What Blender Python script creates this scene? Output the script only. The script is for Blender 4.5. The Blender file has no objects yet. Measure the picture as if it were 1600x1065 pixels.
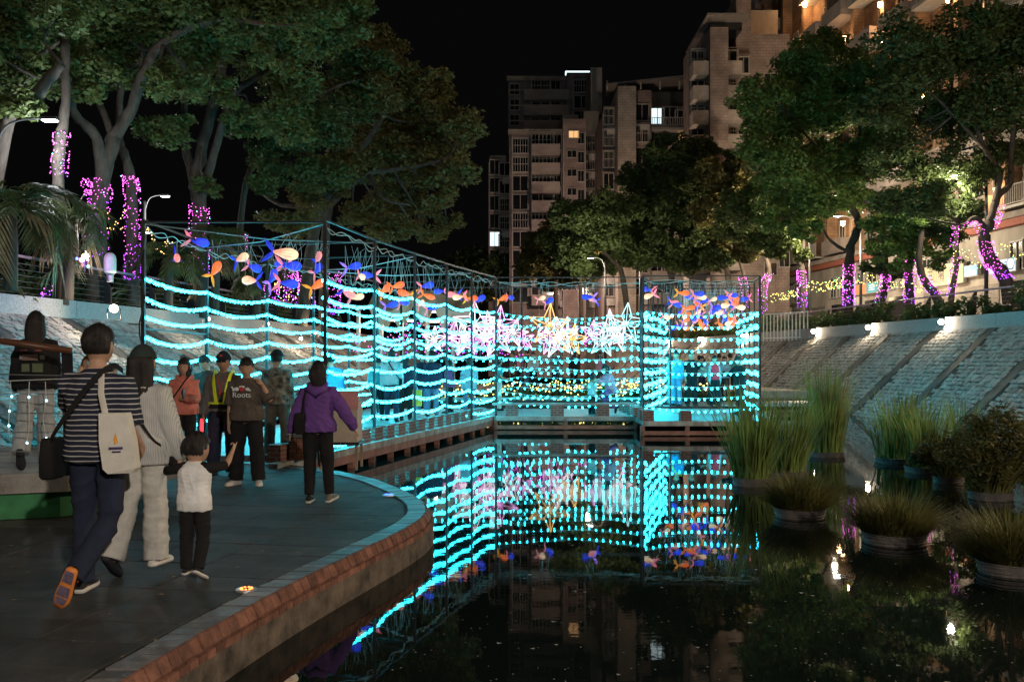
import bpy, bmesh, math, random
import numpy as np
from mathutils import Vector, Matrix

SC = bpy.context.scene
COL = SC.collection
PI = math.pi
RND = random.Random(11)
NP = np.random.RandomState(11)
# ---------------------------------------------------------------- camera, sky, sun, exposure
FPX, HZ, EYE = 1450.0, 563.0, 1.53          # focal length in 1600-px pixels, horizon row, eye height
cam_d = bpy.data.cameras.new("camera")
cam = bpy.data.objects.new("camera", cam_d)
COL.objects.link(cam)
cam.location = (0, 0, EYE)
cam.rotation_euler = (PI / 2, 0, 0)
cam_d.sensor_width = 36
cam_d.lens = FPX / 1600 * 36
cam_d.shift_y = (HZ - 532.5) / 1600
cam_d.clip_start = 0.1
cam_d.clip_end = 1500
SC.camera = cam
W = bpy.data.worlds.new("World")
SC.world = W
W.use_nodes = True
bg = W.node_tree.nodes["Background"]
bg.inputs[0].default_value = (0.62, 0.60, 0.66, 1)    # night sky over a city, the same in every direction
bg.inputs[1].default_value = 0.0032
sun_d = bpy.data.lights.new("moon", "SUN")
sun_d.energy = 0.028
sun_d.angle = math.radians(12)
sun_d.color = (1.0, 0.80, 0.72)
sun = bpy.data.objects.new("moon", sun_d)
COL.objects.link(sun)
sun.rotation_euler = (math.radians(62), 0, math.radians(-24))
SC.view_settings.view_transform = "Standard"
SC.view_settings.look = "None"
SC.view_settings.exposure = 0.0
SC.view_settings.gamma = 1.0
cy = SC.cycles
cy.max_bounces = 6
cy.diffuse_bounces = 2
cy.glossy_bounces = 3
cy.transmission_bounces = 3
cy.transparent_max_bounces = 6
cy.sample_clamp_indirect = 4.0
cy.caustics_reflective = False
cy.caustics_refractive = False
cy.use_denoising = True
cy.volume_bounces = 0

# ---------------------------------------------------------------- helpers
ORG = {}
def P(px, py, Y):
    return Vector(((px - 800) / FPX * Y, Y, EYE + (HZ - py) / FPX * Y))
TZ = -0.07                                    # level of the terrace paving
def G(px, py, z=TZ):
    s = (py - HZ) / (EYE - z)
    return Vector(((px - 800) / s, FPX / s, z))
def V(*a):
    return Vector(a)
def lerp(a, b, t):
    return a + (b - a) * t

def nodes_of(m):
    m.use_nodes = True
    return m.node_tree.nodes, m.node_tree.links, m.node_tree.nodes["Principled BSDF"]

def mat(name, col, rough=0.8, metal=0.0, var=0.25, scale=6.0, bump=0.0, bscale=60.0, rnd=0.0, spec=0.4, detail=4, stretch=None):
    m = bpy.data.materials.new(name)
    N, L, B = nodes_of(m)
    B.inputs["Roughness"].default_value = rough
    B.inputs["Metallic"].default_value = metal
    B.inputs["Specular IOR Level"].default_value = spec
    tc = N.new("ShaderNodeTexCoord")
    src = tc.outputs["Object"]
    if stretch:
        mp = N.new("ShaderNodeMapping")
        mp.inputs["Scale"].default_value = stretch
        L.new(src, mp.inputs["Vector"])
        src = mp.outputs[0]
    nz = N.new("ShaderNodeTexNoise")
    nz.inputs["Scale"].default_value = scale
    nz.inputs["Detail"].default_value = detail
    nz.inputs["Roughness"].default_value = 0.65
    L.new(src, nz.inputs["Vector"])
    rp = N.new("ShaderNodeValToRGB")
    rp.color_ramp.elements[0].position = 0.3
    rp.color_ramp.elements[1].position = 0.7
    c = np.array(col)
    rp.color_ramp.elements[0].color = (*np.clip(c * (1 - var), 0, 1), 1)
    rp.color_ramp.elements[1].color = (*np.clip(c * (1 + var), 0, 1), 1)
    L.new(nz.outputs["Fac"], rp.inputs[0])
    out = rp.outputs[0]
    if rnd > 0:
        oi = N.new("ShaderNodeObjectInfo")
        mr = N.new("ShaderNodeMapRange")
        mr.inputs[3].default_value = 1 - rnd
        mr.inputs[4].default_value = 1 + rnd
        L.new(oi.outputs["Random"], mr.inputs[0])
        mx = N.new("ShaderNodeVectorMath")
        mx.operation = "SCALE"
        L.new(out, mx.inputs[0])
        L.new(mr.outputs[0], mx.inputs["Scale"])
        out = mx.outputs[0]
    L.new(out, B.inputs["Base Color"])
    if bump > 0:
        n2 = N.new("ShaderNodeTexNoise")
        n2.inputs["Scale"].default_value = bscale
        n2.inputs["Detail"].default_value = 4
        L.new(src, n2.inputs["Vector"])
        bp = N.new("ShaderNodeBump")
        bp.inputs["Strength"].default_value = bump
        bp.inputs["Distance"].default_value = 0.02
        L.new(n2.outputs["Fac"], bp.inputs["Height"])
        L.new(bp.outputs[0], B.inputs["Normal"])
    return m

def emit(name, col, st, sample=True, base=(0.1, 0.1, 0.1)):
    m = bpy.data.materials.new(name)
    N, L, B = nodes_of(m)
    B.inputs["Base Color"].default_value = (*base, 1)
    B.inputs["Emission Color"].default_value = (*col, 1)
    B.inputs["Emission Strength"].default_value = st
    if not sample:
        m.cycles.emission_sampling = "NONE"
    return m

def brickmat(name, c1, c2, mortar, bw, bh, ms=0.012, rough=0.85, bump=0.4, axis="xz", offset=0.5):
    """brick or tile joints too small to pick apart; object coordinates in metres"""
    m = bpy.data.materials.new(name)
    N, L, B = nodes_of(m)
    B.inputs["Roughness"].default_value = rough
    tc = N.new("ShaderNodeTexCoord")
    sp = N.new("ShaderNodeSeparateXYZ")
    cb = N.new("ShaderNodeCombineXYZ")
    L.new(tc.outputs["Object"], sp.inputs[0])
    if axis == "xz":
        ad = N.new("ShaderNodeMath")
        ad.operation = "ADD"
        L.new(sp.outputs[0], ad.inputs[0])
        L.new(sp.outputs[1], ad.inputs[1])
        L.new(ad.outputs[0], cb.inputs[0])
        L.new(sp.outputs[2], cb.inputs[1])
    else:
        L.new(sp.outputs[0], cb.inputs[0])
        L.new(sp.outputs[1], cb.inputs[1])
    br = N.new("ShaderNodeTexBrick")
    br.offset = offset
    br.inputs["Color1"].default_value = (*c1, 1)
    br.inputs["Color2"].default_value = (*c2, 1)
    br.inputs["Mortar"].default_value = (*mortar, 1)
    br.inputs["Scale"].default_value = 1
    br.inputs["Mortar Size"].default_value = ms
    br.inputs["Brick Width"].default_value = bw
    br.inputs["Row Height"].default_value = bh
    L.new(cb.outputs[0], br.inputs["Vector"])
    nz = N.new("ShaderNodeTexNoise")
    nz.inputs["Scale"].default_value = 1.3
    nz.inputs["Detail"].default_value = 6
    L.new(tc.outputs["Object"], nz.inputs["Vector"])
    mr = N.new("ShaderNodeMapRange")
    mr.inputs[1].default_value = 0.3
    mr.inputs[2].default_value = 0.7
    mr.inputs[3].default_value = 0.6
    mr.inputs[4].default_value = 1.15
    L.new(nz.outputs["Fac"], mr.inputs[0])
    mx = N.new("ShaderNodeVectorMath")
    mx.operation = "SCALE"
    L.new(br.outputs["Color"], mx.inputs[0])
    L.new(mr.outputs[0], mx.inputs["Scale"])
    L.new(mx.outputs[0], B.inputs["Base Color"])
    bp = N.new("ShaderNodeBump")
    bp.inputs["Strength"].default_value = bump
    bp.inputs["Distance"].default_value = 0.01
    bp.invert = True
    L.new(br.outputs["Fac"], bp.inputs["Height"])
    L.new(bp.outputs[0], B.inputs["Normal"])
    return m

def frame_of(d, ref):
    d = Vector(d).normalized()
    u = Vector(ref) - d * d.dot(Vector(ref))
    if u.length < 1e-5:
        u = d.orthogonal()
    u.normalize()
    return u, d.cross(u)

class MB:
    """collects plain geometry, then links it as ONE mesh object"""
    def __init__(s):
        s.v, s.f, s.m = [], [], []
    def add(s, vs, fs, mi=0):
        o = len(s.v)
        s.v.extend([tuple(p) for p in vs])
        s.f.extend([tuple(i + o for i in f) for f in fs])
        s.m.extend([mi] * len(fs))
        return s
    def box(s, c, sz, rz=0.0, mi=0, taper=1.0):
        hx, hy, hz = sz[0] / 2, sz[1] / 2, sz[2] / 2
        ca, sa = math.cos(rz), math.sin(rz)
        vs = []
        for z, k in ((-hz, 1.0), (hz, taper)):
            for x, y in ((-hx, -hy), (hx, -hy), (hx, hy), (-hx, hy)):
                x, y = x * k, y * k
                vs.append((c[0] + x * ca - y * sa, c[1] + x * sa + y * ca, c[2] + z))
        return s.add(vs, [(3, 2, 1, 0), (4, 5, 6, 7), (0, 1, 5, 4), (1, 2, 6, 5), (2, 3, 7, 6), (3, 0, 4, 7)], mi)
    def bar(s, a, b, w, h, up=(0, 0, 1), mi=0):
        """rectangular bar from a to b, w across, h along up"""
        a, b = Vector(a), Vector(b)
        u, v = frame_of(b - a, up)
        u, v = u * h / 2, v * w / 2
        vs = [a - u - v, a - u + v, a + u + v, a + u - v, b - u - v, b - u + v, b + u + v, b + u - v]
        return s.add(vs, [(0, 1, 2, 3), (7, 6, 5, 4), (0, 4, 5, 1), (1, 5, 6, 2), (2, 6, 7, 3), (3, 7, 4, 0)], mi)
    def prism(s, poly, z0, z1, mi=0):
        n = len(poly)
        vs = [(p[0], p[1], z0) for p in poly] + [(p[0], p[1], z1) for p in poly]
        fs = [tuple(range(n - 1, -1, -1)), tuple(range(n, 2 * n))]
        fs += [(i, (i + 1) % n, n + (i + 1) % n, n + i) for i in range(n)]
        return s.add(vs, fs, mi)
    def rings(s, rings, cap=True, mi=0):
        n = len(rings[0])
        vs = [p for r in rings for p in r]
        fs = []
        for k in range(len(rings) - 1):
            for i in range(n):
                j = (i + 1) % n
                fs.append((k * n + i, k * n + j, (k + 1) * n + j, (k + 1) * n + i))
        if cap:
            fs.append(tuple(range(n - 1, -1, -1)))
            fs.append(tuple((len(rings) - 1) * n + i for i in range(n)))
        return s.add(vs, fs, mi)
    def tube(s, pts, rad, n=8, ref=(0.31, 0.17, 0.94), cap=True, mi=0, dome=False):
        """rad: one number, a list of numbers or a list of (along ref, across)"""
        pts = [Vector(p) for p in pts]
        if not isinstance(rad, (list, tuple)):
            rad = [rad] * len(pts)
        rad = [r if isinstance(r, (list, tuple)) else (r, r) for r in rad]
        rs = []
        for k, p in enumerate(pts):
            d = pts[min(k + 1, len(pts) - 1)] - pts[max(k - 1, 0)]
            u, v = frame_of(d, ref)
            rs.append((p, u, v, rad[k][0], rad[k][1]))
        if dome:
            p, u, v, a, b = rs[0]
            d = (pts[0] - pts[1]).normalized()
            q = min(a, b)
            pre = [(p + d * q * 0.92, u, v, a * 0.38, b * 0.38), (p + d * q * 0.6, u, v, a * 0.8, b * 0.8)]
            p, u, v, a, b = rs[-1]
            d = (pts[-1] - pts[-2]).normalized()
            q = min(a, b)
            post = [(p + d * q * 0.6, u, v, a * 0.8, b * 0.8), (p + d * q * 0.92, u, v, a * 0.38, b * 0.38)]
            rs = pre + rs + post
        R = []
        for p, u, v, a, b in rs:
            R.append([p + u * (a * math.cos(2 * PI * i / n)) + v * (b * math.sin(2 * PI * i / n)) for i in range(n)])
        return s.rings(R, cap, mi)
    def lathe(s, c, prof, n=20, mi=0, cap=True):
        R = [[(c[0] + r * math.cos(2 * PI * i / n), c[1] + r * math.sin(2 * PI * i / n), c[2] + z) for i in range(n)] for r, z in prof]
        return s.rings(R, cap, mi)
    def ball(s, c, r, n=8, k=5, mi=0):
        if not isinstance(r, (list, tuple)):
            r = (r, r, r)
        R = []
        for q in range(k + 1):
            t = -PI / 2 + PI * (q + 0.25) / (k + 0.5)
            R.append([(c[0] + r[0] * math.cos(t) * math.cos(2 * PI * i / n), c[1] + r[1] * math.cos(t) * math.sin(2 * PI * i / n), c[2] + r[2] * math.sin(t)) for i in range(n)])
        return s.rings(R, True, mi)
    def mesh(s, name, off=(0, 0, 0)):
        me = bpy.data.meshes.new(name)
        if any(off):
            ox, oy, oz = off
            me.from_pydata([(x - ox, y - oy, z - oz) for x, y, z in s.v], [], s.f)
        else:
            me.from_pydata(s.v, [], s.f)
        return me
    def build(s, name, mats, parent=None, smooth=False):
        off = ORG.get(parent.name, (0, 0, 0)) if parent else (0, 0, 0)
        me = s.mesh(name, off)
        if not isinstance(mats, (list, tuple)):
            mats = [mats]
        for m in mats:
            me.materials.append(m)
        if len(mats) > 1:
            me.polygons.foreach_set("material_index", s.m)
        return link(name, me, parent, smooth)

def link(name, me, parent=None, smooth=False):
    if smooth:
        me.polygons.foreach_set("use_smooth", [True] * len(me.polygons))
    me.update()
    o = bpy.data.objects.new(name, me)
    COL.objects.link(o)
    if parent:
        o.parent = parent
        ORG[o.name] = ORG.get(parent.name, (0, 0, 0))
    return o

def np_mesh(name, v, f, mats, parent=None, smooth=False, mi=None):
    """v (n,3), f (m,k) with one k"""
    off = ORG.get(parent.name, (0, 0, 0)) if parent else (0, 0, 0)
    v = np.asarray(v, dtype=np.float32) - np.asarray(off, dtype=np.float32)
    f = np.asarray(f, dtype=np.int32)
    me = bpy.data.meshes.new(name)
    me.vertices.add(len(v))
    me.vertices.foreach_set("co", v.ravel())
    k = f.shape[1]
    me.loops.add(f.size)
    me.loops.foreach_set("vertex_index", f.ravel())
    me.polygons.add(len(f))
    me.polygons.foreach_set("loop_start", np.arange(0, f.size, k, dtype=np.int32))
    me.polygons.foreach_set("loop_total", np.full(len(f), k, dtype=np.int32))
    for m in (mats if isinstance(mats, (list, tuple)) else [mats]):
        me.materials.append(m)
    if mi is not None:
        me.polygons.foreach_set("material_index", np.asarray(mi, dtype=np.int32))
    me.update(calc_edges=True)
    return link(name, me, parent, smooth)

def tag(o, label=None, cat=None, group=None, kind=None):
    if label: o["label"] = label
    if cat: o["category"] = cat
    if group: o["group"] = group
    if kind: o["kind"] = kind
    return o

def thing(name, label, cat, loc=(0, 0, 0), rz=0.0, group=None, local=False):
    o = bpy.data.objects.new(name, None)
    o.empty_display_size = 0.2
    COL.objects.link(o)
    o.location = loc
    o.rotation_euler = (0, 0, rz)
    ORG[o.name] = (0, 0, 0) if (local or rz) else tuple(loc)
    return tag(o, label, cat, group)

def copy_obj(o, parent=None, loc=None):
    c = o.copy()
    COL.objects.link(c)
    if parent: c.parent = parent
    if loc is not None: c.location = loc
    return c

def copy_tree(o, loc=None, rz=None, label=None, parent=None):
    c = copy_obj(o, parent, loc)
    if rz is not None: c.rotation_euler = (0, 0, rz)
    if label: c["label"] = label
    for ch in list(o.children):
        copy_tree(ch, parent=c)
    return c

def scatter(base_v, base_f, centers, scales=None):
    """copies of one tiny shape joined into arrays"""
    bv, bf = np.asarray(base_v, float), np.asarray(base_f, int)
    c = np.asarray(centers, float)
    if scales is None: scales = np.ones(len(c))
    v = bv[None] * np.asarray(scales)[:, None, None] + c[:, None, :]
    f = bf[None] + (np.arange(len(c)) * len(bv))[:, None, None]
    return v.reshape(-1, 3), f.reshape(-1, bf.shape[1])

def ico(sub=0):
    bm = bmesh.new()
    bmesh.ops.create_icosphere(bm, subdivisions=sub + 1, radius=1)
    v = [tuple(x.co) for x in bm.verts]
    f = [tuple(q.index for q in p.verts) for p in bm.faces]
    bm.free()
    return v, f
ICO = ico(0)
OCT = ([(1, 0, 0), (-1, 0, 0), (0, 1, 0), (0, -1, 0), (0, 0, 1), (0, 0, -1)],
       [(0, 2, 4), (2, 1, 4), (1, 3, 4), (3, 0, 4), (2, 0, 5), (1, 2, 5), (3, 1, 5), (0, 3, 5)])

def smooth_path(pts, k=6):
    pts = [Vector(p) for p in pts]
    Q = [pts[0] * 2 - pts[1]] + pts + [pts[-1] * 2 - pts[-2]]
    out = []
    for i in range(1, len(Q) - 2):
        a, b, c, d = Q[i - 1:i + 3]
        for j in range(k):
            t = j / k
            out.append(0.5 * ((2 * b) + (c - a) * t + (2 * a - 5 * b + 4 * c - d) * t * t + (3 * b - a - 3 * c + d) * t ** 3))
    out.append(pts[-1])
    return out

def even(pts, step):
    """points every `step` along a polyline"""
    out, acc = [pts[0]], 0.0
    for a, b in zip(pts, pts[1:]):
        L = (b - a).length
        if L < 1e-9: continue
        t = step - acc
        while t <= L:
            out.append(a.lerp(b, t / L))
            t += step
        acc = L - (t - step)
    return out

TMP = bpy.data.scenes.new("tmp")
def evaluated(o):
    TMP.collection.objects.link(o)
    TMP.view_layers[0].update()
    dg = TMP.view_layers[0].depsgraph
    me = bpy.data.meshes.new_from_object(o.evaluated_get(dg))
    d = o.data
    bpy.data.objects.remove(o)
    return me

def remesh(mb, voxel, smooth=3):
    """the union of overlapping closed shapes as one continuous skin"""
    o = bpy.data.objects.new("tmp", mb.mesh("tmp"))
    r = o.modifiers.new("r", "REMESH")
    r.mode = "VOXEL"
    r.voxel_size = voxel
    if smooth:
        q = o.modifiers.new("s", "SMOOTH")
        q.factor = 0.5
        q.iterations = smooth
    return evaluated(o)

def text_mesh(body, size, depth=0.004):
    c = bpy.data.curves.new("t", "FONT")
    c.body = body
    c.size = size
    c.extrude = depth
    c.resolution_u = 3
    c.align_x = "CENTER"
    c.align_y = "CENTER"
    return evaluated(bpy.data.objects.new("tmp", c))

def lamp(name, loc, power, col, rad=0.08, spot=None, aim=None, blend=0.6):
    d = bpy.data.lights.new(name, "SPOT" if spot else "POINT")
    d.energy = power
    d.color = col
    d.shadow_soft_size = rad
    if spot:
        d.spot_size = math.radians(spot)
        d.spot_blend = blend
    o = bpy.data.objects.new(name, d)
    COL.objects.link(o)
    o.location = loc
    if aim is not None:
        o.rotation_euler = (Vector(aim) - Vector(loc)).to_track_quat("-Z", "Y").to_euler()
    return o
# ---------------------------------------------------------------- materials shared by the setting
ZW = -0.375                                    # water level
M_CONC = mat("concrete", (0.30, 0.28, 0.26), 0.85, var=0.35, scale=3, bump=0.3, bscale=50)
M_CONC_DARK = mat("dark_concrete", (0.085, 0.08, 0.075), 0.7, var=0.4, scale=2.5, bump=0.3)
M_GRANITE = mat("granite", (0.33, 0.31, 0.31), 0.8, var=0.6, scale=42, bump=0.35, bscale=90, detail=6)
M_STONE = mat("stone", (0.27, 0.245, 0.235), 0.85, var=0.4, scale=5, bump=0.5, bscale=30, rnd=0.35)
M_STONES = mat("stone_mass", (0.29, 0.265, 0.25), 0.85, var=0.45, scale=3.2, bump=0.5, bscale=30)
M_MORTAR = mat("mortar", (0.05, 0.047, 0.044), 0.95, var=0.3, scale=8)
M_SOIL = mat("soil", (0.035, 0.03, 0.022), 0.95, var=0.5, scale=4, bump=0.6, bscale=20)
M_PAVER = mat("paver", (0.042, 0.040, 0.039), 0.76, var=0.55, scale=3.5, bump=0.4, bscale=70, rnd=0.3, spec=0.5, detail=8)
M_BRICK_O = mat("orange_brick", (0.20, 0.085, 0.055), 0.8, var=0.45, scale=10, bump=0.5, bscale=60, rnd=0.35)
M_BRICK_G = mat("grey_brick", (0.15, 0.14, 0.14), 0.52, var=0.3, scale=12, bump=0.35, bscale=60, rnd=0.3)
M_STEEL = mat("dark_steel", (0.035, 0.035, 0.038), 0.45, 0.6, var=0.25)
M_GALV = mat("galvanised_steel", (0.42, 0.42, 0.42), 0.4, 0.8, var=0.2, scale=10)
M_WHITE = mat("white_paint", (0.72, 0.72, 0.70), 0.5, var=0.1)
M_BLACK = mat("black_plastic", (0.02, 0.02, 0.022), 0.5, var=0.2)
M_WIRE = mat("pale_wire", (0.55, 0.55, 0.52), 0.6, var=0.1)
M_CABLE = mat("dark_cable", (0.03, 0.03, 0.03), 0.6, var=0.1)

# ---------------------------------------------------------------- water and terrain
def water_mat():
    m = bpy.data.materials.new("water")
    N, L, B = nodes_of(m)
    B.inputs["Base Color"].default_value = (0.006, 0.010, 0.009, 1)
    B.inputs["Roughness"].default_value = 0.015
    B.inputs["IOR"].default_value = 1.333
    tc = N.new("ShaderNodeTexCoord")
    mp = N.new("ShaderNodeMapping")
    mp.inputs["Scale"].default_value = (1.0, 1.7, 1.0)
    L.new(tc.outputs["Object"], mp.inputs["Vector"])
    n1 = N.new("ShaderNodeTexNoise")
    n1.inputs["Scale"].default_value = 1.5
    n1.inputs["Detail"].default_value = 2
    n2 = N.new("ShaderNodeTexNoise")
    n2.inputs["Scale"].default_value = 9.0
    n2.inputs["Detail"].default_value = 3
    L.new(mp.outputs[0], n1.inputs["Vector"])
    L.new(mp.outputs[0], n2.inputs["Vector"])
    b1 = N.new("ShaderNodeBump")
    b1.inputs["Strength"].default_value = 0.010
    b1.inputs["Distance"].default_value = 0.06
    b2 = N.new("ShaderNodeBump")
    b2.inputs["Strength"].default_value = 0.006
    b2.inputs["Distance"].default_value = 0.012
    n3 = N.new("ShaderNodeTexNoise")
    n3.inputs["Scale"].default_value = 0.22
    L.new(tc.outputs["Object"], n3.inputs["Vector"])
    m3 = N.new("ShaderNodeMapRange")
    m3.inputs[1].default_value = 0.50
    m3.inputs[2].default_value = 0.66
    m3.inputs[3].default_value = 0.006
    m3.inputs[4].default_value = 0.035
    L.new(n3.outputs["Fac"], m3.inputs[0])
    L.new(m3.outputs[0], b2.inputs["Strength"])
    L.new(n1.outputs["Fac"], b1.inputs["Height"])
    L.new(n2.outputs["Fac"], b2.inputs["Height"])
    L.new(b1.outputs[0], b2.inputs["Normal"])
    L.new(b2.outputs[0], B.inputs["Normal"])
    return m
M_WATER = water_mat()
tag(MB().add([(-14, -6, ZW), (26, -6, ZW), (26, 170, ZW), (-14, 170, ZW)], [(0, 1, 2, 3)]).build("water", M_WATER), kind="structure")
# small floating specks of dust and leaf bits on the still water
sp = MB()
for _ in range(1500):
    y = 3.4 + 17 * RND.random() ** 1.6
    x = RND.uniform(-1.5, 0.42 * y + 1)
    if x < -0.8 and y > 3: continue
    r = RND.uniform(0.004, 0.011) if RND.random() < .95 else RND.uniform(.015, .028)
    a = RND.random() * 3
    sp.add([(x + r * math.cos(a + k * 2.1), y + r * math.sin(a + k * 2.1), ZW + 0.002) for k in range(3)], [(0, 1, 2)])
tag(sp.build("floating_debris", mat("debris", (0.30, 0.30, 0.26), 0.8)), kind="stuff")

def LT(Y):                                    # top line of the left bank
    return -11.2 + 0.15 * (min(Y, 40) - 22)
def LBASE(Y):
    return LT(Y) + 4.2
def RT(Y):                                    # top line of the right bank
    return 15.0 - 0.1 * (Y - 32.7)
def RBASE(Y):
    return RT(Y) - 3.1
ZT, ZP = 2.57, 3.0                            # bank top, promenade level

YS = [-8, 0, 8, 16, 22, 28, 34, 40, 48, 60, 80, 120, 170]
tag(MB().prism([(LT(y) - 0.38, y) for y in YS] + [(-88, 170), (-88, -8)], -1.0, ZP).build("left_promenade", M_CONC), kind="structure")
tag(MB().prism([(RT(y) + 0.38, y) for y in YS][::-1] + [(88, -8), (88, 170)], -1.0, ZP).build("right_promenade", M_CONC), kind="structure")
tag(MB().box((5, -10.5, -0.5), (60, 5, 1.2)).build("quay", M_CONC), kind="structure")

def bank(name, side, y0, y1, near, row_h, wmin, wmax, seed, hmax=.07):
    """sloped stone revetment: bed of mortar, flush dark strips without stones, single stones"""
    rr = random.Random(seed)
    T, Bq = (LT, LBASE) if side < 0 else (RT, RBASE)
    zb = -0.45 if side > 0 else -0.1
    ys = [y0 + (y1 - y0) * i / 24 for i in range(25)]
    mb = MB()
    for a, b in zip(ys, ys[1:]):
        mb.add([(T(a), a, ZT), (T(b), b, ZT), (Bq(b), b, zb), (Bq(a), a, zb)], [(0, 1, 2, 3) if side < 0 else (3, 2, 1, 0)])
    bed = tag(mb.build(name, M_MORTAR), kind="structure")
    def pt(y, w, h):                          # w 0 bottom .. 1 top, h out of the slope
        tx, bx = T(y), Bq(y)
        dx, dz = tx - bx, ZT - zb
        L = math.hypot(dx, dz)
        nx, nz = -dz / L, dx / L
        if nz < 0: nx, nz = -nx, -nz
        return (bx + dx * w + nx * h, y, zb + dz * w + nz * h)
    L = math.hypot(T(20) - Bq(20), ZT - zb)
    rows = int(L / row_h)
    pitch, gw = 3.3, 0.42
    st = []
    for r in range(rows):
        y = y0 + rr.random() * 0.2
        while y < y1:
            w = rr.uniform(wmin, wmax) * (1.0 if y < near else 1.7)
            g = (y + 0.35) % pitch
            ge = (y + w + 0.35) % pitch
            if g < gw or ge < gw or ge < g:
                y += 0.12
                continue
            w0, w1 = r / rows, (r + 1) / rows
            c = [(y, w0), (y + w * rr.uniform(0.3, 0.6), w0 - rr.uniform(-.2, .25) / rows), (y + w, w0), (y + w, w1),
                 (y + w * rr.uniform(0.4, 0.7), w1 + rr.uniform(-.2, .2) / rows), (y, w1)]
            cy_, cw = y + w / 2, (w0 + w1) / 2
            c = [(a + rr.uniform(-.025, .025), b + rr.uniform(-.14, .14) / rows) for a, b in c]
            h = rr.uniform(0.4, 1) * hmax
            lo = [pt(lerp(cy_, a, 0.90), lerp(cw, b, 0.86), -0.01) for a, b in c]
            mid = [pt(lerp(cy_, a, 0.87), lerp(cw, b, 0.81), h * 0.75) for a, b in c]
            hi = [pt(lerp(cy_, a, 0.66), lerp(cw, b, 0.58), h) for a, b in c]
            if side > 0: lo, mid, hi = lo[::-1], mid[::-1], hi[::-1]
            d = math.hypot(lo[0][0], y)
            if abs(lo[0][0]) < 0.60 * y + 1.0:
                st.append((d, lo, mid, hi))
            y += w
    st.sort(key=lambda q: q[0])
    mass = MB()
    for k, (d, lo, mid, hi) in enumerate(st):
        if k < 290:
            m = MB()
            m.rings([lo, mid, hi])
            m.build("stone", M_STONE, bed)
        else:
            mass.rings([lo, mid, hi])
    if mass.v:
        tag(mass.build("stones", M_STONES, bed), kind="stuff")
    dark_strips = MB()
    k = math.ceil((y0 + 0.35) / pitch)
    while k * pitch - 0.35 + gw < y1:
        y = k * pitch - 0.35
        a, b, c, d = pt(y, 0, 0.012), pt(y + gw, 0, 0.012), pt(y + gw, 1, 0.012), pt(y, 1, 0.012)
        dark_strips.add([a, b, c, d], [(0, 1, 2, 3) if side > 0 else (3, 2, 1, 0)])
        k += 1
    dark_strips.build("dark_strip", M_CONC_DARK, bed)  # flush strips of dark concrete, left bare of stones
    return bed
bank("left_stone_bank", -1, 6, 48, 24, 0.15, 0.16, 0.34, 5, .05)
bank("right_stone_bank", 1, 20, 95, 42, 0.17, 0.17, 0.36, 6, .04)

def parapet(name, T, side, y0, y1, label):
    mb = MB()
    n = 14
    ys = [y0 + (y1 - y0) * i / n for i in range(n + 1)]
    for a, b in zip(ys, ys[1:]):
        x0, x1 = (T(a), T(a) + side * 0.36), (T(b), T(b) + side * 0.36)
        g = 0.01
        mb.prism([(x0[0], a + g), (x1[0], b - g), (x1[1], b - g), (x0[1], a + g)][::side], ZT - 0.35, ZT + 0.46)
    return tag(mb.build(name, M_GRANITE), label, "wall")
parapet("parapet_wall", LT, -1, 2, 62, "speckled granite parapet along the top of the left stone bank")
parapet("parapet_wall", RT, 1, 16, 110, "speckled granite parapet along the top of the right stone bank")

# ---------------------------------------------------------------- terrace, its pavers and the curved brick kerb
KPX = [(192, 1063), (240, 1033), (320, 985), (399, 941), (479, 899.5), (559, 861), (619, 832), (654, 812), (667, 795), (655, 778),
       (619, 760), (579, 746), (539, 737), (505, 732), (462, 727), (420, 722)]
KERB = [V(-1.99, -8, 0), V(-1.98, -4, 0), V(-1.97, -1, 0), V(-1.96, 1.2, 0), V(-1.955, 2.6, 0), V(-1.95, 3.5, 0), V(-1.94, 4.1, 0)] + [G(x, y, TZ + 0.02) for x, y in KPX]
KERB = [V(p.x, p.y, 0) for p in KERB]
KERB += [V(KERB[-1].x - 2.0, KERB[-1].y + 0.4, 0)]
KS = smooth_path(KERB, 10)
def offset(path, d):
    out = []
    for i, p in enumerate(path):
        t = (path[min(i + 1, len(path) - 1)] - path[max(i - 1, 0)]).normalized()
        out.append(p + V(t.y, -t.x, 0) * d)   # right-hand side = the water
    return out
inner = offset(KS, -0.2)
YEND = KS[-1].y
poly = [(p.x, p.y) for p in inner] + [(LBASE(YEND) - 0.4, YEND + 0.2), (LBASE(YEND) - .5, 12), (-14, -8)]
M_BASE = mat("joint_grit", (0.022, 0.021, 0.02), 0.9, var=0.3)
terrace = tag(MB().prism(poly, -1.0, TZ - 0.012).build("terrace", M_BASE), kind="structure")

def inside(x, y, pg):
    c = False
    n = len(pg)
    for i in range(n):
        x0, y0 = pg[i]
        x1, y1 = pg[(i + 1) % n]
        if (y0 > y) != (y1 > y) and x < (x1 - x0) * (y - y0) / (y1 - y0) + x0:
            c = not c
    return c
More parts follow.
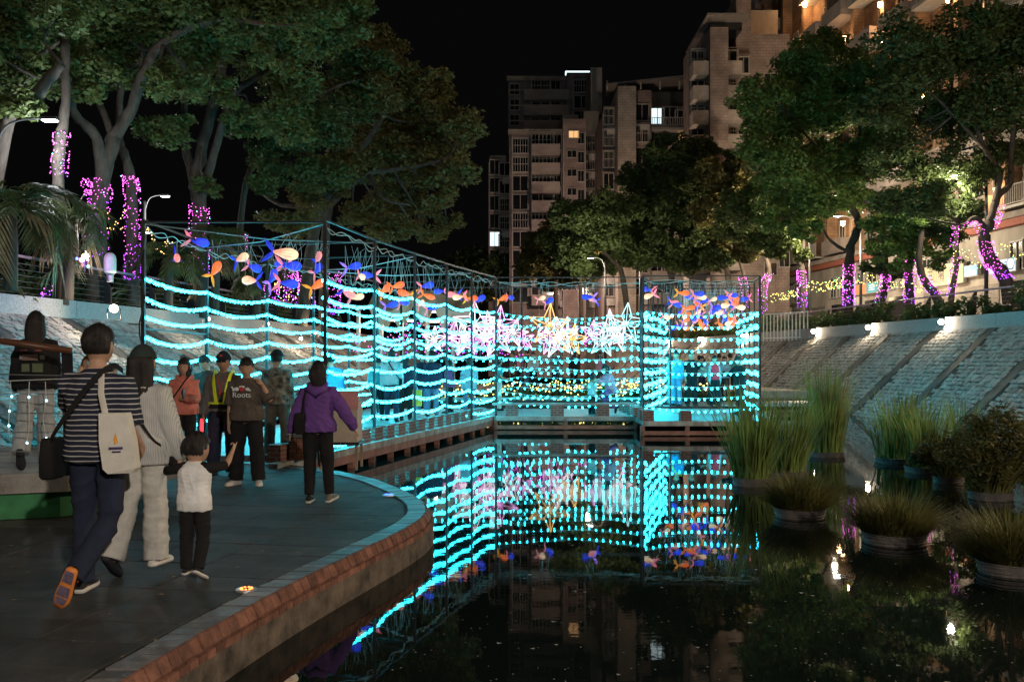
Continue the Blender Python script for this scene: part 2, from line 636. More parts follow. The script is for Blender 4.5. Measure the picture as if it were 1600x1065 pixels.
# pavers: a grid turned with the terrace; whole ones are parts, cut ones at the edge are clipped to the kerb
def clip_poly(pg, x0, y0, x1, y1, rot):
    pass
ca, sa = math.cos(-0.17), math.sin(-0.17)
PW, PL = 0.6, 0.4
nb = 0
edge_p = MB()
i_poly = [(p.x, p.y) for p in offset(KS, -0.205)] + poly[len(inner):]
cells = []
for i in range(-24, 14):
    for j in range(2, 46):
        cx, cyy = (i + 0.5 * (j % 2) * 0) * PW, j * PL
        q = [(cx, cyy), (cx + PW, cyy), (cx + PW, cyy + PL), (cx, cyy + PL)]
        q = [(ca * x - sa * y, sa * x + ca * y) for x, y in q]
        ins = [inside(x, y, i_poly) for x, y in q]
        mx, my = sum(x for x, y in q) / 4, sum(y for x, y in q) / 4
        if my < 3.2 or mx < -0.62 * my - 0.4: continue
        if all(ins): cells.append((math.hypot(mx, my), q, True))
        elif any(ins): cells.append((math.hypot(mx, my), q, False))
def cut(q):
    """the part of a paver inside the terrace edge"""
    out = []
    n = 10
    pts = []
    for a, b in zip(q, q[1:] + q[:1]):
        for k in range(n):
            pts.append((lerp(a[0], b[0], k / n), lerp(a[1], b[1], k / n)))
    c = [(sum(p[0] for p in pts) / len(pts)), (sum(p[1] for p in pts) / len(pts))]
    keep = [p for p in pts if inside(p[0], p[1], i_poly)]
    return keep if len(keep) > 2 else None
cells.sort(key=lambda c: c[0])
rest = MB()
for d, q, whole in cells:
    if not whole:
        q = cut(q)
        if not q: continue
    cx, cyy = sum(p[0] for p in q) / len(q), sum(p[1] for p in q) / len(q)
    g = 0.986
    dz = RND.uniform(-0.002, 0.003)
    top = [(lerp(cx, x, g), lerp(cyy, y, g - 0.006)) for x, y in q]
    mb = rest if nb >= 298 else MB()
    dz += TZ
    mb.rings([[(x, y, TZ - 0.014) for x, y in top], [(x, y, dz - 0.003) for x, y in top], [(lerp(cx, x, .988), lerp(cyy, y, .985), dz) for x, y in top]])
    if nb < 298: mb.build("paver", M_PAVER, terrace)
    nb += 1
if rest.v: tag(rest.build("pavers", M_PAVER, terrace), kind="stuff")

kerb = thing("brick_kerb", "curved orange and grey brick kerb edging the dark terrace above the water", "kerb", (0, 0, 0))
o0 = KS
cb_ = MB()
prof = [(o, z + TZ) for o, z in [(-0.2, -0.06), (-0.03, -0.05), (0.024, -0.078), (0.062, -0.080), (0.062, -0.110), (0.072, -0.112), (0.085, -0.8), (-0.2, -0.8)]]
base_rings = []
for a in KS[::2]:
    base_rings.append(a)
offs = [offset(KS, d) for d, z in prof]
def strip(ks, m, name):
    mb = MB()
    R_ = [[(offs[k][i].x, offs[k][i].y, prof[k][1]) for k in ks] for i in range(0, len(KS), 2)]
    for r0, r1 in zip(R_, R_[1:]):
        for q in range(len(ks) - 1):
            mb.add([r0[q], r0[q + 1], r1[q + 1], r1[q]], [(3, 2, 1, 0)])
    return mb.build(name, m, kerb)
strip([0, 1, 2, 3, 4], M_MORTAR, "mortar_bed")
strip([4, 5, 6], mat("stained_concrete", (0.115, 0.088, 0.066), 0.85, var=0.65, scale=5, bump=0.4, bscale=40), "footing")
BRK = []
def brick_row(path, step, section, m, lo=3.4, jit=0.004):
    """section(offset path point, tangent, normal) -> list of 4 corner offsets (out, z)"""
    pts = even(path, step)
    for a, b in zip(pts, pts[1:]):
        if a.y < lo: continue
        t = (b - a).normalized()
        n = V(t.y, -t.x, 0)
        e0, e1 = a + t * RND.uniform(.004, .009), b - t * RND.uniform(.004, .009)
        j = RND.uniform(-jit, jit)
        sec = [(o + j * 0.5, z + j + TZ) for o, z in section]
        bq = MB()
        bq.rings([[e0 + n * o + V(0, 0, z) for o, z in sec], [e1 + n * o + V(0, 0, z) for o, z in sec]])
        BRK.append((a.length, bq, m))
brick_row(KS, 0.125, [(-0.2, -0.04), (-0.2, 0.012), (-0.012, 0.02), (-0.012, -0.03)], M_BRICK_G)
brick_row(KS, 0.115, [(-0.008, -0.06), (-0.006, 0.022), (0.010, 0.017), (0.045, -0.056), (0.037, -0.085)], M_BRICK_O)
brick_row(KS, 0.105, [(0.052, -0.09), (0.052, -0.064), (0.074, -0.067), (0.075, -0.110), (0.05, -0.110)], M_BRICK_O)

BRK.sort(key=lambda q: q[0])
for _, q, m in BRK[:294]: q.build("brick", m, kerb)
for m in (M_BRICK_O, M_BRICK_G):
    q = MB()
    for _, b_, mm in BRK[294:]:
        if mm is m: q.add(b_.v, b_.f)
    if q.v: tag(q.build("bricks", m, kerb), kind="stuff")
# ---------------------------------------------------------------- raised platform with green front, railing
PLAT = [(-9.5, 8.9), (-5.2, 9.15), (-4.5, 9.4), (-3.9, 9.95), (-3.72, 10.6), (-4.0, 11.3), (-5.0, 12.0), (-9.2, 12.6)]
plat = tag(MB().prism(PLAT, 0.205, 0.40).build("raised_platform", M_CONC), kind="structure")
plat2 = [(-9.5, 9.0), (-5.2, 9.24), (-4.6, 9.45), (-4.3, 9.8), (-4.6, 11.4), (-9.2, 12.4)]
MB().prism(plat2, -0.06, 0.207).build("front_panel", mat("green_panel", (0.035, 0.20, 0.075), 0.6, var=0.4, scale=3), plat)
nail = MB()
for k in range(16):
    x = -9.3 + k * 0.27
    nail.box((x, 9.0 + (x + 9.5) * 0.056 - 0.006, 0.15), (0.025, 0.012, 0.025))
nail.build("panel_screws", M_BLACK, plat)
rail = thing("handrail", "brown wooden handrail with wire cables along the raised platform", "railing", (-4.4, 9.3, 0.4))
hr = [V(-7.5, 8.98, 1.86), V(-5.04, 9.12, 1.725), V(-4.36, 9.2, 1.625)]
mr = MB().tube(hr, 0.034, 12)
mr.build("wooden_rail", mat("brown_wood", (0.10, 0.04, 0.02), 0.4, var=0.4, scale=5, stretch=(1, 12, 12)), rail, True)
for a, b in ((V(-4.42, 9.28, 0.38), V(-4.42, 9.22, 1.61)), (V(-6.6, 9.16, 0.38), V(-6.6, 9.06, 1.80))):
    MB().bar(a, b, 0.012, 0.11, (1, 0, 0)).build("post", M_STEEL, rail)
for k in range(5):
    z = 0.62 + 0.19 * k
    MB().tube([V(-7.5, 9.04, z + 0.05), V(-5.4, 9.14, z + 0.02), V(-4.42, 9.24, z)], 0.006, 5).build("cable", M_GALV, rail)
M_ICE = emit("icicle_led", (0.25, 0.8, 1.0), 14)
ic = thing("icicle_lights", "icicle string of small blue white lights hanging from the handrail", "string lights", (-5, 9.1, 1.3))
wv = MB().tube([V(-6.2, 9.05, 1.34), V(-5.4, 9.1, 1.31), V(-4.95, 9.12, 1.33), V(-4.42, 9.22, 1.35)], 0.005, 5)
leds = []
for k in range(11):
    x = -6.1 + k * 0.165
    y = 9.04 + (x + 6.2) * 0.08
    L = RND.uniform(0.25, 0.85)
    pts = [V(x + RND.uniform(-.02, .02), y, 1.32 - L * t) for t in (0, .25, .5, .75, 1)]
    wv.tube(pts, 0.004, 4)
    for p in pts[1:]:
        if RND.random() < 0.62: leds.append(p + V(0.008, -0.008, 0))
wv.build("wire", M_WIRE, ic)
v, f = scatter(*ICO, [tuple(p) for p in leds], np.full(len(leds), 0.011))
np_mesh("bulbs", v, f, M_ICE, ic)["kind"] = "stuff"

# ---------------------------------------------------------------- walkways over the water
HT = 3.82                                     # height of the light tunnel frames
def TOP(px, py):
    s = (HZ - py) / (HT - EYE)
    return V((px - 800) / s, FPX / s, 0)
RW = [TOP(*q) for q in ((508, 345), (585, 376), (648, 397), (698, 413), (737, 424), (775, 434))]
LW = [TOP(*q) for q in ((224, 345), (323, 383), (417, 404), (490, 420))]
LW += [V(-4.45, 25.3, 0), V(-3.95, 27.3, 0), V(-3.5, 29.3, 0)]
BX0, BX1, BY = 3.58, 6.77, 25.35              # front of the box at the right
BL, BR = V(5.3, 32, 0), V(7.75, 32, 0)
M_DECK = brickmat("deck_tile", (0.21, 0.20, 0.19), (0.16, 0.155, 0.15), (0.05, 0.05, 0.05), 0.6, 0.3, 0.012, 0.5, 0.3, axis="xy")
M_BEAM = mat("terracotta_beam", (0.27, 0.12, 0.09), 0.85, var=0.4, scale=4, bump=0.3)
M_SLAB = mat("deck_slab", (0.33, 0.30, 0.28), 0.85, var=0.45, scale=4, bump=0.4, bscale=30)
M_PIER = brickmat("pier_brick", (0.27, 0.08, 0.06), (0.20, 0.06, 0.045), (0.22, 0.2, 0.19), 0.2, 0.065, 0.012)
def deck_edge(par, a, b, slab_h=0.12, kind="left", step=0.95):
    """slab edge, beam, posts in the water along a..b"""
    a, b = Vector(a), Vector(b)
    t = (b - a).normalized()
    n = V(t.y, -t.x, 0)
    L = (b - a).length
    k = max(1, round(L / 2.0))
    for i in range(k):
        p, q = a + t * (L * i / k + 0.006), a + t * (L * (i + 1) / k - 0.006)
        MB().bar(p - n * 0.06 + V(0, 0, -slab_h / 2), q - n * 0.06 + V(0, 0, -slab_h / 2), 0.16, slab_h).build("slab", M_SLAB, par)
    if kind == "left":
        MB().bar(a - n * 0.05 + V(0, 0, -0.195), b - n * 0.05 + V(0, 0, -0.195), 0.12, 0.145).build("beam", M_BEAM, par)
    else:
        MB().bar(a - n * 0.03 + V(0, 0, -0.30), b - n * 0.03 + V(0, 0, -0.30), 0.12, 0.10).build("beam", M_BEAM, par)
    m = round(L / step)
    for i in range(m + 1):
        p = a + t * (L * i / max(m, 1)) - n * 0.07
        MB().box((p.x, p.y, -0.42), (0.11, 0.11, 0.6 if kind != "left" else 0.3)).build("post", M_BEAM, par)
rn = []
dl = thing("left_walkway", "", "", (0, 0, 0)); dl["kind"] = "structure"
dr = (RW[-1] - RW[0]).normalized()
nn = V(dr.y, -dr.x, 0)
E0 = RW[0] - dr * 1.55 - nn * 0.05
E1 = RW[-1] - nn * 0.05
lp = [(E0.x, E0.y), (E1.x, E1.y), (-0.44, 25.9), (LW[-1].x, 25.9)]
lp = [(E0.x, E0.y)] + [(p.x - nn.x * 0.12, p.y - nn.y * 0.12) for p in RW] + [(-0.5, 25.6), (-4.9, 25.6)] + [(p.x - 0.35, p.y) for p in LW[:4]][::-1] + [(-8.0, 14.2), (E0.x - .3, YEND + 0.3)]
MB().prism(lp, -0.14, -0.002).build("deck", M_DECK, dl)
deck_edge(dl, E0, E1, 0.12, "left")
pt_ = E0 + dr * 0.5 - nn * 0.2
k = 0
while k * 0.62 < (E1 - E0).length - 0.7:
    p = pt_ + dr * (k * 0.62)
    MB().box((p.x, p.y, 0.125), (0.22, 0.4, 0.25), -math.atan2(dr.x, dr.y)).build("brick_pier", M_PIER, dl)
    k += 1
dm = thing("middle_walkway", "", "", (0, 0, 0)); dm["kind"] = "structure"
MB().prism([(-4.6, 25.62), (3.35, 25.62), (3.35, 29.6), (-4.6, 29.6)], -0.14, -0.002).build("deck", M_DECK, dm)
deck_edge(dm, V(-0.45, 25.5, 0), V(3.4, 25.5, 0), 0.12, "mid", 1.9)
for x in (0.0, 1.25, 2.5):
    MB().box((x, 25.68, 0.15), (0.36, 0.26, 0.30)).build("brick_pier", M_PIER, dm)
MB().box((1.4, 25.68, 0.33), (3.9, 0.22, 0.06)).build("bench_rail", M_SLAB, dm)
MB().box((1.0, 29.4, 0.33), (6.5, 0.22, 0.06)).build("bench_rail", M_SLAB, dm)
db = thing("box_walkway", "", "", (0, 0, 0)); db["kind"] = "structure"
MB().prism([(3.37, 23.5), (6.55, 23.5), (7.3, 25.4), (8.3, 33.5), (RBASE(34) + 1, 33.5), (RBASE(36) + 1, 35.6), (5.0, 35.6), (3.37, 29.6)], -0.14, -0.002).build("deck", M_DECK, db)
deck_edge(db, V(3.3, 23.42, 0), V(6.7, 23.42, 0), 0.12, "box", 1.1)
deck_edge(db, V(6.7, 23.42, 0), V(8.4, 33.4, 0), 0.12, "box", 1.1)
deck_edge(db, V(8.4, 33.4, 0), V(RBASE(34) + 1, 33.4, 0), 0.12, "box", 1.1)
for x in (3.45, 4.4, 5.95):
    MB().box((x, 23.58, 0.13), (0.28, 0.28, 0.26)).build("brick_pier", M_PIER, db)
for i in range(5):
    q = V(3.45, 24.2 + i * 1.1, 0.13)
    MB().box(q, (0.28, 0.4, 0.26)).build("brick_pier", M_PIER, db)
ft = tag(MB().prism([(LBASE(40) - .5, 37.5), (RBASE(38) + .8, 37.5), (RBASE(48) + .8, 48), (LBASE(48) - .5, 48)], -1, 0.3).build("far_terrace", M_CONC), kind="structure")
# ---------------------------------------------------------------- buildings
M_TILE_P = brickmat("pink_tile", (0.27, 0.205, 0.185), (0.24, 0.185, 0.17), (0.17, 0.14, 0.13), 0.45, 0.22, 0.02, 0.75, 0.2)
M_TILE_G = brickmat("grey_tile", (0.20, 0.17, 0.19), (0.18, 0.155, 0.17), (0.12, 0.11, 0.115), 0.45, 0.22, 0.02, 0.75, 0.2)
M_TILE_W = brickmat("pale_tile", (0.36, 0.31, 0.27), (0.33, 0.285, 0.25), (0.24, 0.21, 0.19), 0.45, 0.22, 0.02, 0.75, 0.2)
M_TILE_O = brickmat("ochre_tile", (0.36, 0.23, 0.14), (0.32, 0.20, 0.12), (0.22, 0.15, 0.10), 0.45, 0.22, 0.02, 0.75, 0.2)
M_RENDER = mat("dirty_render", (0.30, 0.27, 0.24), 0.9, var=0.4, scale=0.7, bump=0.3, bscale=8, stretch=(1, 1, 0.35))
M_GLASS = mat("dark_glass", (0.012, 0.014, 0.016), 0.12, var=0.3, scale=0.7, spec=0.6)
M_FRAME = mat("window_frame", (0.34, 0.32, 0.30), 0.5, var=0.15)
M_LITW = emit("lit_window_cool", (0.75, 0.95, 1.0), 1.3, False)
M_LITO = emit("lit_window_warm", (1.0, 0.55, 0.22), 1.0, False)
M_AC = mat("ac_casing", (0.42, 0.40, 0.38), 0.6, var=0.2)
M_AWN = mat("awning_sheet", (0.16, 0.14, 0.13), 0.6, var=0.3)
M_BALC = mat("balcony_render", (0.28, 0.24, 0.22), 0.85, var=0.3, scale=1.5)

def win_meshes():
    mb = MB()
    t = 0.055
    mb.box((0, -0.03, 0.5 - t / 2), (1, 0.12, t))
    mb.box((0, -0.045, -0.5 + t / 2), (1.08, 0.16, t))
    mb.box((-0.5 + t / 2, -0.03, 0), (t, 0.12, 1 - 2 * t))
    mb.box((0.5 - t / 2, -0.03, 0), (t, 0.12, 1 - 2 * t))
    mb.box((0, -0.02, 0), (t * 0.8, 0.09, 1 - 2 * t))
    fr = mb.mesh("window_frame")
    fr.materials.append(M_FRAME)
    p = MB().box((0, -0.005, 0), (0.9, 0.012, 0.9)).mesh("pane")
    p.materials.append(M_GLASS)
    pc = p.copy(); pc.materials.clear(); pc.materials.append(M_LITW)
    po = p.copy(); po.materials.clear(); po.materials.append(M_LITO)
    g = MB()
    for k in range(7):
        g.box((-0.48 + 0.16 * k, -0.42, 0), (0.025, 0.025, 1.0))
    for z in (-0.48, 0, 0.48):
        g.box((0, -0.42, z), (1, 0.03, 0.03))
    for x in (-0.49, 0.49):
        g.box((x, -0.2, -0.48), (0.03, 0.42, 0.03)); g.box((x, -0.2, 0.48), (0.03, 0.42, 0.03))
    gr = g.mesh("window_cage"); gr.materials.append(M_FRAME)
    a = MB().box((0, -0.2, 0), (0.8, 0.4, 0.6)).lathe((0, 0, 0), [(0.01, 0), (0.01, 0.01)], 6)
    a = MB().box((0, -0.2, 0), (0.8, 0.4, 0.6))
    a.rings([[(-0.12 + 0.22 * math.cos(i * PI / 6), -0.405, 0.22 * math.sin(i * PI / 6)) for i in range(12)], [(-0.12 + 0.2 * math.cos(i * PI / 6), -0.43, 0.2 * math.sin(i * PI / 6)) for i in range(12)]])
    a.box((-0.3, -0.2, -0.34), (0.05, 0.4, 0.08)).box((0.3, -0.2, -0.34), (0.05, 0.4, 0.08))
    ac = a.mesh("air_conditioner"); ac.materials.append(M_AC)
    h = MB().add([(-0.55, 0, 0.1), (0.55, 0, 0.1), (0.55, -0.6, -0.12), (-0.55, -0.6, -0.12), (-0.55, 0, 0.06), (0.55, 0, 0.06), (0.55, -0.6, -0.16), (-0.55, -0.6, -0.16)],
                 [(0, 3, 2, 1), (4, 5, 6, 7), (0, 1, 5, 4), (1, 2, 6, 5), (2, 3, 7, 6), (3, 0, 4, 7)]).mesh("awning")
    h.materials.append(M_AWN)
    b = MB().box((0, -0.5, -0.07), (1, 1.0, 0.14))
    b.box((0, -0.97, 0.42), (1, 0.07, 0.84)).box((-0.485, -0.5, 0.42), (0.03, 0.88, 0.84)).box((0.485, -0.5, 0.42), (0.03, 0.88, 0.84))
    ba = b.mesh("balcony"); ba.materials.append(M_BALC)
    b2 = MB().box((0, -0.5, -0.07), (1, 1.0, 0.14)).box((0, -0.97, 0.95), (1, 0.05, 0.05)).box((0, -0.97, 0.08), (1, 0.04, 0.04))
    for k in range(19):
        b2.box((-0.49 + 0.98 * k / 18, -0.97, 0.5), (0.012, 0.03, 0.86))
    br = b2.mesh("railing_balcony"); br.materials.append(M_FRAME)
    return fr, p, pc, po, gr, ac, h, ba, br
WF, WP, WPC, WPO, WG, WAC, WAW, WBA, WBR = win_meshes()

class Bld:
    """a building in its own axes: x along the front, -y out of the front, z up from z=0 (world)"""
    def __init__(s, name, label, loc, rz=0.0):
        s.o = thing(name, label, "building", loc, rz, local=True)
    def put(s, name, me, x, y, z, sc=(1, 1, 1), parent=None, rz=0.0):
        o = bpy.data.objects.new(name, me)
        COL.objects.link(o)
        o.parent = parent or s.o
        o.location = (x, y, z)
        o.scale = sc
        o.rotation_euler = (0, 0, rz)
        return o
    def wall(s, x0, x1, y0, y1, z0, z1, m, name="wall"):
        return MB().box(((x0 + x1) / 2, (y0 + y1) / 2, (z0 + z1) / 2), (x1 - x0, y1 - y0, z1 - z0)).build(name, m, s.o)
    def win(s, x, y, z, w, h, lit=0, cage=False, hood=False, ac=False, rz=0.0):
        f = s.put("window", WF, x, y, z, (w, 1, h), rz=rz)
        s.put("pane", [WP, WPC, WPO][lit], 0, 0, 0, parent=f)
        c, sn = math.cos(rz), math.sin(rz)
        if cage: s.put("window_cage", WG, 0, 0, 0, parent=f)
        if hood: s.put("awning", WAW, x, y, z + h / 2 + 0.12, (w, 1, 1), rz=rz)
        if ac: s.put("air_conditioner", WAC, x + 0.2 * c, y + 0.2 * sn, z - h / 2 - 0.45, rz=rz)

def zt(py, Y): return EYE + (HZ - py) / FPX * Y
def xt(px, Y): return (px - 800) / FPX * Y
rb = random.Random(3)
FH = 3.1
# the dim block upstream, purple grey
b = Bld("apartment_block", "tall purple grey apartment block with flat roof, farthest one in the middle", (0, 0, 0))
Y = 96
b.wall(xt(794, Y), xt(884, Y), Y, Y + 14, 0, zt(124, Y), M_TILE_G)
b.wall(xt(792, Y), xt(886, Y), Y - 0.25, Y, zt(127, Y), zt(120, Y), M_TILE_W, "cornice")
b.wall(xt(884.5, Y), xt(937, Y), Y - 1, Y + 14, 0, zt(118, Y), M_TILE_G)
b.wall(xt(888, Y), xt(928, Y), Y + 2, Y + 8, zt(118, Y), zt(113, Y), M_RENDER, "roof_house")
for r in range(7):
    z = zt(140 + 24 * r, Y)
    b.win(xt(804, Y), Y, z, 1.0, 1.2)
    b.put("balcony", WBA, xt(853, Y), Y, z - 1.2, (4.6, 1.1, 1.1))
    b.win(xt(845, Y), Y, z + 0.3, 2.0, 1.7, cage=r % 2 == 0)
    b.win(xt(868, Y), Y, z + 0.2, 1.0, 1.5)
    b.win(xt(907, Y), Y - 1, z, 1.6, 1.4, cage=r % 3 == 0, hood=True)
    if r: b.wall(xt(794, Y), xt(884, Y), Y - 0.08, Y, z + 1.45, z + 1.6, M_TILE_W, "floor_band")
rl = b.put("roof_light", MB().box((0, 0, 0), (2.9, 0.4, 0.35)).mesh("roof_light"), xt(906, Y), Y + 1, zt(114.5, Y) + 0.3)
rl.data.materials.append(emit("roof_sign_light", (0.75, 0.95, 1.0), 2.2, False))

b = Bld("apartment_block", "pinkish stepped apartment block with cluttered windows left of the pale shaft", (0, 0, 0))
Y = 86
b.wall(xt(762, Y), xt(797, Y), Y + 3, Y + 12, 0, zt(243, Y), M_TILE_P)
b.wall(xt(796, Y), xt(880, Y), Y, Y + 12, 0, zt(207, Y), M_TILE_P)
b.wall(xt(794, Y), xt(882, Y), Y - .3, Y, zt(211, Y), zt(203, Y), M_TILE_W, "cornice")
b.wall(xt(878.3, Y), xt(913, Y), Y - 1.4, Y + 10, 0, zt(192, Y), M_TILE_P)
b.wall(xt(913.2, Y), xt(937, Y), Y + .8, Y + 10, 0, zt(170, Y), M_RENDER)
b.wall(xt(926, Y), xt(944, Y), Y + 2, Y + 10, zt(170, Y), zt(95, Y), M_RENDER, "stair_tower")
b.wall(xt(880, Y), xt(905, Y), Y + 1, Y + 6, zt(192, Y), zt(175, Y), M_RENDER, "roof_house")
b.wall(xt(764, Y), xt(790, Y), Y + 4, Y + 9, zt(243, Y), zt(228, Y), M_RENDER, "roof_house")
for r in range(9):
    z = zt(222 + 29 * r, Y)
    if r: b.win(xt(772, Y), Y + 3, z, 1.0, 1.5, lit=1 if r == 5 else 0, hood=rb.random() < .4)
    if r: b.win(xt(788, Y), Y + 3, z - .2, 1.2, 1.3, cage=rb.random() < .6, ac=rb.random() < .5)
    b.win(xt(813, Y), Y, z - .4, 1.5, 1.5, cage=rb.random() < .3, hood=rb.random() < .5)
    b.put("balcony", WBA, xt(852, Y), Y, z - 1.3, (2.6, 1.3, 1.0))
    b.win(xt(848, Y), Y, z + 0.1, 2.2, 1.6, cage=rb.random() < .5)
    b.win(xt(870, Y), Y, z, 0.9, 1.6, ac=rb.random() < .6)
    if r > 0: b.win(xt(892, Y), Y - 1.4, z + .3, .9, .7, lit=2 if r == 0 else 0, hood=rb.random() < .4)
    b.win(xt(906, Y), Y - 1.4, z, .6, 1.1)
    b.win(xt(924, Y), Y + .8, z, 1.0, 1.6, cage=rb.random() < .7, ac=rb.random() < .6)
b.win(xt(895, Y), Y - 1.4, zt(216, Y), 1.0, .7, lit=2)
pipe = MB()
for px in (800, 842, 879, 912.5):
    pipe.tube([V(xt(px, Y), Y - .12 if px < 878 else Y - 1.5, 2), V(xt(px, Y), Y - .12 if px < 878 else Y - 1.5, zt(212, Y))], 0.06, 6)
pipe.build("drain_pipe", M_FRAME, b.o)

b = Bld("apartment_block", "apartment block with a pale windowless shaft and lit balcony windows in the middle", (0, 0, 0))
Y = 78
b.wall(xt(944, Y), xt(966, Y), Y + 1.5, Y + 10, 0, zt(170, Y), M_TILE_P)
b.wall(xt(963, Y), xt(991, Y), Y - 1.2, Y + 10, 0, zt(141, Y), M_TILE_W, "pale_shaft")
b.wall(xt(991.5, Y), xt(1018, Y), Y, Y + 10, 0, zt(141, Y), M_TILE_P)
b.wall(xt(1018.2, Y), xt(1084, Y), Y + 1.2, Y + 10, 0, zt(160, Y), M_TILE_P)
b.wall(xt(1018.2, Y), xt(1084, Y), Y + 4, Y + 10, zt(160, Y), zt(122, Y), M_RENDER, "roof_house")
rf = MB()
rf.add([(xt(945, Y), Y - 1.0, zt(136, Y)), (xt(1084, Y), Y - .6, zt(119, Y)), (xt(1084, Y), Y + 7, zt(114, Y)), (xt(960, Y), Y + 7, zt(119, Y)),
        (xt(945, Y), Y - 1.0, zt(136, Y) - .15), (xt(1084, Y), Y - .6, zt(119, Y) - .15), (xt(1084, Y), Y + 7, zt(114, Y) - .15), (xt(960, Y), Y + 7, zt(119, Y) - .15)],
       [(0, 1, 2, 3), (7, 6, 5, 4), (0, 4, 5, 1), (1, 5, 6, 2), (2, 6, 7, 3), (3, 7, 4, 0)])
rf.build("roof_canopy", M_AWN, b.o)
for px in (948, 975, 1000, 1030, 1060):
    MB().box((xt(px, Y), Y - 0.4, (zt(141, Y) + zt(130, Y)) / 2), (.12, .12, zt(128, Y) - zt(141, Y))).build("canopy_post", M_FRAME, b.o)
for r in range(9):
    z = zt(176 + 34 * r, Y)
    b.win(xt(954, Y), Y + 1.5, z, .9, 1.5, cage=rb.random() < .6, ac=rb.random() < .6, hood=rb.random() < .4)
    b.win(xt(1003, Y), Y, z, 1.2, 1.5, cage=r % 3 == 1, ac=r % 2 == 0, hood=r % 2 == 1)
    b.win(xt(1031, Y), Y + 1.2, z, 1.2, 1.5, lit=1 if r in (0, 3) else 0)
    b.win(xt(1050, Y), Y + 1.2, z, 1.4, 1.7)
    b.win(xt(1072, Y), Y + 1.2, z - .1, 1.5, 1.3, lit=2 if r == 1 else 0)
    b.put("railing_balcony" if r == 0 else "balcony", WBR if r == 0 else WBA, xt(1052, Y), Y + 1.2, z - 1.3, (3.5, 1.0, 1.0))

b = Bld("apartment_block", "brown tiled tower with bay windows right of the middle, half behind the trees", (0, 0, 0))
Y = 66
b.wall(xt(1104, Y), xt(1132, Y), Y - 1.2, Y + 2.5, 0, zt(52, Y), M_TILE_P, "pale_shaft")
b.wall(xt(1078, Y), xt(1104, Y), Y + .5, Y + 2.5, 0, zt(75, Y), M_TILE_P)
b.wall(xt(1132.2, Y), xt(1160, Y), Y + 1, Y + 9, 0, zt(70, Y), M_TILE_P)
b.wall(xt(1158, Y), xt(1182, Y), Y + 1.5, Y + 9, 0, zt(-20, Y), M_TILE_P, "stair_tower")
b.wall(xt(1182.2, Y), xt(1247, Y), Y + 2, Y + 9, 0, zt(38, Y), M_TILE_P)
b.wall(xt(1178, Y), xt(1247, Y), Y + 5, Y + 9, zt(38, Y), zt(-25, Y), M_RENDER, "roof_house")
b.wall(xt(1096, Y), xt(1160, Y), Y - 2.0, Y + 6, zt(40, Y), zt(37, Y), M_AWN, "roof_canopy")
b.wall(xt(1107, Y), xt(1156, Y), Y - 0.6, Y + 6, zt(52, Y), zt(40, Y), M_GLASS, "roof_room")
for r in range(9):
    z = zt(92 + 38 * r, Y)
    b.put("balcony", WBA, xt(1091, Y), Y + .5, z - 1.3, (1.1, 1.5, 1.0))
    b.win(xt(1092, Y), Y + .5, z, 1.0, 1.5, cage=r % 2 == 0, hood=True)
    b.put("balcony", WBA, xt(1145, Y), Y + 1, z - 1.1, (1.2, 1.4, 1.0))
    b.win(xt(1145, Y), Y + 1, z + .2, 1.1, 1.5, cage=r % 2 == 1, hood=True)
    b.win(xt(1170, Y), Y + 1.5, z, .8, 1.3, hood=r % 2 == 0)
    b.win(xt(1216, Y), Y + 2, z - .9, 1.0, 1.0, hood=False)
    b.win(xt(1238, Y), Y + 2, z - .2, .8, 1.2)

# long building along the right promenade, shops below, ochre balconies above
def FX(Y): return 29.0 - 0.1 * Y
ang = math.atan2(-1, -0.1) + PI              # local +x runs along the facade away from the camera
b = Bld("apartment_building", "long ochre apartment building with lamp lit balconies and shop signs behind the right trees", (FX(42), 42, 0), math.atan2(1, -0.1))
# local x = along facade (away), local +y = towards the river (left)  -> put front parts at +y using rz = pi
LB_ = 44.0
b.wall(0, LB_, -12, 0, ZP, 8.4, M_RENDER, "shop_floor_wall")
b.wall(0, LB_, -12, -0.6, 8.7, 46, M_TILE_O)
b.wall(-0.1, LB_, -12, 0.5, 8.4, 8.7, M_BALC, "cornice")
b.wall(-0.05, LB_, -0.1, 0.35, 8.05, 8.39, mat("red_band", (0.30, 0.10, 0.07), 0.8), "red_band")
M_BULBW = emit("balcony_lamp", (1.0, 0.62, 0.28), 30, False)
for i in range(11):
    x = 2.0 + i * 4.0
    for r in range(11):
        z = 10.4 + r * 3.2
        lit = 0
        b.win(x - .9, -0.6, z, 1.3, 1.7, rz=PI, hood=rb.random() < .2, lit=2 if rb.random() < .04 else 0)
        if rb.random() < .75:
            b.put("balcony", WBA if (i + r) % 3 else WBR, x + .2, -0.6, z - 1.4, (3.0, 1.2, 1.0), rz=PI)
        if rb.random() < .5: b.win(x + .9, -0.6, z - .1, .9, 1.9, rz=PI)
    b.wall(x + 1.75, x + 2.15, -0.6, 0.15, 8.7, 46, M_TILE_O, "pilaster")
    if rb.random() < .9:
        b.win(x - .6, 0.0, 6.6, 1.3, 1.5, rz=PI, cage=rb.random() < .4, hood=rb.random() < .3)
        b.win(x + 1.0, 0.0, 6.6, 1.0, 1.5, rz=PI, ac=rb.random() < .5)
    b.wall(x - 1.6, x + 1.3, 0.001, 0.04, ZP + .05, ZP + 2.4, M_GLASS if rb.random() < .5 else M_AWN, "shop_front")
